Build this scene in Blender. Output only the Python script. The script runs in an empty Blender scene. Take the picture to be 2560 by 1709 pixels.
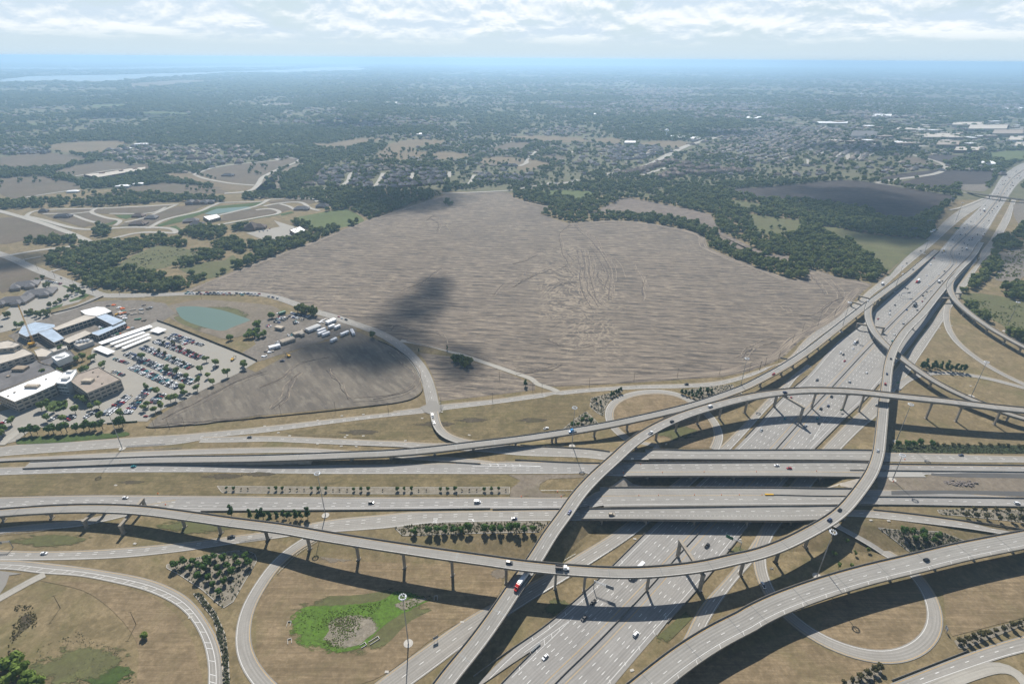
import bpy, bmesh, math, random
import numpy as np
from mathutils import Vector, Matrix
random.seed(7); rng = np.random.default_rng(7)
SC = bpy.context.scene
COL = SC.collection

# ------------------------------------------------------------------ camera
CAM_F, CAM_YH, CAM_ROLL, CAM_H = 1380.0, 147.0, math.radians(0.4), 330.0
CAM_TH = math.atan((854.5 - CAM_YH) / CAM_F)
cd = bpy.data.cameras.new('camera'); cam = bpy.data.objects.new('camera', cd); COL.objects.link(cam)
cd.sensor_fit = 'HORIZONTAL'; cd.sensor_width = 36.0; cd.lens = 36.0 * CAM_F / 2560.0
cd.clip_start = 1.0; cd.clip_end = 120000.0
fw = Vector((0, math.cos(CAM_TH), -math.sin(CAM_TH))); up0 = Vector((0, math.sin(CAM_TH), math.cos(CAM_TH))); rt0 = Vector((1, 0, 0))
rt = rt0 * math.cos(CAM_ROLL) + up0 * math.sin(CAM_ROLL)
up = up0 * math.cos(CAM_ROLL) - rt0 * math.sin(CAM_ROLL)
cam.matrix_world = Matrix(((rt.x, up.x, -fw.x, 0), (rt.y, up.y, -fw.y, 0), (rt.z, up.z, -fw.z, CAM_H), (0, 0, 0, 1)))
SC.camera = cam

# ------------------------------------------------------------------ sky, sun, exposure
SUN_EL, SUN_DIR = math.radians(45.8), Vector((-0.122, 0.9925, 0))      # horizontal direction towards the sun
sd = (SUN_DIR.normalized() * math.cos(SUN_EL) + Vector((0, 0, math.sin(SUN_EL))))
sl = bpy.data.lights.new('sun', 'SUN'); sl.energy = 5.0; sl.angle = math.radians(0.53); sl.color = (1.0, 0.945, 0.865)
so = bpy.data.objects.new('sun', sl); COL.objects.link(so); so.rotation_euler = sd.to_track_quat('Z', 'Y').to_euler(); so.location = sd * 3000
W = bpy.data.worlds.new('World'); SC.world = W; W.use_nodes = True
wn, wl = W.node_tree.nodes, W.node_tree.links
for n in list(wn): wn.remove(n)
def WN(t, **k):
    n = wn.new(t)
    for a, b in k.items(): setattr(n, a, b)
    return n
def wmath(op, a, b=None, c=None):
    n = WN('ShaderNodeMath', operation=op)
    for i, v in enumerate((a, b, c)):
        if v is None: continue
        if isinstance(v, (int, float)): n.inputs[i].default_value = v
        else: wl.new(v, n.inputs[i])
    return n.outputs[0]
tc = WN('ShaderNodeTexCoord'); sep = WN('ShaderNodeSeparateXYZ'); wl.new(tc.outputs['Generated'], sep.inputs[0])
zc_ = wmath('MAXIMUM', sep.outputs[2], 0.010)
cmb = WN('ShaderNodeCombineXYZ'); wl.new(sep.outputs[0], cmb.inputs[0]); wl.new(sep.outputs[1], cmb.inputs[1]); wl.new(zc_, cmb.inputs[2])
sky = WN('ShaderNodeTexSky', sky_type='NISHITA', sun_disc=False); sky.sun_elevation = SUN_EL
sky.sun_rotation = math.atan2(SUN_DIR.x, SUN_DIR.y); sky.altitude = 300; sky.air_density = 1.0; sky.dust_density = 0.7; sky.ozone_density = 1.5
wl.new(cmb.outputs[0], sky.inputs[0])
def wrange(v, a, b, c=0.0, d=1.0, sm=True):
    n = WN('ShaderNodeMapRange'); n.interpolation_type = 'SMOOTHSTEP' if sm else 'LINEAR'; wl.new(v, n.inputs[0])
    for i, q in enumerate((a, b, c, d)): n.inputs[i + 1].default_value = q
    return n.outputs[0]
def wmix(f, a, b):
    n = WN('ShaderNodeMixRGB')
    for i, q in enumerate((f, a, b)):
        if isinstance(q, tuple): n.inputs[i].default_value = (*q, 1)
        else: wl.new(q, n.inputs[i])
    return n.outputs[0]
# broken cumulus: rows of small heaps near the horizon, thinning out overhead
az = wmath('ARCTAN2', sep.outputs[0], sep.outputs[1])
def cloudn(dz, scale, sx, sy, seed, det=8):
    lz = wmath('LOGARITHM', wmath('ADD', wmath('ADD', zc_, dz), 0.012), 2.718)
    c = WN('ShaderNodeCombineXYZ'); wl.new(wmath('MULTIPLY', az, sx), c.inputs[0]); wl.new(wmath('MULTIPLY', lz, sy), c.inputs[1]); c.inputs[2].default_value = seed
    n = WN('ShaderNodeTexNoise'); n.inputs['Scale'].default_value = scale; n.inputs['Detail'].default_value = det; n.inputs['Roughness'].default_value = .62; n.inputs['Distortion'].default_value = .25; wl.new(c.outputs[0], n.inputs['Vector']); return n.outputs[0]
def cl2(dz): return wmath('ADD', wmath('MULTIPLY', cloudn(dz, 1.0, 2.6, .8, 4.4, 2), .4), wmath('MULTIPLY', cloudn(dz, 1.0, 10.0, 1.5, 2.9, 12), .6))
nA = cl2(0.0); nB = cl2(-0.007)
thin = wrange(zc_, .08, .45, 0.0, .17)
dens = wmath('SUBTRACT', nA, thin)
cov = wrange(dens, .40, .53); low = wrange(zc_, .014, .040); covm = wmath('MULTIPLY', cov, low)
lit = wrange(wmath('SUBTRACT', nA, nB), -.05, .07)
ccol = wmix(lit, (8.4, 10.0, 11.6), (12.9, 13.3, 13.5))
veil = wmix(wrange(zc_, .0, .26, .95, .0), sky.outputs[0], (8.1, 9.9, 11.2))
mixc = wmix(wmath('MULTIPLY', covm, .88), veil, ccol)
bg = WN('ShaderNodeBackground'); bg.inputs[1].default_value = 0.06; wl.new(mixc, bg.inputs[0])
wo = WN('ShaderNodeOutputWorld'); wl.new(bg.outputs[0], wo.inputs[0])
SC.view_settings.view_transform = 'Standard'; SC.view_settings.look = 'None'; SC.view_settings.gamma = 1.0; SC.view_settings.exposure = 0.43
SC.view_settings.use_curve_mapping = False
SC.cycles.max_bounces = 5; SC.cycles.diffuse_bounces = 2; SC.cycles.glossy_bounces = 2; SC.cycles.transparent_max_bounces = 12
SC.cycles.volume_bounces = 1; SC.cycles.use_denoising = True

# ------------------------------------------------------------------ pixel -> place
CT, ST, CR, SR = math.cos(CAM_TH), math.sin(CAM_TH), math.cos(CAM_ROLL), math.sin(CAM_ROLL)
def P(u, v, z=0.0):
    x = (u - 1280) / CAM_F; y = -(v - 854.5) / CAM_F
    xr = x * CR - y * SR; yr = x * SR + y * CR
    t = (z - CAM_H) / (-ST + yr * CT)
    return np.array([xr * t, (CT + yr * ST) * t, z])
def pix(p):
    X, Y, Z = p[0], p[1], p[2] - CAM_H
    d = Y * CT - Z * ST; yr = (Y * ST + Z * CT) / d; xr = X / d
    return 1280 + (xr * CR + yr * SR) * CAM_F, 854.5 - (-xr * SR + yr * CR) * CAM_F
U0 = (0, 640, 1280, 1860)
A = lambda i, *q: [(U0[i] + x * .3885, 1100 + y * .3885) for x, y in q]
B = lambda i, *q: [(U0[i] + x * .3507, 650 + y * .3507) for x, y in q]
C = lambda i, *q: [(U0[i] + x * .3189, 280 + y * .3189) for x, y in q]
DU = ((0, 1020), (480, 1020), (960, 1020), (1440, 1080), (2040, 1060))
D = lambda i, *q: [(DU[i][0] + x * .2214, DU[i][1] + y * .2214) for x, y in q]

# ------------------------------------------------------------------ lie of the land: a low ridge carries the east-west highway over the freeway
ZR = 7.0
YN = P(1800, 1122, ZR)[1]; YS = P(1800, 1304, ZR)[1]
_l1, _l2 = P(1330, 1490), P(1700, 1085)           # west foot of the freeway cutting
_r1, _r2 = P(1890, 1420), P(2245, 1000)           # east foot
def xl(y): return _l1[0] + (y - _l1[1]) * (_l2[0] - _l1[0]) / (_l2[1] - _l1[1])
def xr_(y): return _r1[0] + (y - _r1[1]) * (_r2[0] - _r1[0]) / (_r2[1] - _r1[1])
YM = 0.5 * (YN + YS); X75 = 0.5 * (xl(YM) + xr_(YM))
def smooth(t):
    t = np.clip(t, 0, 1); return t * t * (3 - 2 * t)
def zew(x): return ZR * smooth(1 - (np.abs(x - X75) - 95) / 300.0)
def hland(x, y):
    ys_ = YS - 15.0 * smooth((X75 - 75 - x) / 50.0)
    s = np.clip(1 - np.maximum(np.maximum(y - YN, ys_ - y), 0) / 22.0, 0, 1)
    r = zew(x) * s
    d = np.maximum(np.maximum(xl(y) - x, x - xr_(y)), 0)
    return np.minimum(r, d / 2.0)
def G(u, v, f=hland, dz=0.0):
    z = 0.0
    for _ in range(8):
        p = P(u, v, z + dz); z = float(f(p[0], p[1])) if f is hland else float(f(p[0]))
    return P(u, v, z + dz)
def GW(pts): return [G(*q) for q in pts]

# ------------------------------------------------------------------ mesh helpers
MATS = {}
def setp(o, label=None, cat=None, group=None, kind=None):
    if label: o['label'] = label
    if cat: o['category'] = cat
    if group: o['group'] = group
    if kind: o['kind'] = kind
    return o
def obj(name, data, parent=None):
    o = bpy.data.objects.new(name, data); COL.objects.link(o)
    if parent is not None: o.parent = parent
    return o
def me(name, V, F, mats, smooth_=False, uv=None, midx=None):
    m = bpy.data.meshes.new(name)
    m.from_pydata([tuple(map(float, v)) for v in V], [], [tuple(map(int, f)) for f in F])
    for a in ([mats] if isinstance(mats, str) else mats): m.materials.append(MATS[a])
    if midx is not None: m.polygons.foreach_set('material_index', list(midx))
    if smooth_: m.polygons.foreach_set('use_smooth', [True] * len(m.polygons))
    if uv is not None:
        ul = m.uv_layers.new(name='UVMap'); li = np.zeros(len(m.loops), dtype=np.int32); m.loops.foreach_get('vertex_index', li)
        ul.data.foreach_set('uv', np.asarray(uv, dtype=np.float32)[li].ravel())
    m.update(); return m
def mesh(name, V, F, mats, parent=None, **k): return obj(name, me(name, V, F, mats, **k), parent)
def thing(name, loc=(0, 0, 0), rz=0.0):
    o = obj(name, None); o.empty_display_size = 1; o.location = loc; o.rotation_euler = (0, 0, rz); return o
class MB:
    def __init__(s): s.V = []; s.F = []; s.M = []
    def add(s, V, F, m=0):
        n = len(s.V); s.V += [tuple(v) for v in V]; s.F += [tuple(i + n for i in f) for f in F]; s.M += [m] * len(F); return s
    def box(s, cx, cy, cz, sx, sy, sz, rz=0.0, m=0):
        c, n = math.cos(rz), math.sin(rz); V = []
        for k in (-.5, .5):
            for (i, j) in ((-.5, -.5), (.5, -.5), (.5, .5), (-.5, .5)):
                x, y = i * sx, j * sy; V.append((cx + x * c - y * n, cy + x * n + y * c, cz + k * sz))
        return s.add(V, [(3, 2, 1, 0), (4, 5, 6, 7), (0, 1, 5, 4), (1, 2, 6, 5), (2, 3, 7, 6), (3, 0, 4, 7)], m)
    def loft(s, rings, m=0, cap=True):
        n = len(rings[0]); V = [p for r in rings for p in r]; F = []
        for k in range(len(rings) - 1):
            for i in range(n): j = (i + 1) % n; F.append((k * n + i, k * n + j, (k + 1) * n + j, (k + 1) * n + i))
        if cap: F.append(tuple(range(n - 1, -1, -1))); F.append(tuple((len(rings) - 1) * n + i for i in range(n)))
        return s.add(V, F, m)
    def tube(s, a, b, r0, r1=None, n=6, m=0):
        a, b = Vector(a), Vector(b); r1 = r0 if r1 is None else r1; d = (b - a).normalized()
        x = d.orthogonal().normalized(); y = d.cross(x)
        R = [[tuple(p + (x * math.cos(t) + y * math.sin(t)) * r) for t in [2 * math.pi * i / n for i in range(n)]] for p, r in ((a, r0), (b, r1))]
        return s.loft(R, m)
    def data(s, name, mats, sm=False): return me(name, s.V, s.F, mats, midx=s.M, smooth_=sm)
    def build(s, name, mats, parent=None, sm=False): return obj(name, s.data(name, mats, sm), parent)

def catmull(pts, n=14):
    p = np.array(pts, float)
    if len(p) == 2: return p
    p = np.vstack([2 * p[0] - p[1], p, 2 * p[-1] - p[-2]]); out = []
    for i in range(1, len(p) - 2):
        for t in np.linspace(0, 1, n, endpoint=False):
            a, b, c, d = p[i - 1], p[i], p[i + 1], p[i + 2]
            out.append(.5 * (2 * b + (c - a) * t + (2 * a - 5 * b + 4 * c - d) * t * t + (3 * b - a - 3 * c + d) * t ** 3))
    out.append(p[-2]); return np.array(out)
def resample(p, ds):
    p = np.asarray(p, float); d = np.r_[0, np.cumsum(np.linalg.norm(np.diff(p[:, :2], axis=0), axis=1))]
    n = max(2, int(round(d[-1] / ds)) + 1); s = np.linspace(0, d[-1], n)
    return np.stack([np.interp(s, d, p[:, k]) for k in range(p.shape[1])], 1)
def gsmooth(p, k):
    for _ in range(k):
        q = p.copy(); q[1:-1] = .25 * p[:-2] + .5 * p[1:-1] + .25 * p[2:]; p = q
    return p
def path(pts, ds=5.0, sm=6): return gsmooth(resample(catmull(pts), ds), sm)
def normals(p):
    t = np.gradient(p[:, :2], axis=0); t /= np.linalg.norm(t, axis=1)[:, None] + 1e-9
    return np.stack([t[:, 1], -t[:, 0]], 1), t           # normal points to the right of travel
def arclen(p): return np.r_[0, np.cumsum(np.linalg.norm(np.diff(p[:, :2], axis=0), axis=1))]
def sweep(name, p, prof, mat, parent=None, hw=1.0, closed=False, uvs=True, smooth_=False, ends=False):
    """prof: list of (a, b, dz): lateral offset a*hw+b."""
    p = np.asarray(p, float); nrm, _ = normals(p); hw = np.broadcast_to(np.asarray(hw, float), (len(p),)); s = arclen(p); n = len(prof)
    V, UV, F = [], [], []
    for i in range(len(p)):
        for a, b, dz in prof:
            o = a * hw[i] + b; V.append((p[i, 0] + nrm[i, 0] * o, p[i, 1] + nrm[i, 1] * o, p[i, 2] + dz)); UV.append((s[i], o))
    for i in range(len(p) - 1):
        for j in range(n if closed else n - 1):
            k = (j + 1) % n; F.append((i * n + j, i * n + k, (i + 1) * n + k, (i + 1) * n + j))
    if ends and closed: F.append(tuple(range(n))); F.append(tuple((len(p) - 1) * n + j for j in range(n - 1, -1, -1)))
    return mesh(name, V, F, mat, parent, uv=UV if uvs else None, smooth_=smooth_)
def sub(p, s0, s1):
    s = arclen(p); s1 = min(s1, s[-1]); q = [s0] + [x for x in s if s0 + .01 < x < s1 - .01] + [s1]
    return np.stack([np.interp(q, s, p[:, k]) for k in range(p.shape[1])], 1)
def strips(p, off, length, cycle, w, dz, s0=0, s1=None, V=None, F=None):
    """painted dashes (cycle>0) or a solid line along a path, appended to V, F."""
    nrm, _ = normals(p); s = arclen(p); s1 = s[-1] if s1 is None else s1; off = np.broadcast_to(np.asarray(off, float), (len(p),))
    def ring(q):
        c = [np.interp(q, s, p[:, k]) for k in range(3)]; nx, ny = np.interp(q, s, nrm[:, 0]), np.interp(q, s, nrm[:, 1]); o = np.interp(q, s, off)
        return [(c[0] + nx * (o + e), c[1] + ny * (o + e), c[2] + dz) for e in (-w / 2, w / 2)]
    if cycle:
        q = s0 + cycle * .3
        while q + length < s1:
            n = len(V); V += ring(q) + ring(q + length); F.append((n, n + 1, n + 3, n + 2)); q += cycle
    else:
        qs = [s0] + [x for x in s if s0 < x < s1] + [s1]
        for a, b in zip(qs[:-1], qs[1:]):
            n = len(V); V += ring(a) + ring(b); F.append((n, n + 1, n + 3, n + 2))
def edge2(top, bot, f=hland, ds=5.0, sm=4, lift=0.15):
    """a road given by its two edges in the photograph -> centre path, half width."""
    a = resample(catmull([G(*q, f) for q in top], 8), 2.0); b = resample(catmull([G(*q, f) for q in bot], 8), 2.0)
    n = max(8, int(max(arclen(a)[-1], arclen(b)[-1]) / ds))
    def fr(p): 
        s = arclen(p); q = np.linspace(0, s[-1], n); return np.stack([np.interp(q, s, p[:, k]) for k in range(3)], 1)
    A_, B_ = gsmooth(a, 10), gsmooth(b, 10); a, b = fr(a), fr(b); c = gsmooth(.5 * (a + b), 8)
    for it in range(3):
        nn, tt = normals(c); oa, ob = [], []
        for i in range(len(c)):
            for E_, out in ((A_, oa), (B_, ob)):
                d = E_[:, :2] - c[i, :2]; r = np.hypot(d[:, 0], d[:, 1]); lon = np.abs(d @ tt[i]) + .15 * np.maximum(0, r - r.min() * 1.6); j = int(np.argmin(lon)); out.append(d[j] @ nn[i])
        oa, ob = gsmooth(np.array(oa)[:, None], sm)[:, 0], gsmooth(np.array(ob)[:, None], sm)[:, 0]
        c[:, :2] += nn * (.5 * (oa + ob))[:, None]; c = gsmooth(c, 2)
    hw = gsmooth(np.abs(.5 * (ob - oa))[:, None], sm)[:, 0]
    c[:, 2] = (f(c[:, 0], c[:, 1]) if f is hland else f(c[:, 0])) + lift
    return c, hw
# ------------------------------------------------------------------ materials
class NB:
    """small node builder"""
    def __init__(s, name):
        s.m = bpy.data.materials.new(name); s.m.use_nodes = True; s.n = s.m.node_tree.nodes; s.l = s.m.node_tree.links
        s.b = s.n['Principled BSDF']; s.b.inputs['Roughness'].default_value = .9; s.b.inputs['Specular IOR Level'].default_value = .25; MATS[name] = s.m
    def new(s, t, **k):
        n = s.n.new(t)
        for a, b in k.items(): setattr(n, a, b)
        return n
    def put(s, sock, v):
        if isinstance(v, bpy.types.NodeSocket): s.l.new(v, sock)
        elif isinstance(v, tuple) and len(v) == 3 and sock.type == 'RGBA': sock.default_value = (*v, 1)
        else: sock.default_value = v
    def coord(s, kind='Object', scale=(1, 1, 1), rot=(0, 0, 0)):
        t = s.new('ShaderNodeTexCoord') ; mp = s.new('ShaderNodeMapping'); mp.inputs['Scale'].default_value = scale; mp.inputs['Rotation'].default_value = rot
        s.l.new(t.outputs[kind], mp.inputs['Vector']); return mp.outputs[0]
    def world(s, scale=(1, 1, 1), rot=(0, 0, 0)):
        t = s.new('ShaderNodeNewGeometry'); mp = s.new('ShaderNodeMapping'); mp.inputs['Scale'].default_value = scale; mp.inputs['Rotation'].default_value = rot
        s.l.new(t.outputs['Position'], mp.inputs['Vector']); return mp.outputs[0]
    def noise(s, vec, scale, detail=4, rough=.6, dist=0.0):
        n = s.new('ShaderNodeTexNoise'); s.put(n.inputs['Vector'], vec); n.inputs['Scale'].default_value = scale; n.inputs['Detail'].default_value = detail
        n.inputs['Roughness'].default_value = rough; n.inputs['Distortion'].default_value = dist; return n.outputs[0]
    def wave(s, vec, scale, dist=0, detail=2, dscale=1.0, drough=.5, prof='SIN', direction='X'):
        n = s.new('ShaderNodeTexWave', bands_direction=direction, wave_profile=prof); s.put(n.inputs['Vector'], vec); n.inputs['Scale'].default_value = scale
        n.inputs['Distortion'].default_value = dist; n.inputs['Detail'].default_value = detail; n.inputs['Detail Scale'].default_value = dscale; n.inputs['Detail Roughness'].default_value = drough; return n.outputs['Fac']
    def rng(s, v, a, b, c=0.0, d=1.0):
        n = s.new('ShaderNodeMapRange'); s.put(n.inputs[0], v); n.inputs[1].default_value = a; n.inputs[2].default_value = b; n.inputs[3].default_value = c; n.inputs[4].default_value = d; return n.outputs[0]
    def mix(s, f, a, b, mode='MIX'):
        n = s.new('ShaderNodeMixRGB', blend_type=mode); s.put(n.inputs[0], f); s.put(n.inputs[1], a); s.put(n.inputs[2], b); return n.outputs[0]
    def math(s, op, a, b=0.0):
        n = s.new('ShaderNodeMath', operation=op); s.put(n.inputs[0], a); s.put(n.inputs[1], b); return n.outputs[0]
    def col(s, v): s.put(s.b.inputs['Base Color'], v); return s
    def rough(s, v): s.put(s.b.inputs['Roughness'], v); return s
    def bump(s, h, strength=.5, dist=.1):
        n = s.new('ShaderNodeBump'); n.inputs['Strength'].default_value = strength; n.inputs['Distance'].default_value = dist; s.put(n.inputs['Height'], h); s.l.new(n.outputs[0], s.b.inputs['Normal']); return s
    def objrand(s): return s.new('ShaderNodeObjectInfo').outputs['Random']

def plain(name, c, rough=.6, metal=0.0, var=.12, scale=.6):
    b = NB(name); n = b.noise(b.world(), scale, 5)
    b.col(b.mix(b.rng(n, .3, .7), tuple(x * (1 - var) for x in c), tuple(min(.95, x * (1 + var)) for x in c))); b.rough(rough); b.b.inputs['Metallic'].default_value = metal; return b

def concrete(name, c0, c1, lanes=True):
    c0 = tuple(x * .90 for x in c0); c1 = tuple(x * 1.03 for x in c1)
    """worn concrete pavement; UV runs along (metres) and across"""
    b = NB(name); uv = b.coord('UV'); w = b.world()
    big = b.noise(w, .035, 4); fine = b.noise(w, .9, 5, .65)
    streak = b.noise(b.coord('UV', (.012, .9, 1)), 1.0, 5, .65)
    patch = b.noise(b.coord('UV', (.05, .27, 1)), 1.0, 3, .5)
    c = b.mix(b.rng(streak, .3, .72), c0, c1)
    c = b.mix(b.rng(big, .35, .7, 0, .35), c, tuple(x * 1.12 for x in c1))
    c = b.mix(b.rng(patch, .52, .68, 0, .35), c, tuple(x * .86 for x in c0))
    c = b.mix(b.rng(fine, .35, .75, 0, .25), c, tuple(x * .8 for x in c0))
    sx = b.new('ShaderNodeSeparateXYZ'); b.put(sx.inputs[0], uv)
    j = b.math('LESS_THAN', b.math('FRACT', b.math('DIVIDE', sx.outputs[0], 4.6)), .028)
    k = b.math('LESS_THAN', b.math('FRACT', b.math('DIVIDE', sx.outputs[1], 3.66)), .022)
    c = b.mix(b.math('MULTIPLY', b.math('MAXIMUM', j, k), .35), c, tuple(x * .45 for x in c0))
    wp_ = b.math('ABSOLUTE', b.math('SINE', b.math('MULTIPLY', sx.outputs[1], 2 * math.pi / 3.66))); c = b.mix(b.math('MULTIPLY', b.rng(wp_, .3, 1), b.rng(b.noise(b.coord('UV', (.006, .12, 1)), 1.0, 3), .35, .65, .10, .48)), c, tuple(x * .62 for x in c0))
    slab = b.new('ShaderNodeTexWhiteNoise', noise_dimensions='2D'); fl = b.new('ShaderNodeVectorMath', operation='FLOOR'); b.put(fl.inputs[0], b.coord('UV', (1 / 4.6, 1 / 3.66, 1))); b.put(slab.inputs['Vector'], fl.outputs[0])
    c = b.mix(b.rng(slab.outputs[0], 0, 1, 0, .10), c, tuple(x * .75 for x in c0))
    b.col(c).rough(.88); return b
concrete('road_concrete', (.265, .25, .225), (.345, .33, .30))
concrete('freeway_concrete', (.25, .24, .225), (.335, .325, .305))
concrete('deck_concrete', (.255, .245, .225), (.33, .318, .292))
concrete('new_concrete', (.40, .39, .36), (.50, .485, .45))
concrete('old_asphalt', (.10, .10, .10), (.15, .148, .143))
concrete('town_road', (.33, .31, .27), (.42, .40, .355))
b = plain('barrier_concrete', (.20, .185, .16), .9, var=.25, scale=.35)
b = plain('structure_concrete', (.30, .265, .215), .9, var=.2, scale=.25)
b = plain('wall_concrete', (.33, .30, .255), .9, var=.2, scale=.2)
plain('paint_white', (.74, .74, .72), .7, var=.15, scale=.8)
plain('paint_yellow', (.55, .34, .08), .7, var=.2, scale=.8)
plain('steel_galv', (.36, .38, .40), .45, .6)
plain('steel_dark', (.10, .11, .12), .5, .5)
plain('wood_pole', (.10, .085, .065), .9)
plain('lamp_white', (.78, .80, .82), .4)
plain('sign_green', (.01, .12, .06), .5)
plain('sign_back', (.22, .23, .24), .5)
plain('orange_plastic', (.75, .17, .03), .6)
plain('yellow_steel', (.62, .36, .03), .55)
plain('black_fabric', (.012, .012, .013), .9)
plain('kerb_concrete', (.42, .40, .36), .9)
plain('tyre', (.015, .015, .016), .8)
plain('glass_dark', (.02, .03, .04), .12)
for nm, c in (('white', (.80, .81, .82)), ('silver', (.42, .44, .46)), ('black', (.016, .017, .02)), ('grey', (.11, .12, .135)), ('red', (.32, .02, .025)), ('blue', (.03, .06, .20)), ('teal', (.03, .24, .27)), ('tan', (.42, .36, .27)), ('yellow', (.75, .45, .02)), ('darkblue', (.02, .035, .09)), ('skyblue', (.03, .25, .55)), ('brightred', (.55, .025, .02))):
    b = plain('paint_' + nm if nm not in ('white', 'yellow') else 'car_' + nm, c, .28, .0, var=.03); b.b.inputs['Specular IOR Level'].default_value = .5
    MATS['car_' + nm] = b.m

# ---- grass and soil
def grass(name, a, bcol, g, scale=1.0, mow=0.0, rot=0.0):
    b = NB(name); w = b.world()
    big = b.noise(w, .012 * scale, 5, .6); mid = b.noise(w, .075 * scale, 6, .68, .3); fine = b.noise(w, .8, 6, .75); grn = b.noise(w, .02 * scale, 6, .7, .6)
    c = b.mix(b.rng(mid, .38, .62), a, bcol); m4 = b.noise(w, .28, 5, .7, .5)
    c = b.mix(b.rng(big, .44, .62, 0, .65), c, tuple(x * .66 for x in a))
    c = b.mix(b.rng(m4, .48, .66, 0, .55), c, tuple(x * .70 for x in bcol)); c = b.mix(b.rng(m4, .46, .34, 0, .4), c, tuple(min(.9, x * 1.22) for x in a))
    c = b.mix(b.rng(grn, .50, .72, 0, .7), c, g)
    if mow:
        m3 = b.noise(b.world((.05, .9, 1), (0, 0, rot)), .42, 6, .72, 1.2); c = b.mix(b.rng(m3, .46, .66, 0, .6), c, tuple(x * .72 for x in bcol)); c = b.mix(b.rng(m3, .46, .32, 0, mow * 1.6), c, tuple(min(.9, x * 1.25) for x in a))
    c = b.mix(b.rng(fine, .35, .72, 0, .42), c, tuple(x * .55 for x in bcol))
    b.col(c).rough(1); b.bump(fine, .6, .25); return b
grass('grass_verge', (0.268, 0.209, 0.120), (0.154, 0.123, 0.066), (0.112, 0.113, 0.042))
grass('grass_mown', (0.294, 0.223, 0.137), (0.174, 0.132, 0.077), (0.141, 0.128, 0.058), mow=.28)
grass('grass_median', (0.230, 0.182, 0.098), (0.126, 0.104, 0.054), (0.103, 0.100, 0.035), mow=.2)
grass('grass_green', (.075, .115, .030), (.060, .085, .028), (.05, .105, .018), 4)
grass('marsh_green', (.110, .200, .030), (.075, .120, .026), (.110, .220, .026), 7)
grass('meadow', (.135, .140, .058), (.115, .110, .055), (.085, .105, .036), 1)
grass('pasture_tan', (.215, .165, .105), (.170, .132, .082), (.130, .125, .060), 1)
grass('pasture_brown', (.155, .125, .090), (.125, .100, .072), (.100, .098, .055), 1)
grass('pasture_green', (.120, .150, .050), (.100, .120, .045), (.085, .125, .035), 1)
grass('bare_earth', (.235, .200, .155), (.180, .150, .115), (.125, .115, .065), 2)
grass('dirt_lot', (.230, .205, .175), (.165, .145, .122), (.110, .100, .075), 3)
grass('bed_gravel', (.29, .26, .21), (.20, .175, .135), (.14, .13, .075), 10)
grass('forest_floor', (.040, .058, .022), (.055, .062, .030), (.035, .055, .018), 1)
grass('suburb_ground', (.120, .125, .065), (.165, .150, .095), (.085, .105, .04), 2)

def stubble(name, ca, cb, dark, rot, sc=1.0, swirl=1.0, at=None, wk=.08):
    b = NB(name)
    base = b.world((1, 1, 1), (0, 0, rot))
    wig = b.noise(b.world(), .0045, 3, .55)
    sp = b.new('ShaderNodeSeparateXYZ'); b.put(sp.inputs[0], base)
    warp = b.math('MULTIPLY', b.math('SUBTRACT', wig, .5), 28.0 * swirl)
    y = b.math('ADD', sp.outputs[1], warp)
    cm = b.new('ShaderNodeCombineXYZ'); b.put(cm.inputs[0], b.math('MULTIPLY', sp.outputs[0], .016)); b.put(cm.inputs[1], b.math('MULTIPLY', y, 0.20 * sc))
    wv = b.wave(cm.outputs[0], .12, 3.2, 4, 1.1, .62, direction='Y'); rows = b.math('ADD', b.math('MULTIPLY', b.noise(cm.outputs[0], 1.0, 6, .70, .08), 1 - wk), b.math('MULTIPLY', wv, wk))
    cm2 = b.new('ShaderNodeCombineXYZ'); b.put(cm2.inputs[0], b.math('MULTIPLY', sp.outputs[0], .05)); b.put(cm2.inputs[1], b.math('MULTIPLY', y, .30 * sc))
    rows2 = b.noise(cm2.outputs[0], 1.0, 4, .6)
    swp = b.noise(b.world(), .009, 4, .6, 1.2)
    cont = b.math('ABSOLUTE', b.math('SUBTRACT', b.math('FRACT', b.math('MULTIPLY', swp, 16.0)), .5))
    where = b.rng(b.noise(b.world(), .0032, 3, .5), .50, .62)
    if at is not None:
        sg = b.new('ShaderNodeVectorMath', operation='LENGTH'); mp_ = b.new('ShaderNodeMapping', vector_type='TEXTURE'); gp_ = b.new('ShaderNodeNewGeometry'); b.l.new(gp_.outputs['Position'], mp_.inputs[0]); mp_.inputs['Location'].default_value = (*at[:2], 0); mp_.inputs['Scale'].default_value = (*at[2:], 1000); b.l.new(mp_.outputs[0], sg.inputs[0])
        where = b.math('MAXIMUM', b.math('MULTIPLY', where, .5), b.rng(b.math('ADD', sg.outputs['Value'], b.math('MULTIPLY', b.noise(b.world(), .012, 3), .7)), 1.25, .75, 0, 1.4))
    big = b.noise(b.world(), .006, 5, .6); fine = b.noise(b.world(), .35, 5, .7)
    c = b.mix(b.rng(rows, .40, .58), dark, ca)
    c = b.mix(b.rng(rows2, .50, .64, 0, .75), c, cb)
    c = b.mix(b.math('MULTIPLY', b.rng(cont, .30, .46), b.math('MULTIPLY', where, .55 * swirl)), c, cb)
    c = b.mix(b.math('MULTIPLY', b.rng(cont, .12, .0), b.math('MULTIPLY', where, .6 * swirl)), c, dark)
    c = b.mix(b.rng(big, .45, .72, 0, .40), c, dark)
    c = b.mix(b.rng(fine, .4, .75, 0, .3), c, tuple(x * .6 for x in dark))
    b.col(c).rough(1); b.bump(rows, .5, .4); return b
stubble('field_stubble', (.212, .176, .138), (.345, .288, .215), (.076, .066, .058), .10, at=(105., 850., 95., 330.))
stubble('field_side', (.20, .165, .135), (.27, .225, .175), (.11, .09, .078), -.45, 1.0, .5)
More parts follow.
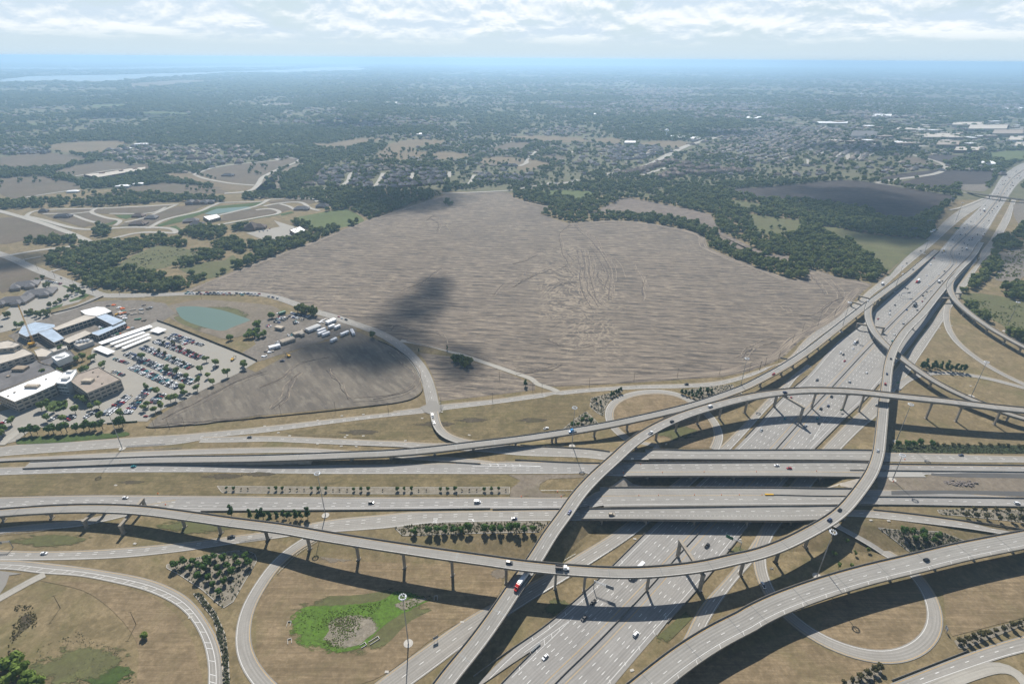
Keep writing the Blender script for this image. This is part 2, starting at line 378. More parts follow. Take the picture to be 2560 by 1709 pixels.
stubble('field_plowed', (.060, .050, .047), (.100, .082, .070), (.030, .026, .027), .25, .6, .3, wk=.08)
stubble('field_bare', (.172, .150, .120), (.225, .200, .160), (.112, .098, .082), .9, .45, .35, wk=.07)

b = NB('pond_water'); b.col((.100, .150, .118)); b.rough(.30); b.bump(b.noise(b.world(), .5, 3), .08, .05)
b = NB('lake_water'); b.col((.30, .36, .38)); b.rough(.25)
# ---- roofs, walls
def roofm(name, c, var=.25, scale=.5):
    b = NB(name); n = b.noise(b.world(), scale, 5, .7); r = b.objrand()
    x = b.mix(b.rng(n, .3, .7), tuple(v * (1 - var) for v in c), tuple(v * (1 + var) for v in c)); b.col(b.mix(b.math('MULTIPLY', r, .45), x, tuple(v * .6 for v in c))).rough(.9)
roofm('shingle_grey', (.175, .168, .170)); roofm('shingle_brown', (.150, .118, .100)); roofm('shingle_dark', (.095, .095, .105)); roofm('shingle_tan', (.29, .25, .21))
roofm('brick_wall', (.26, .17, .12)); roofm('cream_wall', (.46, .40, .32)); roofm('tan_wall', (.36, .29, .215)); roofm('white_wall', (.62, .62, .60), .08)
plain('roof_white', (.80, .81, .82), .6, var=.05, scale=.1); plain('roof_brown', (.30, .255, .215), .9, var=.15, scale=.15); plain('roof_grey', (.13, .125, .125), .9, var=.3, scale=.08)
plain('roof_beige', (.45, .41, .355), .9, var=.12, scale=.1); plain('deck_metal', (.50, .58, .66), .35, .45, var=.2, scale=.12); plain('window_band', (.03, .045, .055), .15); plain('trailer_white', (.76, .77, .78), .4); plain('brown_bark', (.075, .058, .043), .95); plain('rubble', (.19, .165, .15), 1, var=.4, scale=1.5)
# ---- leaves
def leaf(name, c0, c1, c2):
    b = NB(name); r = b.objrand(); n = b.noise(b.coord('Object'), 1.4, 4, .7); at = b.new('ShaderNodeAttribute', attribute_name='tint')
    c = b.mix(r, c0, c1); c = b.mix(b.rng(n, .35, .7, 0, .8), c, c2); c = b.mix(b.rng(at.outputs['Fac'], 0, 1, 0, .32), c, tuple(v * .5 for v in c0))
    b.col(c).rough(.8); b.b.inputs['Specular IOR Level'].default_value = .15
    tl = b.new('ShaderNodeBsdfTranslucent'); b.put(tl.inputs[0], c); mx = b.new('ShaderNodeMixShader'); mx.inputs[0].default_value = .3; b.l.new(b.b.outputs[0], mx.inputs[1]); b.l.new(tl.outputs[0], mx.inputs[2]); b.l.new(mx.outputs[0], b.n['Material Output'].inputs[0])
    return b
leaf('leaf_wood', (.105, .145, .036), (.215, .225, .066), (.155, .200, .055)) #, (0.080, 0.144, 0.038), (0.134, 0.197, 0.051), (0.155, 0.222, 0.058))
leaf('leaf_lot', (0.112, 0.191, 0.054), (0.200, 0.263, 0.063), (0.227, 0.278, 0.078))
leaf('leaf_park', (0.065, 0.130, 0.033), (0.090, 0.163, 0.040), (0.109, 0.179, 0.043))
leaf('leaf_rust', (0.102, 0.092, 0.038), (0.082, 0.084, 0.038), (0.116, 0.100, 0.043))
leaf('leaf_cedar', (0.040, 0.089, 0.030), (0.059, 0.116, 0.037), (0.071, 0.134, 0.041))
leaf('leaf_shrub', (0.073, 0.092, 0.049), (0.097, 0.110, 0.059), (0.107, 0.116, 0.067))
leaf('leaf_bright', (.13, .21, .035), (.16, .23, .045), (.20, .25, .06)) #, (0.099, 0.178, 0.026), (0.132, 0.205, 0.036), (0.181, 0.232, 0.048))
leaf('leaf_golden', (0.126, 0.126, 0.052), (0.155, 0.147, 0.067), (0.097, 0.105, 0.043))

# ragged-edged patches lying on the ground (holes decided by noise over the patch)
def ragged(name, src, edge=.78, amp=.9, ns=5.0):
    m = MATS[src].copy(); m.name = name; MATS[name] = m; n, l = m.node_tree.nodes, m.node_tree.links
    tcn = n.new('ShaderNodeTexCoord'); mp = n.new('ShaderNodeMapping'); mp.inputs['Location'].default_value = (-1, -1, 0); mp.inputs['Scale'].default_value = (2, 2, 0); l.new(tcn.outputs['Generated'], mp.inputs['Vector'])
    ln = n.new('ShaderNodeVectorMath'); ln.operation = 'LENGTH'; l.new(mp.outputs[0], ln.inputs[0])
    nz = n.new('ShaderNodeTexNoise'); nz.inputs['Scale'].default_value = ns; nz.inputs['Detail'].default_value = 6; nz.inputs['Roughness'].default_value = .7; l.new(mp.outputs[0], nz.inputs['Vector'])
    a = n.new('ShaderNodeMath'); a.operation = 'MULTIPLY_ADD'; l.new(nz.outputs[0], a.inputs[0]); a.inputs[1].default_value = amp; l.new(ln.outputs['Value'], a.inputs[2])
    r = n.new('ShaderNodeMapRange'); l.new(a.outputs[0], r.inputs[0]); r.inputs[1].default_value = edge + amp * .5 + .06; r.inputs[2].default_value = edge + amp * .5 - .06
    l.new(r.outputs[0], n['Principled BSDF'].inputs['Alpha'])
ragged('patch_marsh', 'marsh_green', .98, .95, 5); ragged('patch_reeds', 'bed_gravel', .92, .7, 4); ragged('patch_green', 'grass_green', .62, 1.3, 3.0); ragged('patch_earth', 'bare_earth', .68, 1.1, 3); ragged('patch_rubble', 'rubble', .7, .9, 4)

b = NB('headland'); u_ = b.coord('UV', (.02, 1.1, 1)); h_ = b.noise(u_, 1.0, 4, .65, .2); b.col(b.mix(b.rng(h_, .42, .58), (.085, .072, .065), (.30, .25, .19))).rough(1)

ragged('patch_meadow', 'meadow', .55, 1.5, 2.4); ragged('patch_green2', 'meadow', .42, 1.5, 2.2)
grass('burnt_grass', (.11, .09, .06), (.075, .062, .042), (.09, .085, .04), 3); ragged('patch_dark', 'burnt_grass', .45, 1.5, 2.6)

for nm_, a_, b_ in (('furrow_pale', (.15, .125, .105), (.30, .25, .19)), ('furrow_dark', (.075, .064, .058), (.15, .125, .105))):
    b = NB(nm_); b.col(b.mix(b.rng(b.noise(b.world(), .12, 5, .7), .4, .6), a_, b_)).rough(1)

ragged('patch_green3', 'meadow', .66, .9, 3.5)
# ------------------------------------------------------------------ the ground
def build_ground():
    x0, x1, y0, y1, st = -900.0, 1100.0, 60.0, 760.0, 5.0
    nx, ny = int((x1 - x0) / st) + 1, int((y1 - y0) / st) + 1
    xs, ys = np.linspace(x0, x1, nx), np.linspace(y0, y1, ny); X, Y = np.meshgrid(xs, ys)
    V = list(np.stack([X.ravel(), Y.ravel(), hland(X, Y).ravel()], 1)); F = []
    for j in range(ny - 1):
        for i in range(nx - 1): k = j * nx + i; F.append((k, k + 1, k + nx + 1, k + nx))
    R = 36000.0; n = len(V)
    # skirt out to the horizon, a round edge
    inner = [(x0, y0), (x1, y0), (x1, y1), (x0, y1)]
    ring = []
    for k in range(96):
        a = 2 * math.pi * k / 96; ring.append((math.cos(a) * R, math.sin(a) * R, 0))
    V += [(x, y, 0) for x, y in inner] + ring
    ang = [math.atan2(y, x) % (2 * math.pi) for x, y in inner]
    def near(k):
        x, y = ring[k % 96][:2]
        return n + min(range(4), key=lambda q: abs((math.atan2(y, x) - math.atan2(inner[q][1] - 400, inner[q][0]) + math.pi) % (2 * math.pi) - math.pi))
    for k in range(96):
        a, b = near(k), near(k + 1); r0, r1 = n + 4 + k, n + 4 + (k + 1) % 96
        F.append((a, r0, r1) if a == b else (a, r0, r1, b))
    o = mesh('ground', V, F, 'grass_verge'); setp(o, kind='structure'); return o
build_ground()

LAYER = [0]
def poly_sheet(name, pts, mat, z=None, lay=1):
    """flat sheet from a pixel outline (or world points when 3-D), a little above the sheet below"""
    w = [np.array(q, float) if len(q) == 3 else P(*q) for q in pts]
    LAYER[0] += 1
    far = np.mean([q[1] for q in w])
    zz = (.03 + .05 * lay + LAYER[0] * .0012) * (1 + max(0, far - 900) / 900.0) if z is None else z
    bm = bmesh.new(); f = bm.faces.new([bm.verts.new((q[0], q[1], zz)) for q in w])
    if f.calc_center_median() and f.normal.z < 0: f.normal_flip()
    bm.normal_update()
    if f.normal.z < 0: bmesh.ops.reverse_faces(bm, faces=[f])
    bmesh.ops.triangulate(bm, faces=bm.faces[:]); m = bpy.data.meshes.new(name); bm.to_mesh(m); bm.free(); m.materials.append(MATS[mat])
    o = obj(name, m); setp(o, kind='structure'); return o
def soften(px, n=5): return [tuple(q) for q in catmull([(a, b) for a, b in px] + [px[0]], n)[:-1]]
def wobble(px, amp=2.0, step=12.0):
    """give a straight-edged outline small irregular bends"""
    out = []
    for (a, b), (c, d) in zip(px, px[1:] + px[:1]):
        n = max(1, int(math.hypot(c - a, d - b) / step))
        for k in range(n):
            t = k / n; s = amp if k else amp * .3
            out.append((a + (c - a) * t + random.uniform(-s, s), b + (d - b) * t + random.uniform(-s, s) * .5))
    return out
# wide sheets: woodland floor beyond the fields, then fields and pastures on it
o = poly_sheet('woodland_ground', [(-30000, 1750, 0), (-3000, 1500, 0), (-300, 1580, 0), (400, 1500, 0), (2200, 1500, 0), (30000, 1750, 0), (27000, 22000, 0), (0, 35000, 0), (-27000, 22000, 0)], 'suburb_ground', z=.06)
FIELD = C(0, (1450, 1402), (1850, 1240), (2195, 1110)) + C(1, (330, 1060), (660, 930), (860, 850), (1250, 725), (1450, 660), (1500, 640), (1770, 622), (1975, 628)) + C(2, (20, 672), (150, 712), (300, 742), (220, 800), (440, 872), (700, 852), (950, 857), (1200, 892), (1400, 932), (1510, 982), (1540, 1062), (1600, 1092), (1800, 1172), (2150, 1300)) + \
    C(3, (360, 1312), (480, 1305), (505, 1237), (600, 1247), (750, 1302), (920, 1327), (1005, 1352)) + B(3, (860, 215), (790, 280), (700, 395), (550, 495), (400, 575), (300, 675), (200, 735), (50, 788)) + B(2, (1640, 805), (1500, 832), (1200, 852), (900, 872), (550, 892), (300, 902), (150, 872), (0, 792)) + \
    B(1, (1700, 738), (1540, 688), (1300, 636), (1060, 585), (980, 550), (850, 490), (640, 410), (430, 360), (300, 310), (150, 258)) + B(0, (1900, 236), (1700, 222), (1320, 218))
poly_sheet('crop_field', FIELD, 'field_stubble', lay=2)
def furrows(pts, offs, w=1.5, z=.42):
    p0 = path([P(*q) for q in pts], 7.0, 2); nn, _ = normals(p0)
    for k, o_ in enumerate(offs):
        p = p0.copy(); p[:, :2] += nn * (o_ + np.interp(np.arange(len(p)), np.linspace(0, len(p), 9), rng.uniform(-2.5, 2.5, 9)))[:, None]; p[:, 2] = z * (1 + max(0, p[:, 1].mean() - 900) / 900.0)
        i0, i1 = sorted(rng.integers(0, len(p), 2)) if k and len(p) > 12 else (0, len(p)); 
        if i1 - i0 < 6: i0, i1 = 0, len(p)
        o = sweep('furrow', p[i0:i1], [(0, -w / 2, -.3), (0, -w * .2, .1), (0, w * .2, .1), (0, w / 2, -.3)], 'furrow_pale' if k % 2 == 0 else 'furrow_dark'); setp(o, kind='structure')
def headland(pts, side, w=11.0, z=.35):
    p = path([P(*q) for q in pts], 8.0, 3); nn, _ = normals(p); p[:, :2] += nn * side * (w * .55 + 1.5); p[:, 2] = z * (1 + max(0, p[:, 1].mean() - 900) / 900.0); o = sweep('field_margin', p, [(0, -w / 2, 0), (0, w / 2, 0)], 'headland'); setp(o, kind='structure')
headland(C(0, (1450, 1402), (1850, 1240), (2195, 1110)) + C(1, (330, 1060), (660, 930), (860, 850), (1250, 725), (1450, 660)), 1)
headland(C(2, (20, 672), (150, 712), (300, 742)), 1); headland(C(2, (440, 872), (700, 852), (950, 857), (1200, 892), (1400, 932), (1510, 982), (1540, 1062), (1600, 1092), (1800, 1172), (2150, 1300)) + C(3, (360, 1312),), 1, 14)
headland(C(3, (600, 1247), (750, 1302), (920, 1327), (1005, 1352)), 1, 14); headland(B(3, (860, 215), (790, 280), (700, 395), (550, 495), (400, 575), (300, 675), (200, 735), (50, 788)) + B(2, (1640, 805), (1500, 832), (1200, 852), (900, 872), (550, 892), (300, 902)), 1, 12); headland(B(2, (0, 792),) + B(1, (1700, 738), (1540, 688), (1300, 636), (1060, 585)), 1, 8)
for pts_, of in ((C(2, (470, 885), (385, 960), (400, 1040), (420, 1120), (470, 1190), (400, 1240)), (0, 5, 9, -5)), (C(2, (505, 885), (580, 960), (650, 1020), (720, 1120), (790, 1250), (780, 1400), (790, 1480)), (0, 5, -5, 10, -9, 15)), (C(2, (560, 1080), (590, 1200), (600, 1330), (640, 1450), (700, 1530)), (0, 4, 8, -4, -8, 13, -13)), (C(2, (330, 1350), (430, 1325), (530, 1345), (590, 1440), (600, 1490), (480, 1530), (400, 1540)), (0, 4, 8, 12)), (C(2, (700, 1250), (690, 1300), (740, 1360), (790, 1400)), (0, 4)), (C(2, (960, 1200), (1000, 1260), (1040, 1330), (1045, 1480)), (0, 4, -5)), (C(2, (0, 1370), (100, 1300), (190, 1265)), (0, 5)), (C(2, (0, 1190), (100, 1160), (180, 1115)), (0, 5)), (C(2, (640, 1000), (700, 1080), (850, 1180), (900, 1300)), (0, 5, 10)),
               (B(2, (0, 190), (80, 140), (160, 100), (270, 60)), (0, 5)), (B(2, (640, 60), (700, 130), (715, 260)), (0, 5, -4)), (B(2, (880, 60), (940, 130), (950, 280)), (0, 5)), (C(1, (1290, 870), (1400, 810), (1500, 900), (1540, 960)), (0, 5, 9)), (C(1, (1380, 830), (1450, 880), (1430, 950)), (0, 5)), (B(1, (940, 500), (1000, 460), (1150, 500), (1330, 520), (1360, 600)), (0, 3)), (B(3, (480, 90), (560, 180), (600, 250)), (0, 5, 10)), (B(3, (300, 330), (420, 400), (520, 380), (600, 300), (720, 260)), (0, 4, 8)), (C(3, (640, 1290), (760, 1380), (800, 1480)), (0, 6, 12)), (B(1, (1340, 60), (1200, 160), (1050, 230)), (0, 6)), (B(1, (1960, 60), (1800, 170), (1690, 260)), (0, 5)), (B(2, (20, 800), (260, 770), (340, 740)), (0, 4)), (B(2, (250, 560), (420, 620), (560, 600)), (0, 4)), (B(2, (1600, 700), (1720, 600), (1850, 560)), (0, 4, 8))):
    furrows(pts_, of)
poly_sheet('crop_field', B(1, (1160, 660), (1420, 690), (1700, 770), (1990, 885), (1990, 925), (1500, 985), (1310, 1005), (1295, 940), (1255, 815), (1205, 715)), 'field_stubble', lay=2)
SIDE = C(2, (600, 802), (860, 682), (930, 677), (1300, 742), (1560, 802), (1600, 882), (1650, 945), (1800, 1020), (2000, 1112), (2195, 1132)) + C(3, (355, 1130), (365, 1195), (200, 1175), (100, 1100)) + C(2, (2100, 1190), (1900, 1115), (1640, 1025), (1610, 955), (1520, 900), (1420, 862), (1200, 832), (900, 795), (700, 795))
poly_sheet('crop_field', SIDE, 'field_side', lay=2)
PLOW = C(2, (1600, 605), (1900, 590)) + C(3, (30, 600), (330, 575), (620, 545), (760, 535), (900, 540), (1100, 570), (1650, 660), (1640, 690), (1480, 760), (1420, 800), (1330, 842), (1100, 832), (980, 772), (760, 742), (500, 692), (200, 690), (0, 655))
poly_sheet('plowed_field', PLOW, 'field_plowed', lay=2)
DARKF = B(1, (0, 1112), (500, 1065), (1000, 1018), (1120, 985), (1185, 930), (1165, 830), (1085, 705), (975, 622), (870, 570), (700, 505), (600, 560), (400, 602), (250, 662), (0, 800)) + B(0, (1760, 770), (1460, 912), (1150, 1095), (1070, 1160), (1050, 1190), (1200, 1195), (1500, 1165))
poly_sheet('bare_field', DARKF, 'field_bare', lay=2)
GREENF = [C(2, (190, 632), (330, 611), (612, 622), (622, 650), (480, 697), (380, 662)), C(2, (820, 640), (930, 622), (1062, 640), (1050, 662), (930, 640)), C(2, (1680, 682), (1970, 722), (1950, 752), (1800, 762)),
          C(2, (1790, 812), (1900, 802), (2195, 842)) + C(3, (440, 850), (435, 960), (300, 965)) + C(2, (2000, 962), (1910, 932), (1880, 862)),
          C(3, (580, 907), (700, 902), (1000, 962), (1420, 1002), (1432, 1020), (1300, 1112), (1200, 1212), (1120, 1290), (1050, 1182), (900, 1082), (830, 1012), (640, 962)), C(2, (1290, 610), (1500, 640), (1480, 650), (1300, 622))]
for i, g in enumerate(GREENF): poly_sheet('meadow', soften(g, 3), ('pasture_green', 'meadow', 'meadow', 'meadow', 'meadow', 'meadow')[i], lay=3)
OPEN = []   # (outline, material) open ground that the woods leave free
def open_(pts, mat): OPEN.append((pts, mat)); poly_sheet('pasture', wobble(soften(pts, 3), 1.2, 20), mat, lay=3)
open_(C(0, (870, 1245), (1000, 1150), (1150, 1080), (1260, 1045), (1400, 1060), (1580, 1110), (1500, 1160), (1380, 1180), (1300, 1220), (1100, 1240)), 'meadow')
open_(C(0, (1400, 1230), (1600, 1180), (1760, 1160), (1830, 1120), (1850, 1200), (1700, 1290), (1560, 1300)), 'meadow')
open_(C(1, (300, 830), (560, 780), (700, 760), (850, 850), (700, 900), (480, 920)), 'pasture_green')
open_(C(0, (0, 830), (220, 830), (560, 930), (480, 990), (180, 1010), (0, 1030)), 'pasture_brown')
open_(C(0, (0, 1140), (60, 1145), (420, 1310), (100, 1390), (0, 1400)), 'pasture_brown')
open_(C(0, (550, 700), (800, 640), (1000, 600), (1270, 555), (1500, 570), (1740, 610), (1760, 640), (1200, 640), (1000, 650), (700, 695)), 'pasture_brown')
open_(C(0, (1250, 500), (1340, 480), (1510, 480), (1700, 530), (2000, 570), (1950, 610), (1740, 610), (1480, 545), (1300, 520)), 'pasture_tan')
open_(C(0, (1540, 485), (1700, 440), (1950, 405), (2195, 380), (2195, 445), (2060, 505), (2030, 555), (1990, 575), (1750, 540)), 'pasture_brown')
open_(C(1, (0, 405), (150, 380), (290, 365), (310, 390), (150, 450), (50, 510), (0, 560)), 'pasture_brown')
open_(C(0, (1960, 640), (2060, 560), (2195, 460), (2195, 630)) + C(1, (160, 590), (170, 500), (420, 400), (300, 410), (60, 530), (0, 600), (0, 640)), 'bare_earth')
open_(C(0, (380, 480), (600, 420), (840, 380), (1030, 410), (960, 440), (660, 480), (600, 510)), 'pasture_brown')
open_(C(0, (560, 522), (640, 468), (850, 440), (1150, 408), (1190, 470), (950, 512), (720, 548)), 'pasture_brown')
open_(C(0, (0, 360), (300, 320), (620, 345), (700, 370), (430, 440), (100, 450), (0, 440)), 'pasture_brown')
open_(C(0, (300, 270), (600, 235), (930, 225), (1000, 260), (860, 310), (650, 335), (430, 300)), 'pasture_tan')
open_(C(0, (0, 520), (300, 500), (600, 560), (620, 600), (400, 640), (160, 680), (0, 640)), 'pasture_brown')
open_(C(1, (420, 240), (560, 250), (840, 205), (990, 215), (760, 270), (700, 290), (500, 280)), 'pasture_tan')
open_(C(1, (940, 340), (1050, 250), (1250, 215), (1470, 225), (1480, 250), (1260, 270), (1260, 310), (1390, 310), (1300, 360), (1130, 390), (980, 390)), 'pasture_tan')
open_(C(1, (1360, 355), (1420, 310), (1560, 315), (1700, 340), (1640, 360), (1480, 372)), 'pasture_tan')
open_(C(1, (1720, 390), (1860, 350), (2120, 370), (2130, 395), (2060, 420), (1950, 415), (1820, 420)), 'pasture_tan')
open_(C(1, (100, 260), (160, 245), (360, 262), (330, 280), (140, 278)), 'pasture_green')
open_(C(1, (1840, 290), (2000, 240), (2140, 240), (2130, 280), (1900, 310)), 'pasture_brown')
open_(C(2, (0, 190), (300, 190), (570, 210), (560, 235), (300, 240), (0, 215)), 'pasture_tan')
open_(C(2, (600, 215), (760, 205), (850, 215), (830, 245), (640, 235)), 'pasture_tan')
open_(C(2, (990, 250), (1150, 225), (1380, 235), (1330, 280), (1100, 270)), 'pasture_tan')
open_(C(2, (0, 375), (120, 370), (280, 400), (330, 410), (100, 465), (20, 430)), 'pasture_tan')
open_(C(2, (230, 360), (280, 340), (400, 350), (390, 385), (260, 385)), 'pasture_brown')
open_(C(2, (100, 590), (280, 565), (520, 535), (500, 560), (300, 580), (60, 610)), 'bare_earth')
open_(C(3, (1080, 520), (1200, 490), (1450, 460), (1550, 455), (1480, 485), (1200, 530), (1060, 550)), 'field_plowed')
open_(C(3, (1180, 560), (1500, 490), (1600, 460), (1960, 470), (1940, 560), (1650, 570), (1620, 600), (1300, 580)), 'field_plowed')
open_(C(3, (1240, 380), (1310, 350), (1450, 390), (1330, 410)), 'pasture_brown')
open_(C(3, (1400, 340), (1700, 340), (1760, 360), (1580, 395), (1470, 385)), 'field_plowed')
open_(C(3, (1690, 560), (1740, 540), (1900, 550), (1890, 620), (1690, 610)), 'dirt_lot')
open_(C(3, (1900, 320), (2195, 300), (2195, 380), (2060, 390), (1960, 370)), 'pasture_green')
open_(C(3, (2110, 730), (2195, 700), (2195, 900), (2120, 830)), 'dirt_lot')
open_(C(3, (1980, 1110), (2195, 1080), (2195, 1290), (2060, 1330), (1960, 1300), (2010, 1200)), 'dirt_lot')
open_(C(3, (1740, 1420), (1900, 1430), (2195, 1490), (2195, 1568), (1820, 1568)), 'meadow')
open_(B(3, (1530, 250), (1700, 240), (1996, 320), (1996, 560), (1850, 470), (1700, 380), (1600, 320)), 'meadow')
open_(C(3, (1290, 1110), (1080, 1320), (1030, 1300), (1130, 1250), (1180, 1210)), 'pasture_tan')
open_([(270, 470), (420, 462), (560, 470), (400, 480)], 'pasture_brown')
for pts, m in (([(232, 262), (312, 260), (342, 258), (300, 268), (236, 269)], 'pasture_green'), ([(310, 284), (400, 279), (480, 284), (400, 288)], 'pasture_green'), ([(70, 310), (104, 308), (100, 316), (74, 317)], 'pasture_green'),
               ([(588, 326), (610, 326), (605, 334), (590, 334)], 'pasture_green'), ([(320, 210), (460, 200), (540, 202), (400, 216), (330, 220)], 'pasture_tan'), ([(1500, 221), (1610, 222), (1620, 228), (1510, 226)], 'pasture_green'),
               ([(640, 262), (720, 258), (760, 262), (690, 268)], 'dirt_lot'), ([(1820, 274), (1900, 278), (1890, 283), (1830, 280)], 'pasture_tan'), ([(1380, 270), (1470, 266), (1500, 272), (1400, 276)], 'pasture_brown')):
    open_(pts, m)
# lakes on the horizon
T = lambda *q: [(x * .5449, y * .5449) for x, y in q]
LAKES = [T((0, 366), (130, 352), (300, 348), (500, 345), (900, 334), (1300, 322), (1500, 309), (1650, 309), (1655, 324), (1500, 328), (1350, 335), (1150, 333), (1000, 340), (700, 356), (560, 371), (480, 378), (300, 374), (270, 371), (200, 371), (170, 376), (0, 379)),
         T((0, 311), (400, 313), (900, 305), (1300, 300), (1420, 303), (1300, 308), (1000, 313), (700, 318), (400, 322), (0, 321)), T((1900, 288), (2100, 286), (2400, 284), (2470, 287), (2349, 291), (2000, 291)), T((1480, 304), (1640, 303), (1780, 306), (1640, 309))]
for l in LAKES:
    o = poly_sheet('lake_water', soften(l, 3), 'lake_water', z=5.0)
# pond with its bank
poly_sheet('pond_bank', soften(B(0, (1170, 330), (1420, 285), (1700, 300), (1950, 330), (1996, 400), (1850, 500), (1640, 560), (1540, 545), (1320, 470), (1200, 400))), 'bare_earth', lay=3)
poly_sheet('grass_patch', soften(B(0, (1200, 340), (1300, 310), (1430, 302), (1600, 325), (1760, 375), (1840, 420), (1790, 470), (1660, 525), (1530, 530), (1370, 485), (1250, 425))), 'patch_green3', lay=4)
poly_sheet('pond_water', soften(B(0, (1252, 345), (1300, 332), (1420, 333), (1580, 357), (1720, 402), (1780, 425), (1765, 438), (1650, 482), (1600, 503), (1530, 498), (1390, 460), (1300, 418), (1272, 382)), 4), 'pond_water', lay=4)
poly_sheet('pond_water', soften(C(0, (1600, 800), (1700, 760), (1850, 742), (1960, 745), (1950, 765), (1800, 785), (1680, 805))), 'pond_water', lay=4)
poly_sheet('pond_water', C(1, (1640, 380), (1720, 375), (1720, 400), (1640, 398)), 'pond_water', lay=4)
# worked and paved ground round the clinic and the depot
poly_sheet('building_site', wobble(B(0, (330, 390), (700, 292), (930, 285), (1180, 310), (1250, 380), (1150, 445), (690, 610), (480, 640), (150, 610), (60, 540)), 3), 'dirt_lot', lay=3)
poly_sheet('dirt_yard', wobble(B(1, (60, 420), (270, 375), (560, 415), (720, 495), (480, 575), (240, 655), (80, 705), (-60, 740), (-160, 700), (0, 600), (-40, 500)), 3), 'dirt_lot', lay=3)
poly_sheet('dirt_track', wobble(B(0, (1780, 640), (1996, 560), (1996, 640), (1860, 720), (1780, 700)), 2), 'dirt_lot', lay=3)
LOT = B(0, (655, 640), (1120, 436), (1835, 722), (1690, 812), (1450, 925), (1330, 990), (1190, 1050), (1110, 1090), (1050, 1150), (890, 1150), (520, 1190), (240, 1195), (120, 1290), (0, 1320), (0, 1080), (260, 1010), (640, 760))
o = poly_sheet('parking_lot', LOT, 'town_road', lay=4); o['label'] = 'pale concrete car park around the clinic'
poly_sheet('parking_lot', B(0, (0, 400), (300, 140), (420, 150), (640, 240), (560, 300), (330, 360), (370, 400), (150, 480), (0, 520)), 'town_road', lay=3)
poly_sheet('parking_lot', C(0, (1930, 950), (2195, 900)) + C(1, (140, 850), (300, 900), (330, 960), (150, 1010), (0, 1000)) + C(0, (2060, 1000)), 'town_road', lay=3)
poly_sheet('lawn', soften(B(0, (115, 1300), (160, 1270), (400, 1250), (800, 1235), (900, 1225), (890, 1255), (500, 1295), (160, 1312))), 'grass_green', lay=5)
poly_sheet('lawn', soften(B(0, (330, 1010), (420, 1000), (480, 1010), (470, 1060), (360, 1080), (320, 1050))), 'grass_green', lay=5)
poly_sheet('lawn', B(0, (440, 185), (460, 180), (640, 250), (600, 275), (500, 300), (490, 290), (590, 250)), 'grass_green', lay=5)
for q in (B(0, (180, 380), (240, 370), (340, 350), (450, 310), (440, 330), (300, 375), (200, 400)), C(0, (800, 890), (900, 855), (930, 855), (880, 885)), C(0, (900, 810), (1050, 805), (1050, 820), (990, 840), (940, 830)), C(0, (1230, 890), (1450, 800), (1700, 740), (2080, 705), (2060, 730), (1900, 745), (1700, 760), (1580, 800), (1430, 860), (1250, 900)),
          C(0, (1330, 900), (1380, 890), (1420, 920), (1390, 940)), C(0, (210, 815), (330, 840), (620, 915), (560, 920), (300, 850)), C(1, (190, 800), (280, 780), (300, 790), (200, 815)), C(0, (1660, 890), (2000, 830), (2195, 790), (2195, 805), (1700, 895)), C(0, (600, 510), (900, 500), (890, 540), (700, 545))):
    poly_sheet('lawn', q, 'grass_green', lay=4)
for q in (C(0, (310, 790), (720, 760), (1080, 745), (1340, 730), (1200, 790), (860, 800), (740, 790), (520, 800), (330, 805)), C(0, (350, 810), (520, 805), (740, 885), (650, 905)), C(0, (560, 805), (700, 785), (920, 850), (800, 880)), C(0, (930, 895), (1000, 860), (1400, 740), (1640, 720), (1500, 780), (1280, 840), (1150, 900)), C(0, (1720, 860), (1760, 800), (2050, 750), (2170, 790), (1900, 840)), C(1, (90, 700), (430, 680), (470, 710), (420, 720), (330, 700), (120, 715)), C(1, (70, 735), (230, 720), (290, 760), (190, 790)), C(1, (0, 770), (100, 755), (170, 790), (0, 830))):
    poly_sheet('building_plot', q, 'pasture_brown', lay=4)
# median earth, worn patches, marsh in the loop
def drape_poly(name, pts, mat, lift, f=hland, sub_=6.0):
    """sheet that follows the ground: pixel outline, gridded"""
    LAYER[0] += 1; lift = lift + LAYER[0] * .0008
    w = np.array([G(*q, f) for q in pts]); bm = bmesh.new(); fc = bm.faces.new([bm.verts.new((q[0], q[1], 0)) for q in w]); bm.normal_update()
    if fc.normal.z < 0: bmesh.ops.reverse_faces(bm, faces=[fc])
    for ax in (0, 1):
        lo, hi = w[:, ax].min(), w[:, ax].max(); q = lo + sub_
        while q < hi:
            co = [0, 0, 0]; no = [0, 0, 0]; co[ax] = q; no[ax] = 1
            bmesh.ops.bisect_plane(bm, geom=bm.verts[:] + bm.edges[:] + bm.faces[:], plane_co=co, plane_no=no); q += sub_
    bmesh.ops.triangulate(bm, faces=bm.faces[:])
    for v in bm.verts: v.co.z = (float(f(v.co.x, v.co.y)) if f is hland else float(f(v.co.x))) + lift
    m = bpy.data.meshes.new(name); bm.to_mesh(m); bm.free(); m.materials.append(MATS[mat]); o = obj(name, m); setp(o, kind='structure'); return o
poly_sheet('mown_grass', soften(A(1, (30, 1000), (150, 860), (300, 740), (500, 700), (1500, 820), (1500, 1080), (1200, 1230), (760, 1540), (300, 1600), (60, 1500), (0, 1250))), 'grass_mown', lay=1)
poly_sheet('mown_grass', soften(A(0, (250, 900), (700, 930), (1000, 1020), (1180, 1180), (1270, 1400), (1280, 1640), (900, 1700), (880, 1300), (600, 1000))), 'grass_mown', lay=1)
poly_sheet('mown_grass', soften(A(3, (480, 1240), (600, 1040), (1150, 900), (1180, 1100), (1120, 1280), (900, 1370), (650, 1330))), 'grass_mown', lay=1)
poly_sheet('mown_grass', A(3, (-400, 1500), (300, 1240), (600, 1390), (860, 1440), (560, 1640), (-500, 1640)), 'grass_mown', lay=1)
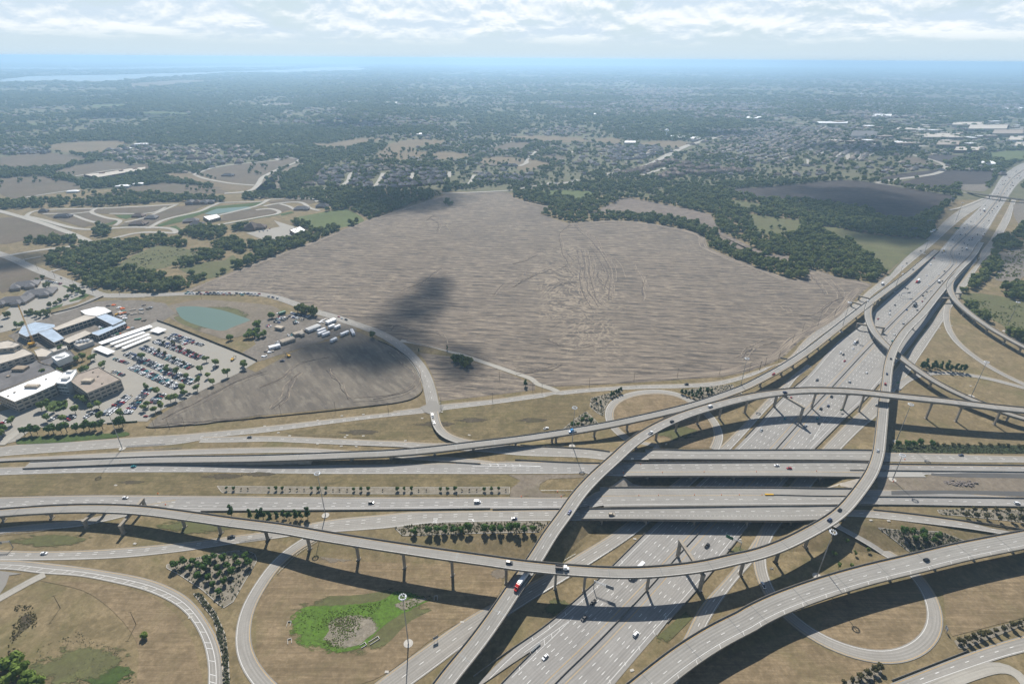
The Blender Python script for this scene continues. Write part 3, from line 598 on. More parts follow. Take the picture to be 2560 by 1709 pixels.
poly_sheet('mown_grass', A(3, (1280, 960), (1802, 850), (1802, 1140), (1340, 1260), (1300, 1180)), 'grass_mown', lay=1)
poly_sheet('mown_grass', soften(B(2, (720, 1130), (730, 1040), (850, 965), (1060, 950), (1250, 1010), (1350, 1090), (1420, 1180), (1440, 1260), (1400, 1340), (1000, 1310), (820, 1230))), 'grass_mown', lay=1)
poly_sheet('mown_grass', wobble(B(1, (1320, 1080), (1996, 990)) + B(2, (300, 958), (560, 965), (540, 1060), (360, 1205), (250, 1235)) + B(1, (1600, 1295), (1400, 1220)), 2), 'grass_median', lay=1)
poly_sheet('mown_grass', B(1, (200, 1230), (1230, 1095), (1260, 1190), (1360, 1300), (1000, 1280), (300, 1250)), 'grass_median', lay=1)
poly_sheet('grass_patch', soften(A(1, (80, 1130), (250, 1010), (600, 1000), (850, 960), (1000, 880), (1300, 930), (1250, 1040), (1000, 1160), (820, 1330), (600, 1450), (380, 1440), (150, 1330)), 3), 'patch_green3', lay=1)
for pts_, of in ((B(1, (20, 900), (160, 850), (230, 780), (350, 720), (520, 690)), (0, 3, 6)), (B(1, (520, 780), (600, 870), (660, 950), (680, 985)), (0, 3)), (B(1, (100, 1060), (200, 960), (210, 880), (300, 800)), (0, 3, 7)), (B(1, (700, 980), (960, 960), (1090, 920), (1130, 850), (1080, 760), (960, 660)), (0, 4, 8)), (B(0, (1150, 1130), (1400, 1010), (1700, 850), (1900, 790)), (0, 3, 7)), (B(0, (1120, 1165), (1500, 1140), (1900, 1105)), (0, 4))):
    furrows(pts_, of, 1.3, .40)
poly_sheet('marsh', wobble(soften(A(1, (220, 1130), (330, 1070), (560, 1062), (800, 1032), (930, 962), (1190, 962), (1160, 1012), (1050, 1062), (880, 1152), (780, 1232), (700, 1322), (560, 1362), (420, 1372), (280, 1322), (215, 1232)), 4), 3, 8), 'patch_marsh', lay=2)
poly_sheet('dry_reeds', wobble(soften(A(1, (450, 1140), (560, 1120), (700, 1132), (800, 1152), (790, 1212), (720, 1272), (650, 1322), (500, 1342), (430, 1292), (470, 1222)), 4), 4, 6), 'patch_reeds', lay=3)
poly_sheet('dry_reeds', wobble(soften(A(1, (880, 1060), (1000, 1020), (1130, 1000), (1050, 1050), (930, 1100))), 3, 6), 'patch_reeds', lay=3)
poly_sheet('marsh', wobble(soften(A(0, (330, 1420), (480, 1330), (620, 1340), (740, 1420), (700, 1500), (500, 1540), (380, 1500))), 4, 8), 'patch_green', lay=2)
poly_sheet('marsh', wobble(soften(A(0, (600, 1460), (860, 1430), (880, 1580), (500, 1600), (440, 1540))), 4, 8), 'patch_green', lay=2)
poly_sheet('washed_earth', wobble(soften(A(1, (370, 680), (450, 660), (600, 690), (720, 700), (700, 760), (560, 800), (400, 790))), 4, 8), 'patch_earth', lay=2)
poly_sheet('washed_earth', wobble(soften(A(1, (1490, 850), (1560, 820), (1640, 840), (1600, 900), (1510, 890))), 4, 8), 'patch_earth', lay=2)
drape_poly('gully', wobble(soften(A(0, (100, 1060), (160, 1030), (210, 1100), (250, 1180), (190, 1280), (100, 1360), (40, 1400), (60, 1300), (130, 1200))), 4, 8), 'patch_dark', .14)

for q, m in ((A(0, (100, 1380), (400, 1260), (700, 1290), (860, 1400), (880, 1600), (300, 1640), (60, 1560)), 'patch_meadow'), (A(0, (950, 460), (1400, 520), (1700, 600), (1300, 630), (900, 560)), 'patch_meadow'), (A(0, (0, 580), (500, 600), (700, 690), (300, 705), (0, 690)), 'patch_meadow'), (A(2, (1130, 1090), (1300, 950), (1200, 1100), (900, 1400), (760, 1500), (900, 1300)), 'patch_green2'), (A(2, (1330, 820), (1480, 640), (1540, 640), (1400, 830)), 'patch_green2'), (A(2, (300, 960), (460, 980), (330, 1090), (120, 1200), (200, 1020)), 'patch_green2'), (B(2, (860, 1290), (1000, 1220), (1400, 1130), (1430, 1200), (1100, 1330)), 'patch_green2'), (A(1, (880, 450), (0, 470), (0, 490), (880, 480)), 'patch_meadow')):
    poly_sheet('grass_patch', soften(q, 3), m, lay=2)
for u, v, r in ((330, 1205, 40), (560, 1190, 60), (650, 1185, 50), (1090, 1060, 60), (1180, 1050, 50), (900, 1080, 60), (1330, 1050, 50)):
    drape_poly('worn_grass', [(u + math.cos(a) * r * 1.6, v + math.sin(a) * r * .22) for a in np.linspace(0, 6.28, 14)[:-1]], 'patch_dark', .16, zew if v > 1122 else hland, 12)
drape_poly('slope_paving', D(3, (545, 512), (905, 642), (345, 650), (470, 560)), 'wall_concrete', .12, hland, 5); drape_poly('slope_paving', D(4, (520, 600), (430, 728), (60, 728), (300, 660)), 'wall_concrete', .12, hland, 5)
# ------------------------------------------------------------------ roads
ROADS = {}; ROADOBJ = {}; RL = [0]
def road(name, c, hw, mat='road_concrete', key=None, edge=True, dash=(), solid=(), yellow=(), kerb=False, uniq=True):
    """a paved strip with painted lines; dash/solid/yellow: list of (a, b) lateral offsets a*hw+b"""
    c = c.copy()
    if uniq: RL[0] += 1; c[:, 2] += RL[0] * .006
    hw = np.broadcast_to(np.asarray(hw, float), (len(c),))
    o = sweep(name, c, [(-1, 0, -.12), (-1, 0, 0), (-.33, 0, .0), (.33, 0, .0), (1, 0, 0), (1, 0, -.12)], mat, hw=hw); setp(o, kind='structure')
    V, F = [], []; 
    if edge: solid = list(solid) + [(1, -.9)]; yellow = list(yellow) + [(-1, .9)]
    for a, b in dash: strips(c, a * hw + b, 3.05, 12.19, .26, .02, V=V, F=F)
    for a, b in solid: strips(c, a * hw + b, 0, 0, .20, .02, V=V, F=F)
    if V: l = mesh('lane_markings', V, F, 'paint_white', o); l['kind'] = 'stuff'
    V, F = [], []
    for a, b in yellow: strips(c, a * hw + b, 0, 0, .20, .02, V=V, F=F)
    if V: l = mesh('edge_line', V, F, 'paint_yellow', o)
    if key: ROADS[key] = (c, hw); ROADOBJ[key] = o
    return o
def ground_road(name, px, width, mat='road_concrete', f=hland, lift=.15, ds=5.0, **k):
    c = path([G(*q, f) for q in px], ds); c[:, 2] = (f(c[:, 0], c[:, 1]) if f is hland else f(c[:, 0])) + lift
    return road(name, c, width / 2, mat, **k)
JERSEY = [(0, -.30, 0), (0, -.22, .10), (0, -.10, .90), (0, .10, .90), (0, .22, .10), (0, .30, 0)]
def barrier(px, label, f=hland, lift=.15, world=None, h=1.0, w=1.0, name='concrete_barrier', mat='barrier_concrete'):
    c = path([G(*q, f) for q in px], 6.0) if world is None else np.array(world)
    if world is None: c[:, 2] = (f(c[:, 0], c[:, 1]) if f is hland else f(c[:, 0])) + lift
    o = sweep(name, c, [(0, b * w, z * h) for _, b, z in JERSEY], mat, closed=True, ends=True, uvs=False); return setp(o, label, 'barrier')
def guardrail(px, label, f=hland):
    c = path([G(*q, f) for q in px], 2.0, 1)
    if f is hland: c[:, 2] = hland(c[:, 0], c[:, 1]) + .15
    else: c[:, 2] = f(c[:, 0]) + .15
    t = thing('guardrail', c[0]); b0 = c[0].copy()
    sweep('rail', c - b0, [(0, -.05, .45), (0, -.05, .80), (0, .05, .80), (0, .05, .45)], 'steel_galv', t, closed=True, ends=True, uvs=False)
    pm = MB().box(0, 0, .4, .18, .18, .8).data('post', ['steel_dark'])
    for q in c[::2]: o = obj('post', pm, t); o.location = q - b0
    return setp(t, label, 'guardrail')

EW = zew
# --- east-west highway, approaches on the ground either side of the bridges
c, hw = edge2(D(0, (-300, 470), (0, 442), (180, 408), (870, 370), (1700, 315), (2349, 270)) + D(1, (1000, 185), (2349, 35)), D(0, (-300, 570), (0, 545), (250, 522), (1400, 445), (2000, 408)) + D(1, (300, 322), (700, 287), (1100, 237), (1900, 132), (2349, 82)))
road('road', c, hw, dash=[(0, 0), (.45, 0)], key='R1a')
c, hw = edge2(B(1, (980, 1075), (1200, 1047), (1260, 1035), (1700, 990), (1996, 950)) + B(2, (500, 915), (900, 890), (1250, 880), (1500, 855), (1750, 785), (1900, 715)) + B(3, (200, 765), (330, 685), (430, 570), (600, 432), (800, 300), (860, 240), (950, 165), (1050, 70)) + C(3, (1290, 1110), (1450, 980), (1600, 830), (1750, 730), (1870, 680), (1930, 640)),
              B(1, (980, 1112), (1240, 1085), (1320, 1070), (1700, 1025), (1996, 985)) + B(2, (500, 945), (900, 918), (1250, 910), (1500, 888), (1750, 812), (1900, 735)) + B(3, (230, 782), (340, 712), (480, 590), (640, 470), (860, 300), (940, 230), (1010, 180), (1120, 80)) + C(3, (1370, 1130), (1490, 1030), (1690, 850), (1830, 755), (1900, 705), (1960, 650)))
road('road', c, hw, dash=[(0, 0)], key='R1b')
c, hw = edge2(D(1, (100, 325), (500, 316), (1100, 318), (2349, 372)) + D(2, (500, 392), (1100, 395), (1540, 425), (2349, 465)) + D(3, (380, 222), (600, 228), (950, 222)), D(1, (100, 388), (500, 385), (1000, 380), (2349, 437)) + D(2, (500, 470), (1100, 490), (1540, 535), (2349, 562)) + D(3, (300, 322), (600, 310), (950, 312)), EW)
road('road', c, hw, dash=[(0, 0)], key='W2')
c, hw = edge2(D(0, (-300, 580), (0, 562), (700, 530), (1400, 492), (2349, 455)) + D(1, (1000, 440), (1500, 458), (2349, 520)) + D(2, (500, 535), (1000, 570), (1300, 610)), D(0, (-300, 630), (0, 602), (700, 580), (1300, 553), (2349, 518)) + D(1, (1000, 502), (1500, 505), (2349, 560)) + D(2, (500, 590), (1000, 628), (1300, 640)), EW)
road('road', c, hw, key='W3')
c, hw = edge2(D(0, (-300, 685), (0, 668), (1000, 638), (1600, 632), (2349, 635)) + D(1, (500, 648), (1000, 655), (1600, 640), (2349, 632)) + D(2, (600, 620), (1100, 612), (1500, 598), (2349, 622)) + D(3, (0, 352), (250, 356), (720, 357)), D(0, (-300, 772), (0, 755), (1000, 727), (2349, 722)) + D(1, (800, 732), (2349, 740)) + D(2, (1200, 742), (2349, 740)) + D(3, (0, 452), (300, 490), (720, 502)), EW)
road('highway', c, hw, 'freeway_concrete', dash=[(.05, 0), (.5, 0)], key='WB')
c, hw = edge2(D(0, (-300, 1015), (0, 1005), (1000, 982), (2349, 990)) + D(1, (1000, 998), (2349, 1005)) + D(2, (1000, 1005), (2349, 1000)) + D(3, (100, 652), (560, 650)), D(0, (-300, 1150), (0, 1140), (1000, 1105), (1700, 1150), (2349, 1170)) + D(1, (1200, 1160), (2349, 1148)) + D(2, (1000, 1132), (2349, 1135)) + D(3, (100, 836), (420, 829)), EW)
road('highway', c, hw, 'freeway_concrete', dash=[(-.1, 0), (.35, 0)], solid=[(.62, 0)], key='EB')
c, hw = edge2(A(0, (-500, 640), (0, 562), (500, 512), (700, 476), (860, 430), (1100, 385)), A(0, (-500, 680), (0, 600), (500, 558), (700, 515), (900, 470), (1150, 425)), EW)
road('road', c, hw, key='E1')
c, hw = edge2(A(0, (-500, 700), (0, 708), (300, 715), (700, 700), (1200, 655), (1500, 615), (1802, 575)) + D(1, (1300, 1312), (1600, 1250), (2349, 1185)) + D(2, (150, 1172), (950, 1160), (1980, 1145), (2349, 1145)) + D(3, (260, 866)), A(0, (-500, 772), (0, 772), (400, 770), (800, 755), (1200, 712), (1500, 668), (1802, 628)) + D(1, (1300, 1420), (1700, 1392), (2349, 1340)) + D(2, (300, 1318), (700, 1290), (1880, 1270), (2200, 1270)) + D(3, (260, 988)), EW)
road('road', c, hw, dash=[(0, 0), (-.4, 0)], key='E2')
# right of the bridges
xe = 520
c, hw = edge2(D(4, (770, 318), (1000, 322), (1800, 345), (2349, 360), (3400, 385)), D(4, (720, 420), (1100, 425), (1800, 430), (2349, 432), (3400, 445)), EW)
road('road', c, hw, dash=[(.15, 0), (-.25, 0)], key='W2r')
c, hw = edge2(D(4, (700, 452), (1200, 460), (1800, 466), (2349, 472), (3400, 485)), D(4, (690, 598), (900, 600), (1500, 555), (2349, 560), (3400, 575)), EW)
road('highway', c, hw, 'freeway_concrete', dash=[(-.45, 0)], key='WBr')
c, hw = edge2(D(4, (560, 735), (900, 742), (1500, 765), (2349, 830), (3400, 855)), D(4, (640, 910), (900, 915), (1500, 922), (2349, 935), (3400, 960)), EW)
road('highway', c, hw, 'freeway_concrete', dash=[(.35, 0)], key='EBr')
c, hw = edge2(D(4, (330, 962), (640, 972), (1000, 1007), (1500, 1072), (2349, 1197), (3200, 1330)), D(4, (200, 1040), (500, 1045), (800, 1072), (1300, 1132), (2100, 1252), (2900, 1400)), hland)
road('road', c, hw, dash=[(0, 0)], key='E2r')
# unfinished lanes and graded earth in the median on the right
drape_poly('graded_earth', D(4, (690, 602), (1240, 602), (1280, 560), (2349, 556), (3200, 560), (3200, 850), (2349, 832), (1500, 768), (900, 745), (700, 742)), 'bare_earth', .10, zew, 10)
drape_poly('asphalt_lane', D(4, (1300, 556), (2349, 562), (3200, 575), (3200, 640), (2349, 612), (1600, 600), (1300, 580)), 'old_asphalt', .17, zew, 10)
drape_poly('asphalt_lane', D(4, (850, 752), (1500, 748), (2349, 760), (3200, 790), (3200, 850), (2349, 815), (1500, 785), (850, 800)), 'old_asphalt', .17, zew, 10)
drape_poly('concrete_apron', D(4, (690, 545), (1190, 545), (1240, 600), (690, 600)), 'new_concrete', .42, zew, 10)
drape_poly('median_grass', D(0, (-300, 790), (0, 765), (1000, 735), (2349, 730)) + D(1, (1200, 742), (2349, 748)) + D(2, (1400, 748), (1480, 850), (1520, 990)) + D(1, (2349, 995), (0, 985)) + D(0, (1000, 978), (0, 995), (-300, 1005)), 'grass_median', .07, zew, 10)
drape_poly('worn_track', wobble(D(2, (1400, 750), (2349, 748), (2349, 780), (1850, 800), (1760, 860), (1750, 920), (1790, 960), (2050, 970), (2000, 1000), (1420, 998), (1440, 900), (1540, 820)), 1.5), 'bare_earth', .10, zew, 8)

# --- the north-south freeway and its frontage roads
L75 = [(616, 2300), (1062, 1845), (1190, 1714)] + A(2, (0, 1345), (200, 1212), (480, 970), (660, 800), (860, 600)) + B(3, (10, 1270), (270, 985), (450, 830), (650, 600), (800, 490), (930, 360), (1050, 250), (1200, 120), (1320, 0)) + C(3, (1540, 1080), (1700, 890), (1800, 795), (1870, 725), (1925, 660), (1962, 600), (2020, 510), (2120, 432), (2230, 388), (2420, 345))
R75 = [(1029, 2300), (1416, 1850), (1536, 1709)] + A(2, (930, 1250), (1130, 1030), (1300, 830), (1480, 600)) + B(3, (500, 1350), (720, 1130), (860, 1000), (960, 890), (1080, 740), (1200, 590), (1300, 455), (1400, 320), (1490, 200), (1600, 70), (1660, 0)) + C(3, (1800, 1090), (1860, 1000), (1920, 910), (1985, 800), (2040, 715), (2090, 640), (2140, 572), (2210, 515), (2330, 470), (2480, 430))
c, hw = edge2(L75, R75, lift=.12)
f75 = road('freeway', c, hw, 'freeway_concrete', edge=False, key='75')
MED = [(790, 2300), (1325, 1775), (1385, 1709)] + A(2, (560, 1290), (850, 985), (1060, 750), (1200, 600)) + B(3, (225, 1350), (480, 1060), (640, 890), (920, 590), (1160, 345), (1300, 215), (1490, 30)) + C(3, (1620, 1090), (1750, 960), (1860, 850), (1940, 750), (2005, 660), (2060, 570), (2140, 490), (2250, 430), (2450, 380))
med = path([G(*q) for q in MED], 5.0, 8); med[:, 2] += .15
V, F, VY, FY = [], [], [], []
zline = np.linspace(.15, .15, len(med)); mm = med.copy(); mm[:, 2] = ROADS['75'][0][0, 2] + .03
def lw(side):   # lateral room between the median and the edge
    pl = np.array([G(*q) for q in (L75 if side < 0 else R75)]); pl = resample(catmull(pl, 8), 4.0); nn, _ = normals(med)
    out = []
    for i in range(len(med)):
        d = (pl[:, :2] - med[i, :2]); lon = np.abs(d @ np.array([nn[i, 1], -nn[i, 0]])); lat = d @ nn[i]; j = np.argmin(lon); out.append(abs(lat[j]))
    return gsmooth(np.array(out)[:, None], 8)[:, 0]
WL, WR = lw(-1), lw(1)
for sd_, ww in ((-1, WL), (1, WR)):
    strips(mm, sd_ * 4.2, 0, 0, .22, 0, V=VY, F=FY)
    for k in range(1, 5): 
        ok = 4.2 + 3.66 * k < ww - 3.2
        # keep each dashed line where the carriageway is wide enough
        idx = np.where(ok)[0]
        if len(idx) < 3: continue
        br = np.where(np.diff(idx) > 1)[0]; runs = np.split(idx, br + 1); s_ = arclen(mm)
        for r in runs:
            if len(r) > 3: strips(mm, sd_ * (4.2 + 3.66 * k), 3.05, 12.19, .28, 0, s0=s_[r[0]], s1=s_[r[-1]], V=V, F=F)
    strips(mm, sd_ * (ww - 2.9), 0, 0, .22, 0, V=V, F=F)
l = mesh('lane_markings', V, F, 'paint_white', f75); l['kind'] = 'stuff'
mesh('edge_line', VY, FY, 'paint_yellow', f75)
barrier(None, 'long concrete median barrier down the middle of the wide freeway', world=med, h=1.1, name='median_barrier')
ROADS['75m'] = (med, np.ones(len(med)))
# gore hatching in front of the camera
def polyline_marks(parent, segs, w=.22, z=.30, mat='paint_white', f=hland):
    V, F = [], []
    for a, b in segs:
        p = np.array([G(*a, f), G(*b, f)]); p[:, 2] += z; strips(p, 0, 0, 0, w, 0, V=V, F=F)
    return mesh('gore_hatching', V, F, mat, parent)
segs = []
gl = [A(2, (60, 1450))[0], A(2, (370, 1165))[0]]; gr = [A(2, (0, 1500))[0], A(2, (330, 1160))[0]]
Z1 = lambda x, y: (1280 + x * .2099, 1380 + y * .2099)
segs = [(Z1(690, 815), Z1(145, 1195)), (Z1(690, 815), Z1(0, 1490)), (Z1(660, 830), Z1(670, 850)), (Z1(565, 900), Z1(572, 940)), (Z1(470, 970), Z1(478, 1030)), (Z1(382, 1035), Z1(388, 1112)), (Z1(295, 1140), Z1(298, 1205)), (Z1(85, 1330), Z1(90, 1410)), (Z1(730, 765), Z1(690, 815))]
for x, y in ((1305, 95), (1190, 180), (1010, 390), (830, 560), (632, 715), (443, 870), (240, 1015)): segs.append((Z1(x, y), Z1(x + 12, y + 38)))
for x, y in ((1825, 755), (1680, 930), (1508, 1120), (1340, 1305), (1158, 1515)): segs.append((Z1(x, y), Z1(x + 16, y + 48)))
polyline_marks(f75, segs)
polyline_marks(f75, [(Q0, Q1) for Q0, Q1 in zip(B(3, (485, 1285), (485, 1285), (520, 1250), (560, 1205), (600, 1160), (640, 1110)), B(3, (700, 1060), (590, 1110), (530, 1260), (575, 1215), (620, 1165), (660, 1115)))])
def fr(name, L, Rr, **k):
    c, hw = edge2(L, Rr); return road('frontage_road', c, hw, **k)
fr('', [(137, 2300), (745, 1850)] + A(1, (760, 1568), (1000, 1390), (1300, 1180), (1450, 1090)) + A(2, (240, 850), (420, 735), (660, 590)) + [(1640, 1240), (1740, 1165)] + B(2, (1460, 1350), (1640, 1180), (1800, 1010), (1920, 900)) + B(3, (350, 820), (450, 740)),
   [(216, 2300), (837, 1850)] + A(1, (1010, 1568), (1200, 1430), (1350, 1312), (1500, 1210)) + A(2, (200, 985), (500, 800), (800, 600)) + [(1680, 1255), (1775, 1170)] + B(2, (1560, 1350), (1760, 1130), (1850, 1030), (1970, 920)) + B(3, (380, 835), (480, 760)), dash=[(0, 0)], key='SBF')
fr('', [(1040, 2300), (1480, 1850), (1610, 1709)] + A(2, (1090, 1310), (1200, 1080), (1400, 860), (1560, 640)) + [(1930, 1270), (1985, 1200)] + D(4, (40, 300), (330, 0)) + B(3, (780, 1120), (850, 1050), (940, 945), (1060, 800), (1130, 710), (1280, 520), (1400, 355), (1450, 290), (1510, 200), (1600, 90), (1680, 0)) + C(3, (1850, 1110), (1930, 1000), (2000, 880), (2060, 770), (2100, 680)),
   [(1290, 2300), (1600, 1850), (1700, 1700)] + A(2, (1240, 1220), (1400, 960), (1590, 740), (1700, 590)) + [(1985, 1270), (2050, 1190)] + D(4, (270, 300), (540, 30)) + B(3, (940, 1120), (1000, 1040), (1080, 930), (1160, 830), (1235, 715), (1360, 525), (1450, 390), (1490, 320), (1560, 225), (1640, 100), (1710, 0)) + C(3, (1935, 1110), (2010, 990), (2085, 850), (2110, 760), (2140, 670)), dash=[(0, 0)], key='NBF')
for lab, px in (('concrete barrier along the west side of the freeway below the overpasses', A(2, (-250, 1520), (0, 1338), (200, 1206), (480, 964), (660, 794), (860, 594))), ('concrete barrier along the west side of the freeway beyond the overpasses', B(3, (10, 1264), (270, 980), (450, 825))),
                ('concrete barrier along the east side of the freeway beyond the overpasses', B(3, (505, 1345), (725, 1125), (865, 995), (960, 885))), ('concrete barrier beside the green verge east of the freeway below the overpasses', A(2, (1000, 1175), (1130, 1032), (1300, 832), (1485, 598)))):
    barrier(px, lab)
V, F = [], []; cz_ = lambda x, y: D(2, (x, y))[0]
polyline_marks(ROADOBJ['WB'], [(cz_(1000, 660), cz_(1770, 662)), (cz_(1180, 630), cz_(1770, 660))] + [q for x in (1190, 1275, 1360, 1440, 1525) for q in ((cz_(x, 636), cz_(x + 24, 651)), (cz_(x + 24, 651), cz_(x - 10, 664)))], .4, .42, f=zew)
drape_poly('median_grass', [Z1(-400, 1610), Z1(-328, 1567), Z1(0, 1340), Z1(215, 1197), Z1(80, 1340), Z1(-133, 1567), Z1(-200, 1640)], 'grass_verge', .36)
barrier([Z1(-400, 1610), Z1(-328, 1567), Z1(0, 1330), Z1(215, 1193)], 'dark concrete barrier closing the left side of the freeway gore'); barrier([Z1(-200, 1640), Z1(-133, 1567), Z1(80, 1345), Z1(228, 1203)], 'dark concrete barrier closing the right side of the freeway gore')
o = MB(); pa, pb = G(*Z1(228, 1190)), G(*Z1(335, 1095)); La = float(np.hypot(*(pb - pa)[:2]))
for k in range(8): o.box((k + .5) * La / 8, 0, .5, La / 8 * .7, 1.0, .9)
o.box(La / 2, 0, .3, La, .5, .4); o = o.build('crash_cushion', ['steel_dark']); o.location = (pa[0], pa[1], .3); o.rotation_euler = (0, 0, math.atan2(pb[1] - pa[1], pb[0] - pa[0])); setp(o, 'dark ribbed crash cushion at the tip of the freeway gore', 'crash cushion')
guardrail(A(2, (200, 982), (350, 895), (500, 797), (650, 700), (800, 598)), 'steel guardrail beside the west frontage road near the slope')
guardrail(A(2, (930, 1258), (980, 1190), (1010, 1150)), 'short steel guardrail end on the green freeway verge')
guardrail(A(0, (0, 612), (200, 592), (400, 566)), 'steel guardrail below the shaded ramp on the left')
guardrail(D(0, (1400, 437), (1860, 408)), 'steel guardrail at the frontage road edge beside the light mast')
guardrail(D(0, (1400, 488), (2050, 452)), 'steel guardrail on the slip road edge beside the light mast')
guardrail(A(0, (1545, 655), (1640, 640), (1750, 625)), 'steel guardrail where the ramp passes below the long flyover')
guardrail(A(2, (335, 775), (408, 735)), 'steel guardrail on the frontage slope west of the freeway')
guardrail(A(1, (140, 860), (260, 740), (400, 650)), 'steel guardrail inside the loop ramp around the marsh')
guardrail(D(2, (1770, 935), (2130, 935)), 'steel guardrail in the median near the worn track', zew)

# --- loops and ramps
ground_road('ramp', A(1, (440, 590), (330, 640), (220, 712), (120, 800)) + A(0, (1700, 900), (1620, 1020), (1570, 1160), (1560, 1300), (1590, 1420), (1680, 1550), (1800, 1660)) + [(780, 1790)], 9.2, key='L1', yellow=[], solid=[])
c, hw = edge2(A(0, (-300, 770), (100, 772), (400, 800), (800, 860), (1000, 905), (1200, 1000), (1300, 1110), (1400, 1270), (1440, 1420), (1448, 1568), (1440, 1800)), A(0, (-300, 840), (60, 830), (230, 858), (500, 872), (800, 932), (950, 972), (1120, 1052), (1230, 1152), (1300, 1282), (1338, 1420), (1338, 1568), (1320, 1800)))
o = road('ramp', c, hw, key='R4', edge=True, solid=[(.0, 0)])
c, hw = ROADS['R4']; V, F = [], []; nn, tt = normals(c); s_ = arclen(c)
for s0 in np.arange(20, s_[-1] - 5, 8.5):
    i = int(np.searchsorted(s_, s0)); q = np.array([c[i] + np.r_[nn[i] * (hw[i] - 1.1), 0] , c[i] + np.r_[nn[i] * .4 + tt[i] * 2.4, 0]]); strips(q, 0, 0, 0, .24, .025, V=V, F=F)
mesh('shoulder_hatching', V, F, 'paint_white', o)
ground_road('ramp', A(0, (-200, 1120), (0, 1020), (100, 965), (190, 900), (290, 862)), 6.5, 'town_road', edge=False)
drape_poly('paved_area', A(0, (-200, 845), (0, 840), (140, 858), (60, 870), (40, 930), (0, 990), (-200, 1100)), 'road_concrete', .16)
ground_road('ramp', B(2, (1440, 1350), (1478, 1260), (1445, 1160), (1385, 1087), (1300, 1020), (1190, 962), (1060, 937), (900, 947), (775, 985), (705, 1040), (688, 1110), (712, 1180), (785, 1250), (870, 1295), (980, 1325), (1060, 1345)), 9.0, key='L2')
ground_road('ramp', A(3, (500, 500), (600, 545), (750, 622), (900, 712), (1000, 772), (1110, 870), (1185, 975), (1230, 1095), (1225, 1215), (1150, 1320), (1010, 1388), (850, 1397), (650, 1350), (450, 1260), (330, 1170), (240, 1090), (165, 990), (115, 880), (95, 770), (105, 690), (150, 600)), 9.2, key='L3')
ground_road('ramp', B(3, (1450, 330), (1442, 400), (1455, 480), (1500, 560), (1580, 640), (1700, 728), (1820, 800), (1996, 885), (2200, 970)), 8.5, key='L4')
ground_road('ramp', B(3, (1080, 920), (1140, 865), (1220, 825), (1320, 806), (1450, 804), (1600, 818), (1750, 845), (1996, 910), (2200, 960)), 8.5, key='L5')
ground_road('road', B(1, (1262, 1045), (1245, 950), (1208, 830), (1140, 722), (1010, 596), (860, 512), (700, 455), (560, 405), (430, 370), (300, 322), (150, 268), (0, 240)) + B(0, (1650, 232), (1400, 238), (1050, 250), (760, 250)), 13.5, 'road_concrete', key='R2', edge=False, dash=[(0, 0)])
drape_poly('junction', B(1, (1170, 1050), (1218, 1030), (1225, 1005), (1285, 1005), (1300, 1030), (1340, 1035), (1320, 1075), (1300, 1100), (1235, 1098), (1200, 1085)), 'road_concrete', .42)
ground_road('ramp', B(1, (1270, 1080), (1277, 1130), (1300, 1200), (1350, 1250), (1430, 1283), (1530, 1305), (1640, 1318)), 9.0, key='R3', f=zew)
c, hw = edge2(A(3, (700, 1660), (930, 1570), (1440, 1370), (1802, 1255), (2300, 1120)), A(3, (900, 1690), (1180, 1568), (1680, 1395), (1802, 1365), (2300, 1240)))
road('road', c, hw, dash=[(0, 0)], key='R5')
ground_road('ramp', A(3, (1050, 1680), (1290, 1568), (1500, 1490), (1660, 1445), (1740, 1460), (1810, 1530), (1860, 1640)), 7.0, 'town_road', key='R6', edge=False)
ground_road('road', C(0, (-300, 1010), (60, 1135), (250, 1220), (500, 1320), (700, 1400), (830, 1440)) + B(0, (1050, 252)), 15, 'road_concrete', key='R7', edge=False, dash=[(0, 0)])
ground_road('road', B(0, (380, 385), (560, 330), (680, 275), (740, 250)), 12, 'road_concrete', edge=False)
ground_road('track', B(1, (1030, 575), (1200, 600), (1400, 655), (1700, 755), (1900, 825), (1996, 850)) + B(2, (150, 880), (290, 915), (330, 940)), 7, 'town_road', edge=False)
ground_road('drive', D(0, (0, 420), (90, 350), (200, 270), (300, 190)), 9, 'town_road', edge=False, lift=.36)
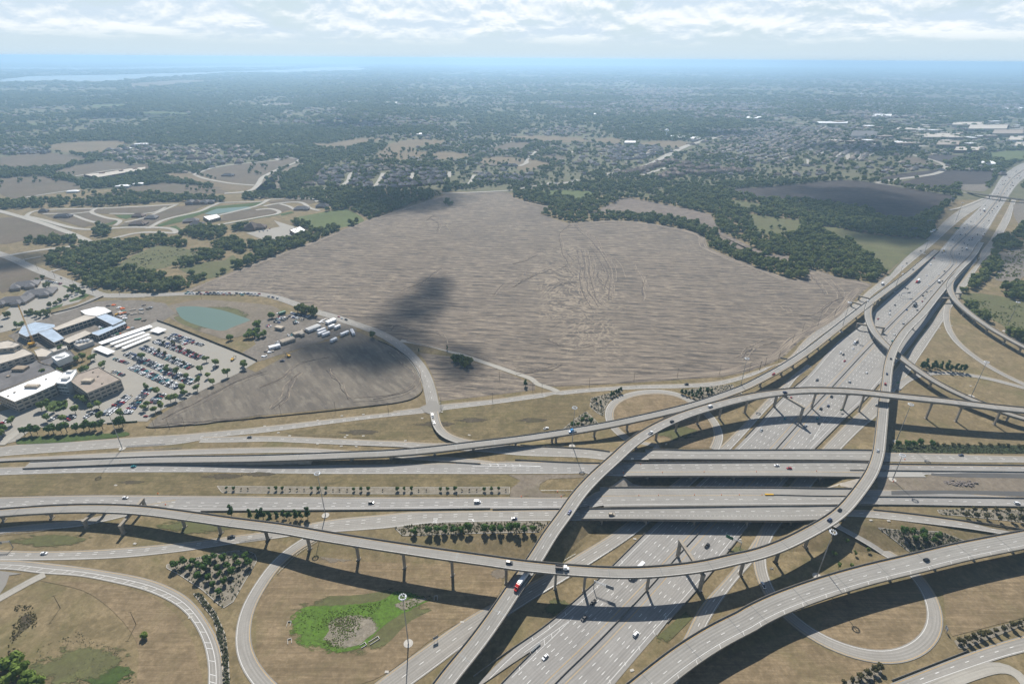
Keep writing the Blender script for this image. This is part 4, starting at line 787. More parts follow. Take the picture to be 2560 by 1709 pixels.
# --- streets of the housing estates and country lanes
EST = [('S', C(0, (200, 822), (300, 772), (760, 757), (1100, 742), (1400, 724)), 9), ('S', C(0, (190, 815), (330, 845), (640, 920), (1000, 905), (1330, 912), (1385, 950)), 11), ('S', C(0, (340, 800), (540, 802), (680, 850), (800, 880)), 8), ('S', C(0, (760, 757), (712, 785), (840, 832), (950, 850), (900, 893)), 9),
       ('S', C(0, (540, 802), (720, 782)), 8), ('S', C(0, (980, 865), (1130, 830), (1380, 730)), 9), ('S', C(0, (860, 798), (1180, 795), (1300, 747)), 8), ('S', C(0, (1160, 915), (1300, 842), (1560, 782), (1640, 745), (1725, 712)), 11), ('S', C(0, (1730, 712), (2090, 702)) + C(1, (60, 690), (300, 680), (440, 678), (480, 705)), 8),
       ('S', C(0, (1690, 890), (1950, 842)) + C(1, (0, 830), (170, 800), (190, 785), (110, 757), (0, 770)), 10), ('S', C(0, (1640, 830), (1760, 800), (2000, 742), (2085, 702)) + C(1, (100, 690)), 10), ('S', C(1, (60, 740), (170, 718), (350, 708), (420, 755), (500, 775)), 10), ('S', C(1, (190, 722), (260, 740), (300, 765)), 8),
       ('S', C(0, (-200, 725), (0, 778), (300, 862), (500, 932), (650, 992), (730, 1032)), 13), ('S', C(0, (-200, 1150), (40, 1130), (300, 1085), (720, 1035), (900, 990), (1100, 945), (1385, 950)), 11), ('S', C(0, (1520, 490), (1700, 432), (1950, 402), (2195, 378)) + C(1, (140, 372), (250, 360), (335, 376), (300, 402), (150, 460), (50, 520), (0, 590)), 12),
       ('S', C(0, (1760, 640), (1950, 622), (2030, 565), (2060, 512), (2195, 448)), 14), ('S', C(0, (1520, 490), (1600, 522), (1800, 560), (2000, 577)), 10), ('S', C(0, (560, 510), (900, 455), (1150, 460), (1350, 468), (1520, 478)), 10), ('S', C(0, (100, 690), (330, 650), (600, 610)), 9),
       ('S', C(1, (640, 605), (722, 540), (740, 490), (810, 450)), 12), ('S', C(1, (920, 600), (962, 550), (1000, 480)), 14), ('S', C(1, (1215, 530), (1232, 480)), 12), ('S', C(1, (1512, 512), (1520, 470)), 12), ('S', C(1, (1585, 580), (1650, 570), (1680, 555), (1712, 495)), 12), ('S', C(1, (300, 620), (420, 605), (640, 608)), 8),
       ('S', C(1, (1450, 640), (1700, 632), (2000, 615)) + C(2, (100, 595), (300, 560)), 9), ('S', C(1, (2060, 425), (2110, 405), (2130, 370), (2195, 310)), 11), ('S', C(1, (1750, 300), (1870, 262), (2010, 232)), 12), ('S', C(2, (720, 490), (900, 470), (1100, 405), (1220, 340), (1390, 260), (1600, 200)), 26), ('S', C(2, (1020, 495), (1140, 460), (1300, 410)), 14), ('S', C(2, (60, 425), (120, 400), (122, 370), (200, 300)), 11),
       ('S', C(2, (280, 555), (400, 562), (520, 535)), 14), ('S', C(3, (1030, 557), (1200, 530), (1480, 490), (1572, 450), (1560, 410), (1450, 372), (1310, 335)), 17), ('S', C(3, (1030, 560), (1300, 592), (1600, 622), (1850, 645)), 9), ('S', C(3, (800, 300), (820, 375)), 16), ('S', C(3, (497, 372), (505, 422)), 9), ('S', C(3, (930, 360), (1040, 320)), 12), ('S', C(3, (515, 280), (530, 305)), 14),
       ('S', C(2, (450, 325), (570, 268)), 12), ('S', C(2, (1060, 330), (1090, 295)), 12), ('S', C(2, (950, 365), (990, 340)), 12), ('S', [(1965, 236), (1985, 238), (2120, 238)], 14), ('S', [(1990, 270), (2010, 268)], 14), ('S', [(1700, 300), (1780, 290), (1850, 284)], 16), ('S', [(1810, 295), (1860, 285)], 18), ('S', [(2079, 238), (2079, 215), (2082, 208)], 40), ('S', [(2175, 246), (2190, 268)], 25), ('S', [(480, 292), (620, 283), (760, 278)], 18), ('S', C(0, (180, 1160), (320, 1135)), 6), ('S', C(0, (390, 1255), (480, 1230)), 6), ('S', C(3, (1880, 680), (1700, 750), (1610, 770)), 7)]
for _, px, wdt in EST:
    c = path([P(*q) for q in px], 12.0, 2); c[:, 2] = .30 * (1 + max(0, c[:, 1].mean() - 900) / 900.0); road('street', c, wdt / 2, 'town_road', edge=False)
# arrows and words painted on the turn lanes
def road_text(word, u, v, rz, size, parent, f=zew, sy=2.2, lift=.34):
    cu = bpy.data.curves.new('painted_word', 'FONT'); cu.body = word; cu.size = size; cu.align_x = 'CENTER'
    t = bpy.data.objects.new('t', cu); COL.objects.link(t); dg = bpy.context.evaluated_depsgraph_get(); m = bpy.data.meshes.new_from_object(t.evaluated_get(dg)); bpy.data.objects.remove(t)
    o = obj('painted_word', m, parent); m.materials.clear(); m.materials.append(MATS['paint_white']); p = G(u, v, f); o.location = (p[0], p[1], p[2] + lift); o.rotation_euler = (0, 0, rz); o.scale = (1, sy, 1); return o
def road_arrow(u, v, rz, parent, f=zew, lift=.34):
    V = [(-.2, -2, 0), (.2, -2, 0), (.2, .6, 0), (-.2, .6, 0), (-.2, .6, 0), (1.2, .9, 0), (1.2, .3, 0), (2.1, 1.2, 0), (1.2, 2.1, 0), (1.2, 1.5, 0), (-.2, 1.2, 0)]
    o = mesh('painted_arrow', V, [(0, 1, 2, 3), (4, 2, 6, 5, 10), (6, 7, 8)], 'paint_white', parent); p = G(u, v, f); o.location = (p[0], p[1], p[2] + lift); o.rotation_euler = (0, 0, rz); o.scale = (1.2, 1.4, 1); return o
# ------------------------------------------------------------------ bridges and flyovers
FLY = {}
def column_mesh(h, w=2.3, d=1.7, capw=7.0):
    m = MB()
    m.box(0, 0, .25, w + .9, d + .9, .9)
    r = []
    for z, a, b in ((0, w, d), (h * .80, w, d), (h - 1.9, w * 1.15, d)):
        c = .28; r.append([(-a / 2 + c, -b / 2, z), (a / 2 - c, -b / 2, z), (a / 2, -b / 2 + c, z), (a / 2, b / 2 - c, z), (a / 2 - c, b / 2, z), (-a / 2 + c, b / 2, z), (-a / 2, b / 2 - c, z), (-a / 2, -b / 2 + c, z)])
    m.loft(r)
    k = MB(); zc = h - .95
    k.loft([[(x, -d / 2 - .12, z) for x, z in ((-capw / 2, h - 1.0), (-w / 2 - .3, h - 2.1), (w / 2 + .3, h - 2.1), (capw / 2, h - 1.0), (capw / 2, h), (-capw / 2, h))], [(x, d / 2 + .12, z) for x, z in ((-capw / 2, h - 1.0), (-w / 2 - .3, h - 2.1), (w / 2 + .3, h - 2.1), (capw / 2, h - 1.0), (capw / 2, h), (-capw / 2, h))]])
    return m, k
def flyover(key, label, pts, width, cols=(), lanes=1, straddle=(), wall=None, dash=(), yellow=(-1, 1.3), white=(1, -1.3), hatch=None, girder=1.75):
    p = path([P(u, v, z) for u, v, z in pts], 4.0, 10); FLY[key] = (p, width / 2); hw = width / 2
    base = thing('flyover', (p[0, 0], p[0, 1], 0)); setp(base, label, 'flyover', None); b0 = np.array([p[0, 0], p[0, 1], 0])
    q = p - b0
    sweep('deck', q, [(0, -hw, 0), (0, -hw * .33, .06), (0, hw * .33, .06), (0, hw, 0), (0, hw, -.32), (0, hw - .9, -.45), (0, -hw + .9, -.45), (0, -hw, -.32)], 'deck_concrete', base, closed=True, ends=True)
    ng = 3
    for k in range(ng):
        o = (k - (ng - 1) / 2) * (width - 3.4) / (ng - 1)
        sweep('girder', q, [(0, o - .8, -.42), (0, o + .8, -.42), (0, o + .62, -girder), (0, o - .62, -girder)], 'structure_concrete', base, closed=True, ends=True, uvs=False)
    for s in (-1, 1):
        sweep('parapet', q, [(0, s * (hw + .04), -.40), (0, s * (hw + .04), 1.05), (0, s * (hw - .22), 1.05), (0, s * (hw - .38), .10), (0, s * (hw - .45), -.02)], 'barrier_concrete', base, closed=True, ends=True, uvs=False)
    V, F = [], []
    for o in dash: strips(q, o, 3.05, 12.19, .24, .075, V=V, F=F)
    strips(q, white[0] * hw + white[1], 0, 0, .2, .045, V=V, F=F)
    if hatch:
        nn, tt = normals(q); s_ = arclen(q)
        for s0 in np.arange(10, s_[-1] - 4, hatch[2]):
            i = int(np.searchsorted(s_, s0)); strips(np.array([q[i] + np.r_[nn[i] * hatch[0], .03], q[i] + np.r_[nn[i] * hatch[1] + tt[i] * 1.5, .03]]), 0, 0, 0, .2, .02, V=V, F=F)
    l = mesh('lane_markings', V, F, 'paint_white', base); l['kind'] = 'stuff'
    V, F = [], []; strips(q, yellow[0] * hw + yellow[1], 0, 0, .2, .045, V=V, F=F); mesh('edge_line', V, F, 'paint_yellow', base)
    # expansion joints
    V, F = [], []; nn, tt = normals(q)
    for i in range(8, len(q) - 4, 9): strips(np.array([q[i] - np.r_[nn[i] * (hw - .5), -.012], q[i] + np.r_[nn[i] * (hw - .5), .012]]), 0, 0, 0, .22, .075, V=V, F=F)
    mesh('expansion_joints', V, F, 'steel_dark', base)['kind'] = 'stuff'
    _, t = normals(p)
    for (u, v) in cols:
        g = G(u, v); i = int(np.argmin(np.hypot(p[:, 0] - g[0], p[:, 1] - g[1]))); x, y, z = p[i]
        zg = float(hland(x, y)); h = z - girder + .02 - zg
        if h < 2.2: continue
        m, k = column_mesh(h, capw=min(width * .72, 7.5)); a = math.atan2(t[i, 1], t[i, 0]) - math.pi / 2
        c = m.build('pier', ['structure_concrete'], base); c.location = (x - b0[0], y - b0[1], zg); c.rotation_euler = (0, 0, a)
        k = k.build('pier_cap', ['structure_concrete'], c)
    for (ua, va), (ub, vb) in straddle:
        ga, gb = G(ua, va), G(ub, vb); mid = .5 * (ga + gb); i = int(np.argmin(np.hypot(p[:, 0] - mid[0], p[:, 1] - mid[1]))); zt = p[i, 2] - girder + .02
        d = gb - ga; L = float(np.hypot(d[0], d[1])); a = math.atan2(d[1], d[0])
        for g in (ga, gb):
            zg = float(hland(g[0], g[1])); m = MB().box(0, 0, (zt - zg) / 2 - .9, 2.2, 1.9, zt - zg - 1.8).box(0, 0, .3, 3, 2.8, .6); c = m.build('pier', ['structure_concrete'], base); c.location = (g[0] - b0[0], g[1] - b0[1], zg); c.rotation_euler = (0, 0, a)
        m = MB().box(0, 0, 0, L + 2.6, 2.2, 2.0); c = m.build('straddle_beam', ['structure_concrete'], base); c.location = (mid[0] - b0[0], mid[1] - b0[1], zt - 1.0); c.rotation_euler = (0, 0, a)
    if wall:
        i0, i1 = [int(np.argmin(np.hypot(p[:, 0] - P(*w)[0], p[:, 1] - P(*w)[1]))) for w in wall]; i0, i1 = min(i0, i1), max(i0, i1)
        V, F = [], []; nn, _ = normals(p); e = hw - .35
        for i in range(i0, i1 + 1):
            for s in (-1, 1):
                x, y = p[i, 0] + nn[i, 0] * s * e, p[i, 1] + nn[i, 1] * s * e; zg = min(float(hland(x, y)) - .1, p[i, 2] - .4)
                V += [(x - b0[0], y - b0[1], zg), (x - b0[0], y - b0[1], p[i, 2] - .35)]
        for i in range(i1 - i0):
            a = i * 4; F += [(a, a + 4, a + 5, a + 1), (a + 2, a + 3, a + 7, a + 6), (a + 1, a + 5, a + 7, a + 3)]
        n = (i1 - i0) * 4; F += [(0, 1, 3, 2), (n, n + 2, n + 3, n + 1)]
        mesh('retaining_wall', V, F, 'wall_concrete', base)
    return base
def Zs(px, zs): return [(u, v, z) for (u, v), z in zip(px, zs)]
flyover('F1', 'long curving two-level flyover running across the foreground over the freeway, dump truck on it',
    Zs(A(0, (-520, 520), (-250, 490), (0, 467), (300, 446), (600, 438), (900, 450), (1200, 487), (1500, 530), (1800, 567)), (8, 8, 8, 8.6, 9.8, 11.2, 12.6, 14, 15.2)) +
    Zs(A(1, (400, 612), (800, 676), (1200, 735), (1600, 790)), (17.4, 18.8, 19.5, 19.5)) + Zs(A(2, (0, 800), (400, 838), (800, 853), (1210, 815), (1500, 748)), (19.2, 18.9, 18.4, 18.2, 17.7)) +
    Zs(A(3, (0, 757), (200, 697), (400, 602), (610, 475), (742, 325), (828, 195), (866, 75)), (17.4, 17, 16.6, 16.3, 16, 15.8, 15.6)) + Zs(B(3, (962, 1350), (983, 1150), (997, 1000), (1012, 900), (1022, 800), (1036, 720), (1064, 640), (1098, 578), (1160, 492), (1275, 378), (1350, 285), (1440, 175), (1535, 65)), (15.5, 15.4, 15.5, 15.8, 16.2, 16.4, 16.4, 16, 14.6, 12, 10, 8, 5.6)) + Zs(C(3, (1790, 1130), (1860, 1020)), (3.2, .6)),
    9.6, A(0, (30, 525), (320, 510), (1150, 590), (1432, 605), (1712, 655)) + A(1, (60, 655), (345, 690), (655, 770), (970, 825), (1275, 878), (1612, 915)) + A(2, (292, 963), (475, 968), (852, 968), (1478, 882), (1697, 800)) + A(3, (208, 800), (395, 685), (560, 590)) + B(3, (1048, 1120), (980, 830), (1100, 770), (1215, 500), (1310, 370), (1390, 270)),
    straddle=[(A(2, (1065, 748))[0], A(2, (1207, 965))[0]), (A(0, (560, 562))[0], A(0, (680, 468))[0]), (A(0, (797, 600))[0], A(0, (935, 432))[0])], wall=(C(3, (1860, 1020))[0], B(3, (1460, 160))[0]))
flyover('F2', 'highest flyover sweeping in an arc over the other ramps, red lorry at its lower end',
    Zs([(620, 2300), (1010, 1850)], (7.5, 7.5)) + Zs(A(1, (1205, 1568), (1405, 1325), (1560, 1110)), (8.6, 10, 11)) + Zs(A(2, (30, 930), (157, 755), (245, 605), (342, 478), (428, 350), (552, 218), (672, 112)), (11.6, 12.6, 13.6, 14.5, 15.2, 15.6, 15.9)) +
    Zs(B(2, (845, 1312), (1000, 1208), (1190, 1118), (1400, 1050), (1600, 996), (1800, 957)), (16, 16.2, 16.6, 17.6, 18.8, 20)) + Zs(B(3, (400, 930), (600, 929), (800, 937), (1000, 959), (1200, 981), (1400, 1001), (1600, 1025), (1800, 1050), (1996, 1070), (2200, 1092), (2500, 1125)), (21.6, 22.6, 23.2, 23.4, 23.2, 22.8, 21.8, 20.5, 19, 17.5, 15)),
    11.5, A(1, (1180, 1200),) + A(2, (190, 1030), (-60, 1300)) + D(3, (-100, 960),) + B(2, (870, 1330), (1015, 1280), (1170, 1215), (1325, 1165), (1490, 1130), (1665, 1095)) + B(3, (483, 1050), (710, 1065), (825, 1080), (1290, 1125), (1520, 1150), (1785, 1185), (2050, 1220)),
    straddle=[(B(3, (213, 1045))[0], B(3, (392, 1155))[0])], dash=[.3])
flyover('F4', 'low curving connector flyover beside the big field, pale blue tractor unit on it',
    Zs(C(3, (1510, 1085), (1390, 1185), (1270, 1285)), (.5, 3.2, 6.2)) + Zs(B(3, (1020, 212), (900, 302), (780, 395), (640, 505), (500, 615), (380, 700), (260, 775), (100, 860)), (8.6, 10, 10, 10, 10, 10, 10, 10)) + Zs(B(2, (1650, 912), (1500, 967), (1350, 1018), (1200, 1060), (1050, 1096), (900, 1130), (700, 1172), (500, 1208), (300, 1240)), (10, 10, 10.2, 10.4, 10.7, 11, 11.2, 11.4, 11.4)) +
    Zs(D(2, (1500, 355), (1000, 415), (500, 475), (0, 515)), (11, 10.2, 9, 7.6)) + Zs(D(1, (1900, 525), (1300, 550), (700, 570), (0, 580)), (6.6, 5, 3.6, 2.0)) + Zs(D(0, (1570, 590), (900, 620), (300, 645)), (1.1, .6, .4)),
    9.8, B(2, (318, 1315), (587, 1270), (838, 1225), (1100, 1170), (1300, 1100), (1560, 1010)) + D(2, (90, 605), (565, 600), (1040, 550), (1520, 540), (1950, 430)) + D(1, (1790, 605),) + B(3, (145, 910), (300, 840), (372, 780), (475, 700), (548, 640), (625, 570), (690, 505), (800, 420)),
    straddle=[(B(3, (760, 330))[0], B(3, (905, 375))[0]), (B(3, (815, 285))[0], B(3, (945, 320))[0])], wall=(C(3, (1510, 1085))[0], B(3, (960, 270))[0]))
# second retaining wall at its other end
def wall_under(key, a, b_, label):
    p, hw = FLY[key]; i0, i1 = sorted(int(np.argmin(np.hypot(p[:, 0] - P(*w)[0], p[:, 1] - P(*w)[1]))) for w in (a, b_))
    V, F = [], []; nn, _ = normals(p); e = hw - .35; o0 = p[i0].copy(); o0[2] = 0
    for i in range(i0, i1 + 1):
        for s in (-1, 1):
            x, y = p[i, 0] + nn[i, 0] * s * e, p[i, 1] + nn[i, 1] * s * e; zg = min(float(hland(x, y)) - .1, p[i, 2] - .4)
            V += [(x - o0[0], y - o0[1], zg), (x - o0[0], y - o0[1], p[i, 2] - .36)]
    for i in range(i1 - i0):
        k = i * 4; F += [(k, k + 4, k + 5, k + 1), (k + 2, k + 3, k + 7, k + 6), (k + 1, k + 5, k + 7, k + 3)]
    n = (i1 - i0) * 4; F += [(0, 1, 3, 2), (n, n + 2, n + 3, n + 1)]
    o = mesh('retaining_wall', V, F, 'wall_concrete'); o.location = o0; setp(o, label, 'wall')
wall_under('F4', D(0, (900, 620))[0], D(1, (1400, 545))[0], 'long low retaining wall carrying the connector ramp up beside the highway')
flyover('F3', 'curved flyover crossing the freeway beneath the taller ramps', Zs(B(3, (905, 290), (884, 345), (885, 410), (915, 490), (965, 560), (1025, 618), (1110, 690), (1200, 757), (1300, 828), (1400, 888), (1500, 940), (1600, 985), (1720, 1030), (1850, 1085), (1996, 1128), (2250, 1190)), (10.2, 10.3, 10.4, 10.5, 10.6, 10.6, 10.5, 10.4, 10.3, 10.2, 10, 9.8, 9.4, 9, 8.4, 7.4)), 9.4,
    B(3, (915, 575), (1140, 830), (1320, 915), (1570, 1040), (1850, 1175)), straddle=[(B(3, (800, 490))[0], B(3, (985, 520))[0])])
flyover('F5', 'slender flyover bending away to the right past the dark scrub', Zs(C(3, (1790, 1150), (1740, 1200), (1680, 1260)), (1, 3, 5.4)) + Zs(B(3, (1475, 150), (1466, 200), (1480, 245), (1520, 300), (1590, 365), (1700, 448), (1800, 512), (1900, 568), (1996, 620), (2250, 745)), (8.0, 8.8, 9.3, 9.6, 9.8, 10, 10, 10, 10, 10)), 8.8,
    B(3, (1520, 395), (1590, 455), (1695, 525), (1818, 600), (1945, 665)), straddle=[(B(3, (1395, 300))[0], B(3, (1520, 300))[0]), (B(3, (1405, 260))[0], B(3, (1535, 265))[0])], wall=(C(3, (1790, 1150))[0], B(3, (1480, 140))[0]))
flyover('F6', 'broad flyover climbing across the lower right corner above the loop ramp', Zs([(885, 2300), (1450, 1850)], (9, 9.5)) + Zs(A(2, (900, 1555), (1075, 1415), (1310, 1262), (1550, 1142)), (10, 10.4, 10.8, 11)) + Zs(A(3, (0, 1166), (200, 1062), (500, 951), (800, 862), (1100, 791), (1400, 717), (1802, 638), (2300, 550)), (11, 11.2, 11.4, 11.5, 11.5, 11.5, 11.3, 11)), 15.5,
    A(2, (1170, 1490), (1360, 1330), (1580, 1200)) + A(3, (120, 1190), (395, 1085), (675, 990), (955, 910), (1215, 835), (1465, 775), (1710, 720), (2000, 660)), dash=[.4], white=(1, -3.2), hatch=(7.3, 4.7, 18))
# --- four parallel overpasses of the east-west highway
def overpass(label, top, bot, bents, dash=(), solid=(), yellow=(), white=True, arrows=()):
    a = resample(catmull([G(*q, zew) for q in top], 6), 2.0); b2 = resample(catmull([G(*q, zew) for q in bot], 6), 2.0); n = 60
    def fr_(p): s = arclen(p); q = np.linspace(0, s[-1], n); return np.stack([np.interp(q, s, p[:, k]) for k in range(3)], 1)
    a, b2 = gsmooth(fr_(a), 6), gsmooth(fr_(b2), 6); c = .5 * (a + b2); hw = gsmooth((.5 * np.linalg.norm((a - b2)[:, :2], axis=1))[:, None], 6)[:, 0]; c[:, 2] = zew(c[:, 0]) + .40
    b0 = np.array([c[0, 0], c[0, 1], 0]); q = c - b0; base = thing('overpass', b0); setp(base, label, 'bridge', 'overpasses of the cross highway')
    sweep('deck', q, [(-1, 0, 0), (-.33, 0, .03), (.33, 0, .03), (1, 0, 0), (1, 0, -.34), (1, -1.0, -.45), (-1, 1.0, -.45), (-1, 0, -.34)], 'deck_concrete', base, hw=hw, closed=True, ends=True)
    for k in range(5):
        o = -.85 + k * .425; sweep('girder', q, [(o, -.5, -.42), (o, .5, -.42), (o, .4, -1.75), (o, -.4, -1.75)], 'structure_concrete', base, hw=hw, closed=True, ends=True, uvs=False)
    for s in (-1, 1): sweep('parapet', q, [(s, s * .05, -.42), (s, s * .05, 1.1), (s, s * -.20, 1.1), (s, s * -.38, .1), (s, s * -.45, -.02)], 'barrier_concrete', base, hw=hw, closed=True, ends=True, uvs=False)
    V, F = [], []
    for o, e in dash: strips(q, o * hw + e, 3.05, 12.19, .26, .045, V=V, F=F)
    for o, e in solid: strips(q, o * hw + e, 0, 0, .22, .045, V=V, F=F)
    if V: l = mesh('lane_markings', V, F, 'paint_white', base); l['kind'] = 'stuff'
    V, F = [], []
    for o, e in yellow: strips(q, o * hw + e, 0, 0, .22, .045, V=V, F=F)
    if V: mesh('edge_line', V, F, 'paint_yellow', base)
    ax = med[40, :2] - med[20, :2]; aa = math.atan2(ax[1], ax[0])
    for u, v in bents:
        g = P(u, v, ZR); i = int(np.argmin(np.abs(c[:, 0] - g[0]))); x, y, z = c[i]; zt = z - 1.74; L = 2 * hw[i] / abs(math.sin(aa)) * .94
        cap = MB().box(0, 0, zt - .6, L, 1.4, 1.2).build('pier_cap', ['structure_concrete'], base); cap.location = (x - b0[0], y - b0[1], 0); cap.rotation_euler = (0, 0, aa)
        for e in (-.36, 0, .36):
            cx, cy = x + math.cos(aa) * e * L, y + math.sin(aa) * e * L; zg = float(hland(cx, cy))
            if zt - 1.2 - zg > .8: k = MB().tube((0, 0, -.1), (0, 0, zt - 1.18 - zg), .6, n=10).build('pier', ['structure_concrete'], base); k.location = (cx - b0[0], cy - b0[1], zg)
    ROADS[label] = (c, hw); return base, c, hw
OV = {}
OV[1] = overpass('narrow northern overpass carrying the collector road over the freeway', D(3, (800, 203), (1030, 198), (1250, 210), (2349, 212)) + D(4, (300, 308), (620, 312), (780, 318)), D(3, (800, 312), (1500, 312), (2349, 312)) + D(4, (300, 402), (600, 408), (740, 420)), [(u, 1140) for u in (1680, 1790, 1900, 2010, 2110)], dash=[(.1, 0)], solid=[(-.45, 0)])
OV[2] = overpass('westbound overpass with a white and a red car on it', D(3, (545, 356), (1000, 351), (2349, 350)) + D(4, (300, 442), (580, 446), (705, 452)), D(3, (545, 505), (1000, 502), (2349, 497)) + D(4, (300, 592), (520, 596), (695, 599)), [(u, 1180) for u in (1640, 1744, 1858, 1971, 2073)], dash=[(-.25, 0), (-.62, 0)], yellow=[(.32, 0)])
OV[3] = overpass('eastbound overpass with a yellow-ended barrier and dark cones', D(3, (370, 652), (1000, 645), (2349, 640)) + D(4, (0, 735), (430, 735), (590, 736)), D(3, (210, 832), (1000, 828), (2349, 825)) + D(4, (0, 912), (300, 910), (650, 911)), [(u, 1245) for u in (1560, 1670, 1790, 1905, 2020, 2120)], dash=[(.25, 0)], solid=[(.72, 0)], yellow=[(-.15, 0)])
OV[4] = overpass('southern overpass with dotted turn lane markings', D(3, (50, 869), (1000, 862), (2349, 855)) + D(4, (0, 956), (340, 962)), D(3, (50, 989), (1000, 990), (2349, 990)) + D(4, (0, 1044), (210, 1042)), [(u, 1290) for u in (1520, 1632, 1758, 1883, 2000)], dash=[(-.35, 0)], solid=[(.86, 0)])
# dotted turn-lane line, words and arrows
V, F = [], []; q, hw4 = OV[4][1], OV[4][2]; b0 = np.array(OV[4][0].location); strips(q - b0, .28 * hw4, .95, 3.4, .26, .05, V=V, F=F); l = mesh('dotted_line', V, F, 'paint_white', OV[4][0]); l['kind'] = 'stuff'
def on_parent(o, parent):
    o.parent = parent; o.location = Vector(o.location) - Vector(parent.location); return o
for par, word, (u, v), rz in ((OV[4][0], 'ONLY', D(3, (1405, 955))[0], -math.pi / 2), (OV[1][0], 'ONLY', D(3, (2255, 240))[0], math.pi / 2)):
    on_parent(road_text(word, u, v, rz, 2.2, None), par)
for par, (u, v), rz in ((OV[4][0], D(3, (1855, 955))[0], -math.pi / 2), (OV[1][0], D(3, (2090, 238))[0], math.pi / 2)): on_parent(road_arrow(u, v, rz, None), par)
road_text('ONLY', *D(2, (555, 1272))[0], -math.pi / 2, 2.2, ROADOBJ['E2']); road_arrow(*D(2, (990, 1255))[0], -math.pi / 2, ROADOBJ['E2'])
# barriers and walls of the highway
for lab, px, f_ in (('concrete barrier between the ramp lane and the slip road on the left', D(0, (-300, 635), (0, 607), (1000, 572), (2349, 540)) , zew), ('concrete barrier between the eastbound lanes and the tree row', D(1, (100, 1168), (1200, 1160), (2349, 1150)) + D(2, (1200, 1136)), zew), ('concrete barrier beside the eastbound lanes short of the overpass', D(2, (1225, 1148), (2000, 1138), (2349, 1138)) + D(3, (150, 838)), zew),
                    ('concrete barrier between the collector and westbound lanes on the right', D(4, (700, 448), (1200, 455), (2349, 467), (3300, 480)), zew), ('long concrete barrier inside the westbound lanes on the right', D(4, (380, 524), (1200, 532), (2349, 545), (3300, 560)), zew), ('concrete barrier beside the graded earth on the right', D(4, (700, 822), (1500, 828), (2349, 838), (3300, 855)), zew), ('concrete barrier along the south edge of the eastbound lanes on the right', D(4, (640, 914), (1500, 925), (2349, 937), (3300, 955)), zew), ('concrete barrier beside the curving exit on the right', D(4, (645, 968), (1000, 1003), (1500, 1068), (2349, 1193), (3000, 1295)), hland),
                    ('concrete barrier on the collector road below the connector flyover', D(2, (1540, 420), (1880, 440), (2349, 462)) + D(3, (380, 222)), zew), ('concrete barrier in the gore of the westbound slip road', D(2, (100, 566), (560, 600), (1090, 632)), zew), ('concrete barrier north of the westbound lanes by the arched ramp', D(2, (1480, 585), (2000, 612), (2349, 622)) + D(3, (240, 352), (540, 352)), zew)):
    barrier(px, lab, f_, lift=.22, h=1.15)
barrier(D(0, (1575, 622), (2349, 612)) + D(1, (300, 622), (700, 632), (1200, 640)), 'dark concrete barrier where the ramp wall begins', zew, lift=.22, h=1.1)
barrier(A(3, (950, 1545), (1440, 1355)), 'dark concrete barrier beside the road in the lower right', hland, h=1.2)
b = barrier(D(3, (2130, 710), (2349, 714)) + D(4, (0, 815), (300, 815), (600, 817)), 'dark barrier on the eastbound overpass with a yellow impact cushion', zew, lift=.3)
cush = MB(); p0, p1 = G(*D(3, (2130, 709))[0], zew), G(*D(3, (2228, 712))[0], zew); cush.box(0, 0, .55, float(p1[0] - p0[0]), 1.1, 1.0)
o = cush.build('crash_cushion', ['yellow_steel']); o.location = (.5 * (p0[0] + p1[0]), .5 * (p0[1] + p1[1]), p0[2] + .28); setp(o, 'long yellow crash cushion at the end of a barrier on an overpass', 'crash cushion')
# distant road bridge over the freeway
flyover('F7', 'thin distant road bridge across the freeway', Zs(C(3, (1760, 628), (1830, 640), (1920, 655), (2060, 672), (2195, 690), (2300, 704)), (3, 7, 8, 8, 7, 4)), 11, C(3, (1935, 672), (2005, 675), (2080, 690)))

# ------------------------------------------------------------------ masts, poles, signs
mast_pole = MB().tube((0, 0, 0), (0, 0, 44.5), .42, .16, 8).data('pole', ['steel_galv']); 
pad = MB().tube((0, 0, 0), (0, 0, .35), 3.0, 3.0, 16).data('base_pad', ['kerb_concrete'])
rg = MB()
for k in range(12):
    a, b_ = 2 * math.pi * k / 12, 2 * math.pi * (k + 1) / 12; rg.tube((1.7 * math.cos(a), 1.7 * math.sin(a), 43.8), (1.7 * math.cos(b_), 1.7 * math.sin(b_), 43.8), .10, n=5)
for k in range(3):
    a = 2 * math.pi * k / 3; rg.tube((0, 0, 44.2), (1.7 * math.cos(a), 1.7 * math.sin(a), 43.8), .08, n=5)
ringm = rg.data('light_ring', ['steel_galv']); lamp = MB().loft([[(math.cos(t) * r, math.sin(t) * r, z) for t in np.linspace(0, 2 * math.pi, 9)[:-1]] for r, z in ((.50, -.45), (.52, -.25), (.30, .15), (.15, .25))]).data('luminaire', ['lamp_white'])
def mast(u, v, label, hs=1.0, f=hland):
    g = G(u, v, f); t = thing('light_mast', g); setp(t, label, 'light mast', 'tall ring-headed light masts')
    for nm, m in (('pole', mast_pole), ('base_pad', pad), ('light_ring', ringm)): o = obj(nm, m, t); o.scale = (1, 1, hs if nm != 'base_pad' else 1)
    for k in range(12):
        a = 2 * math.pi * k / 12; o = obj('luminaire', lamp, t); o.location = (2.1 * math.cos(a), 2.1 * math.sin(a), 43.7 * hs)
    return t
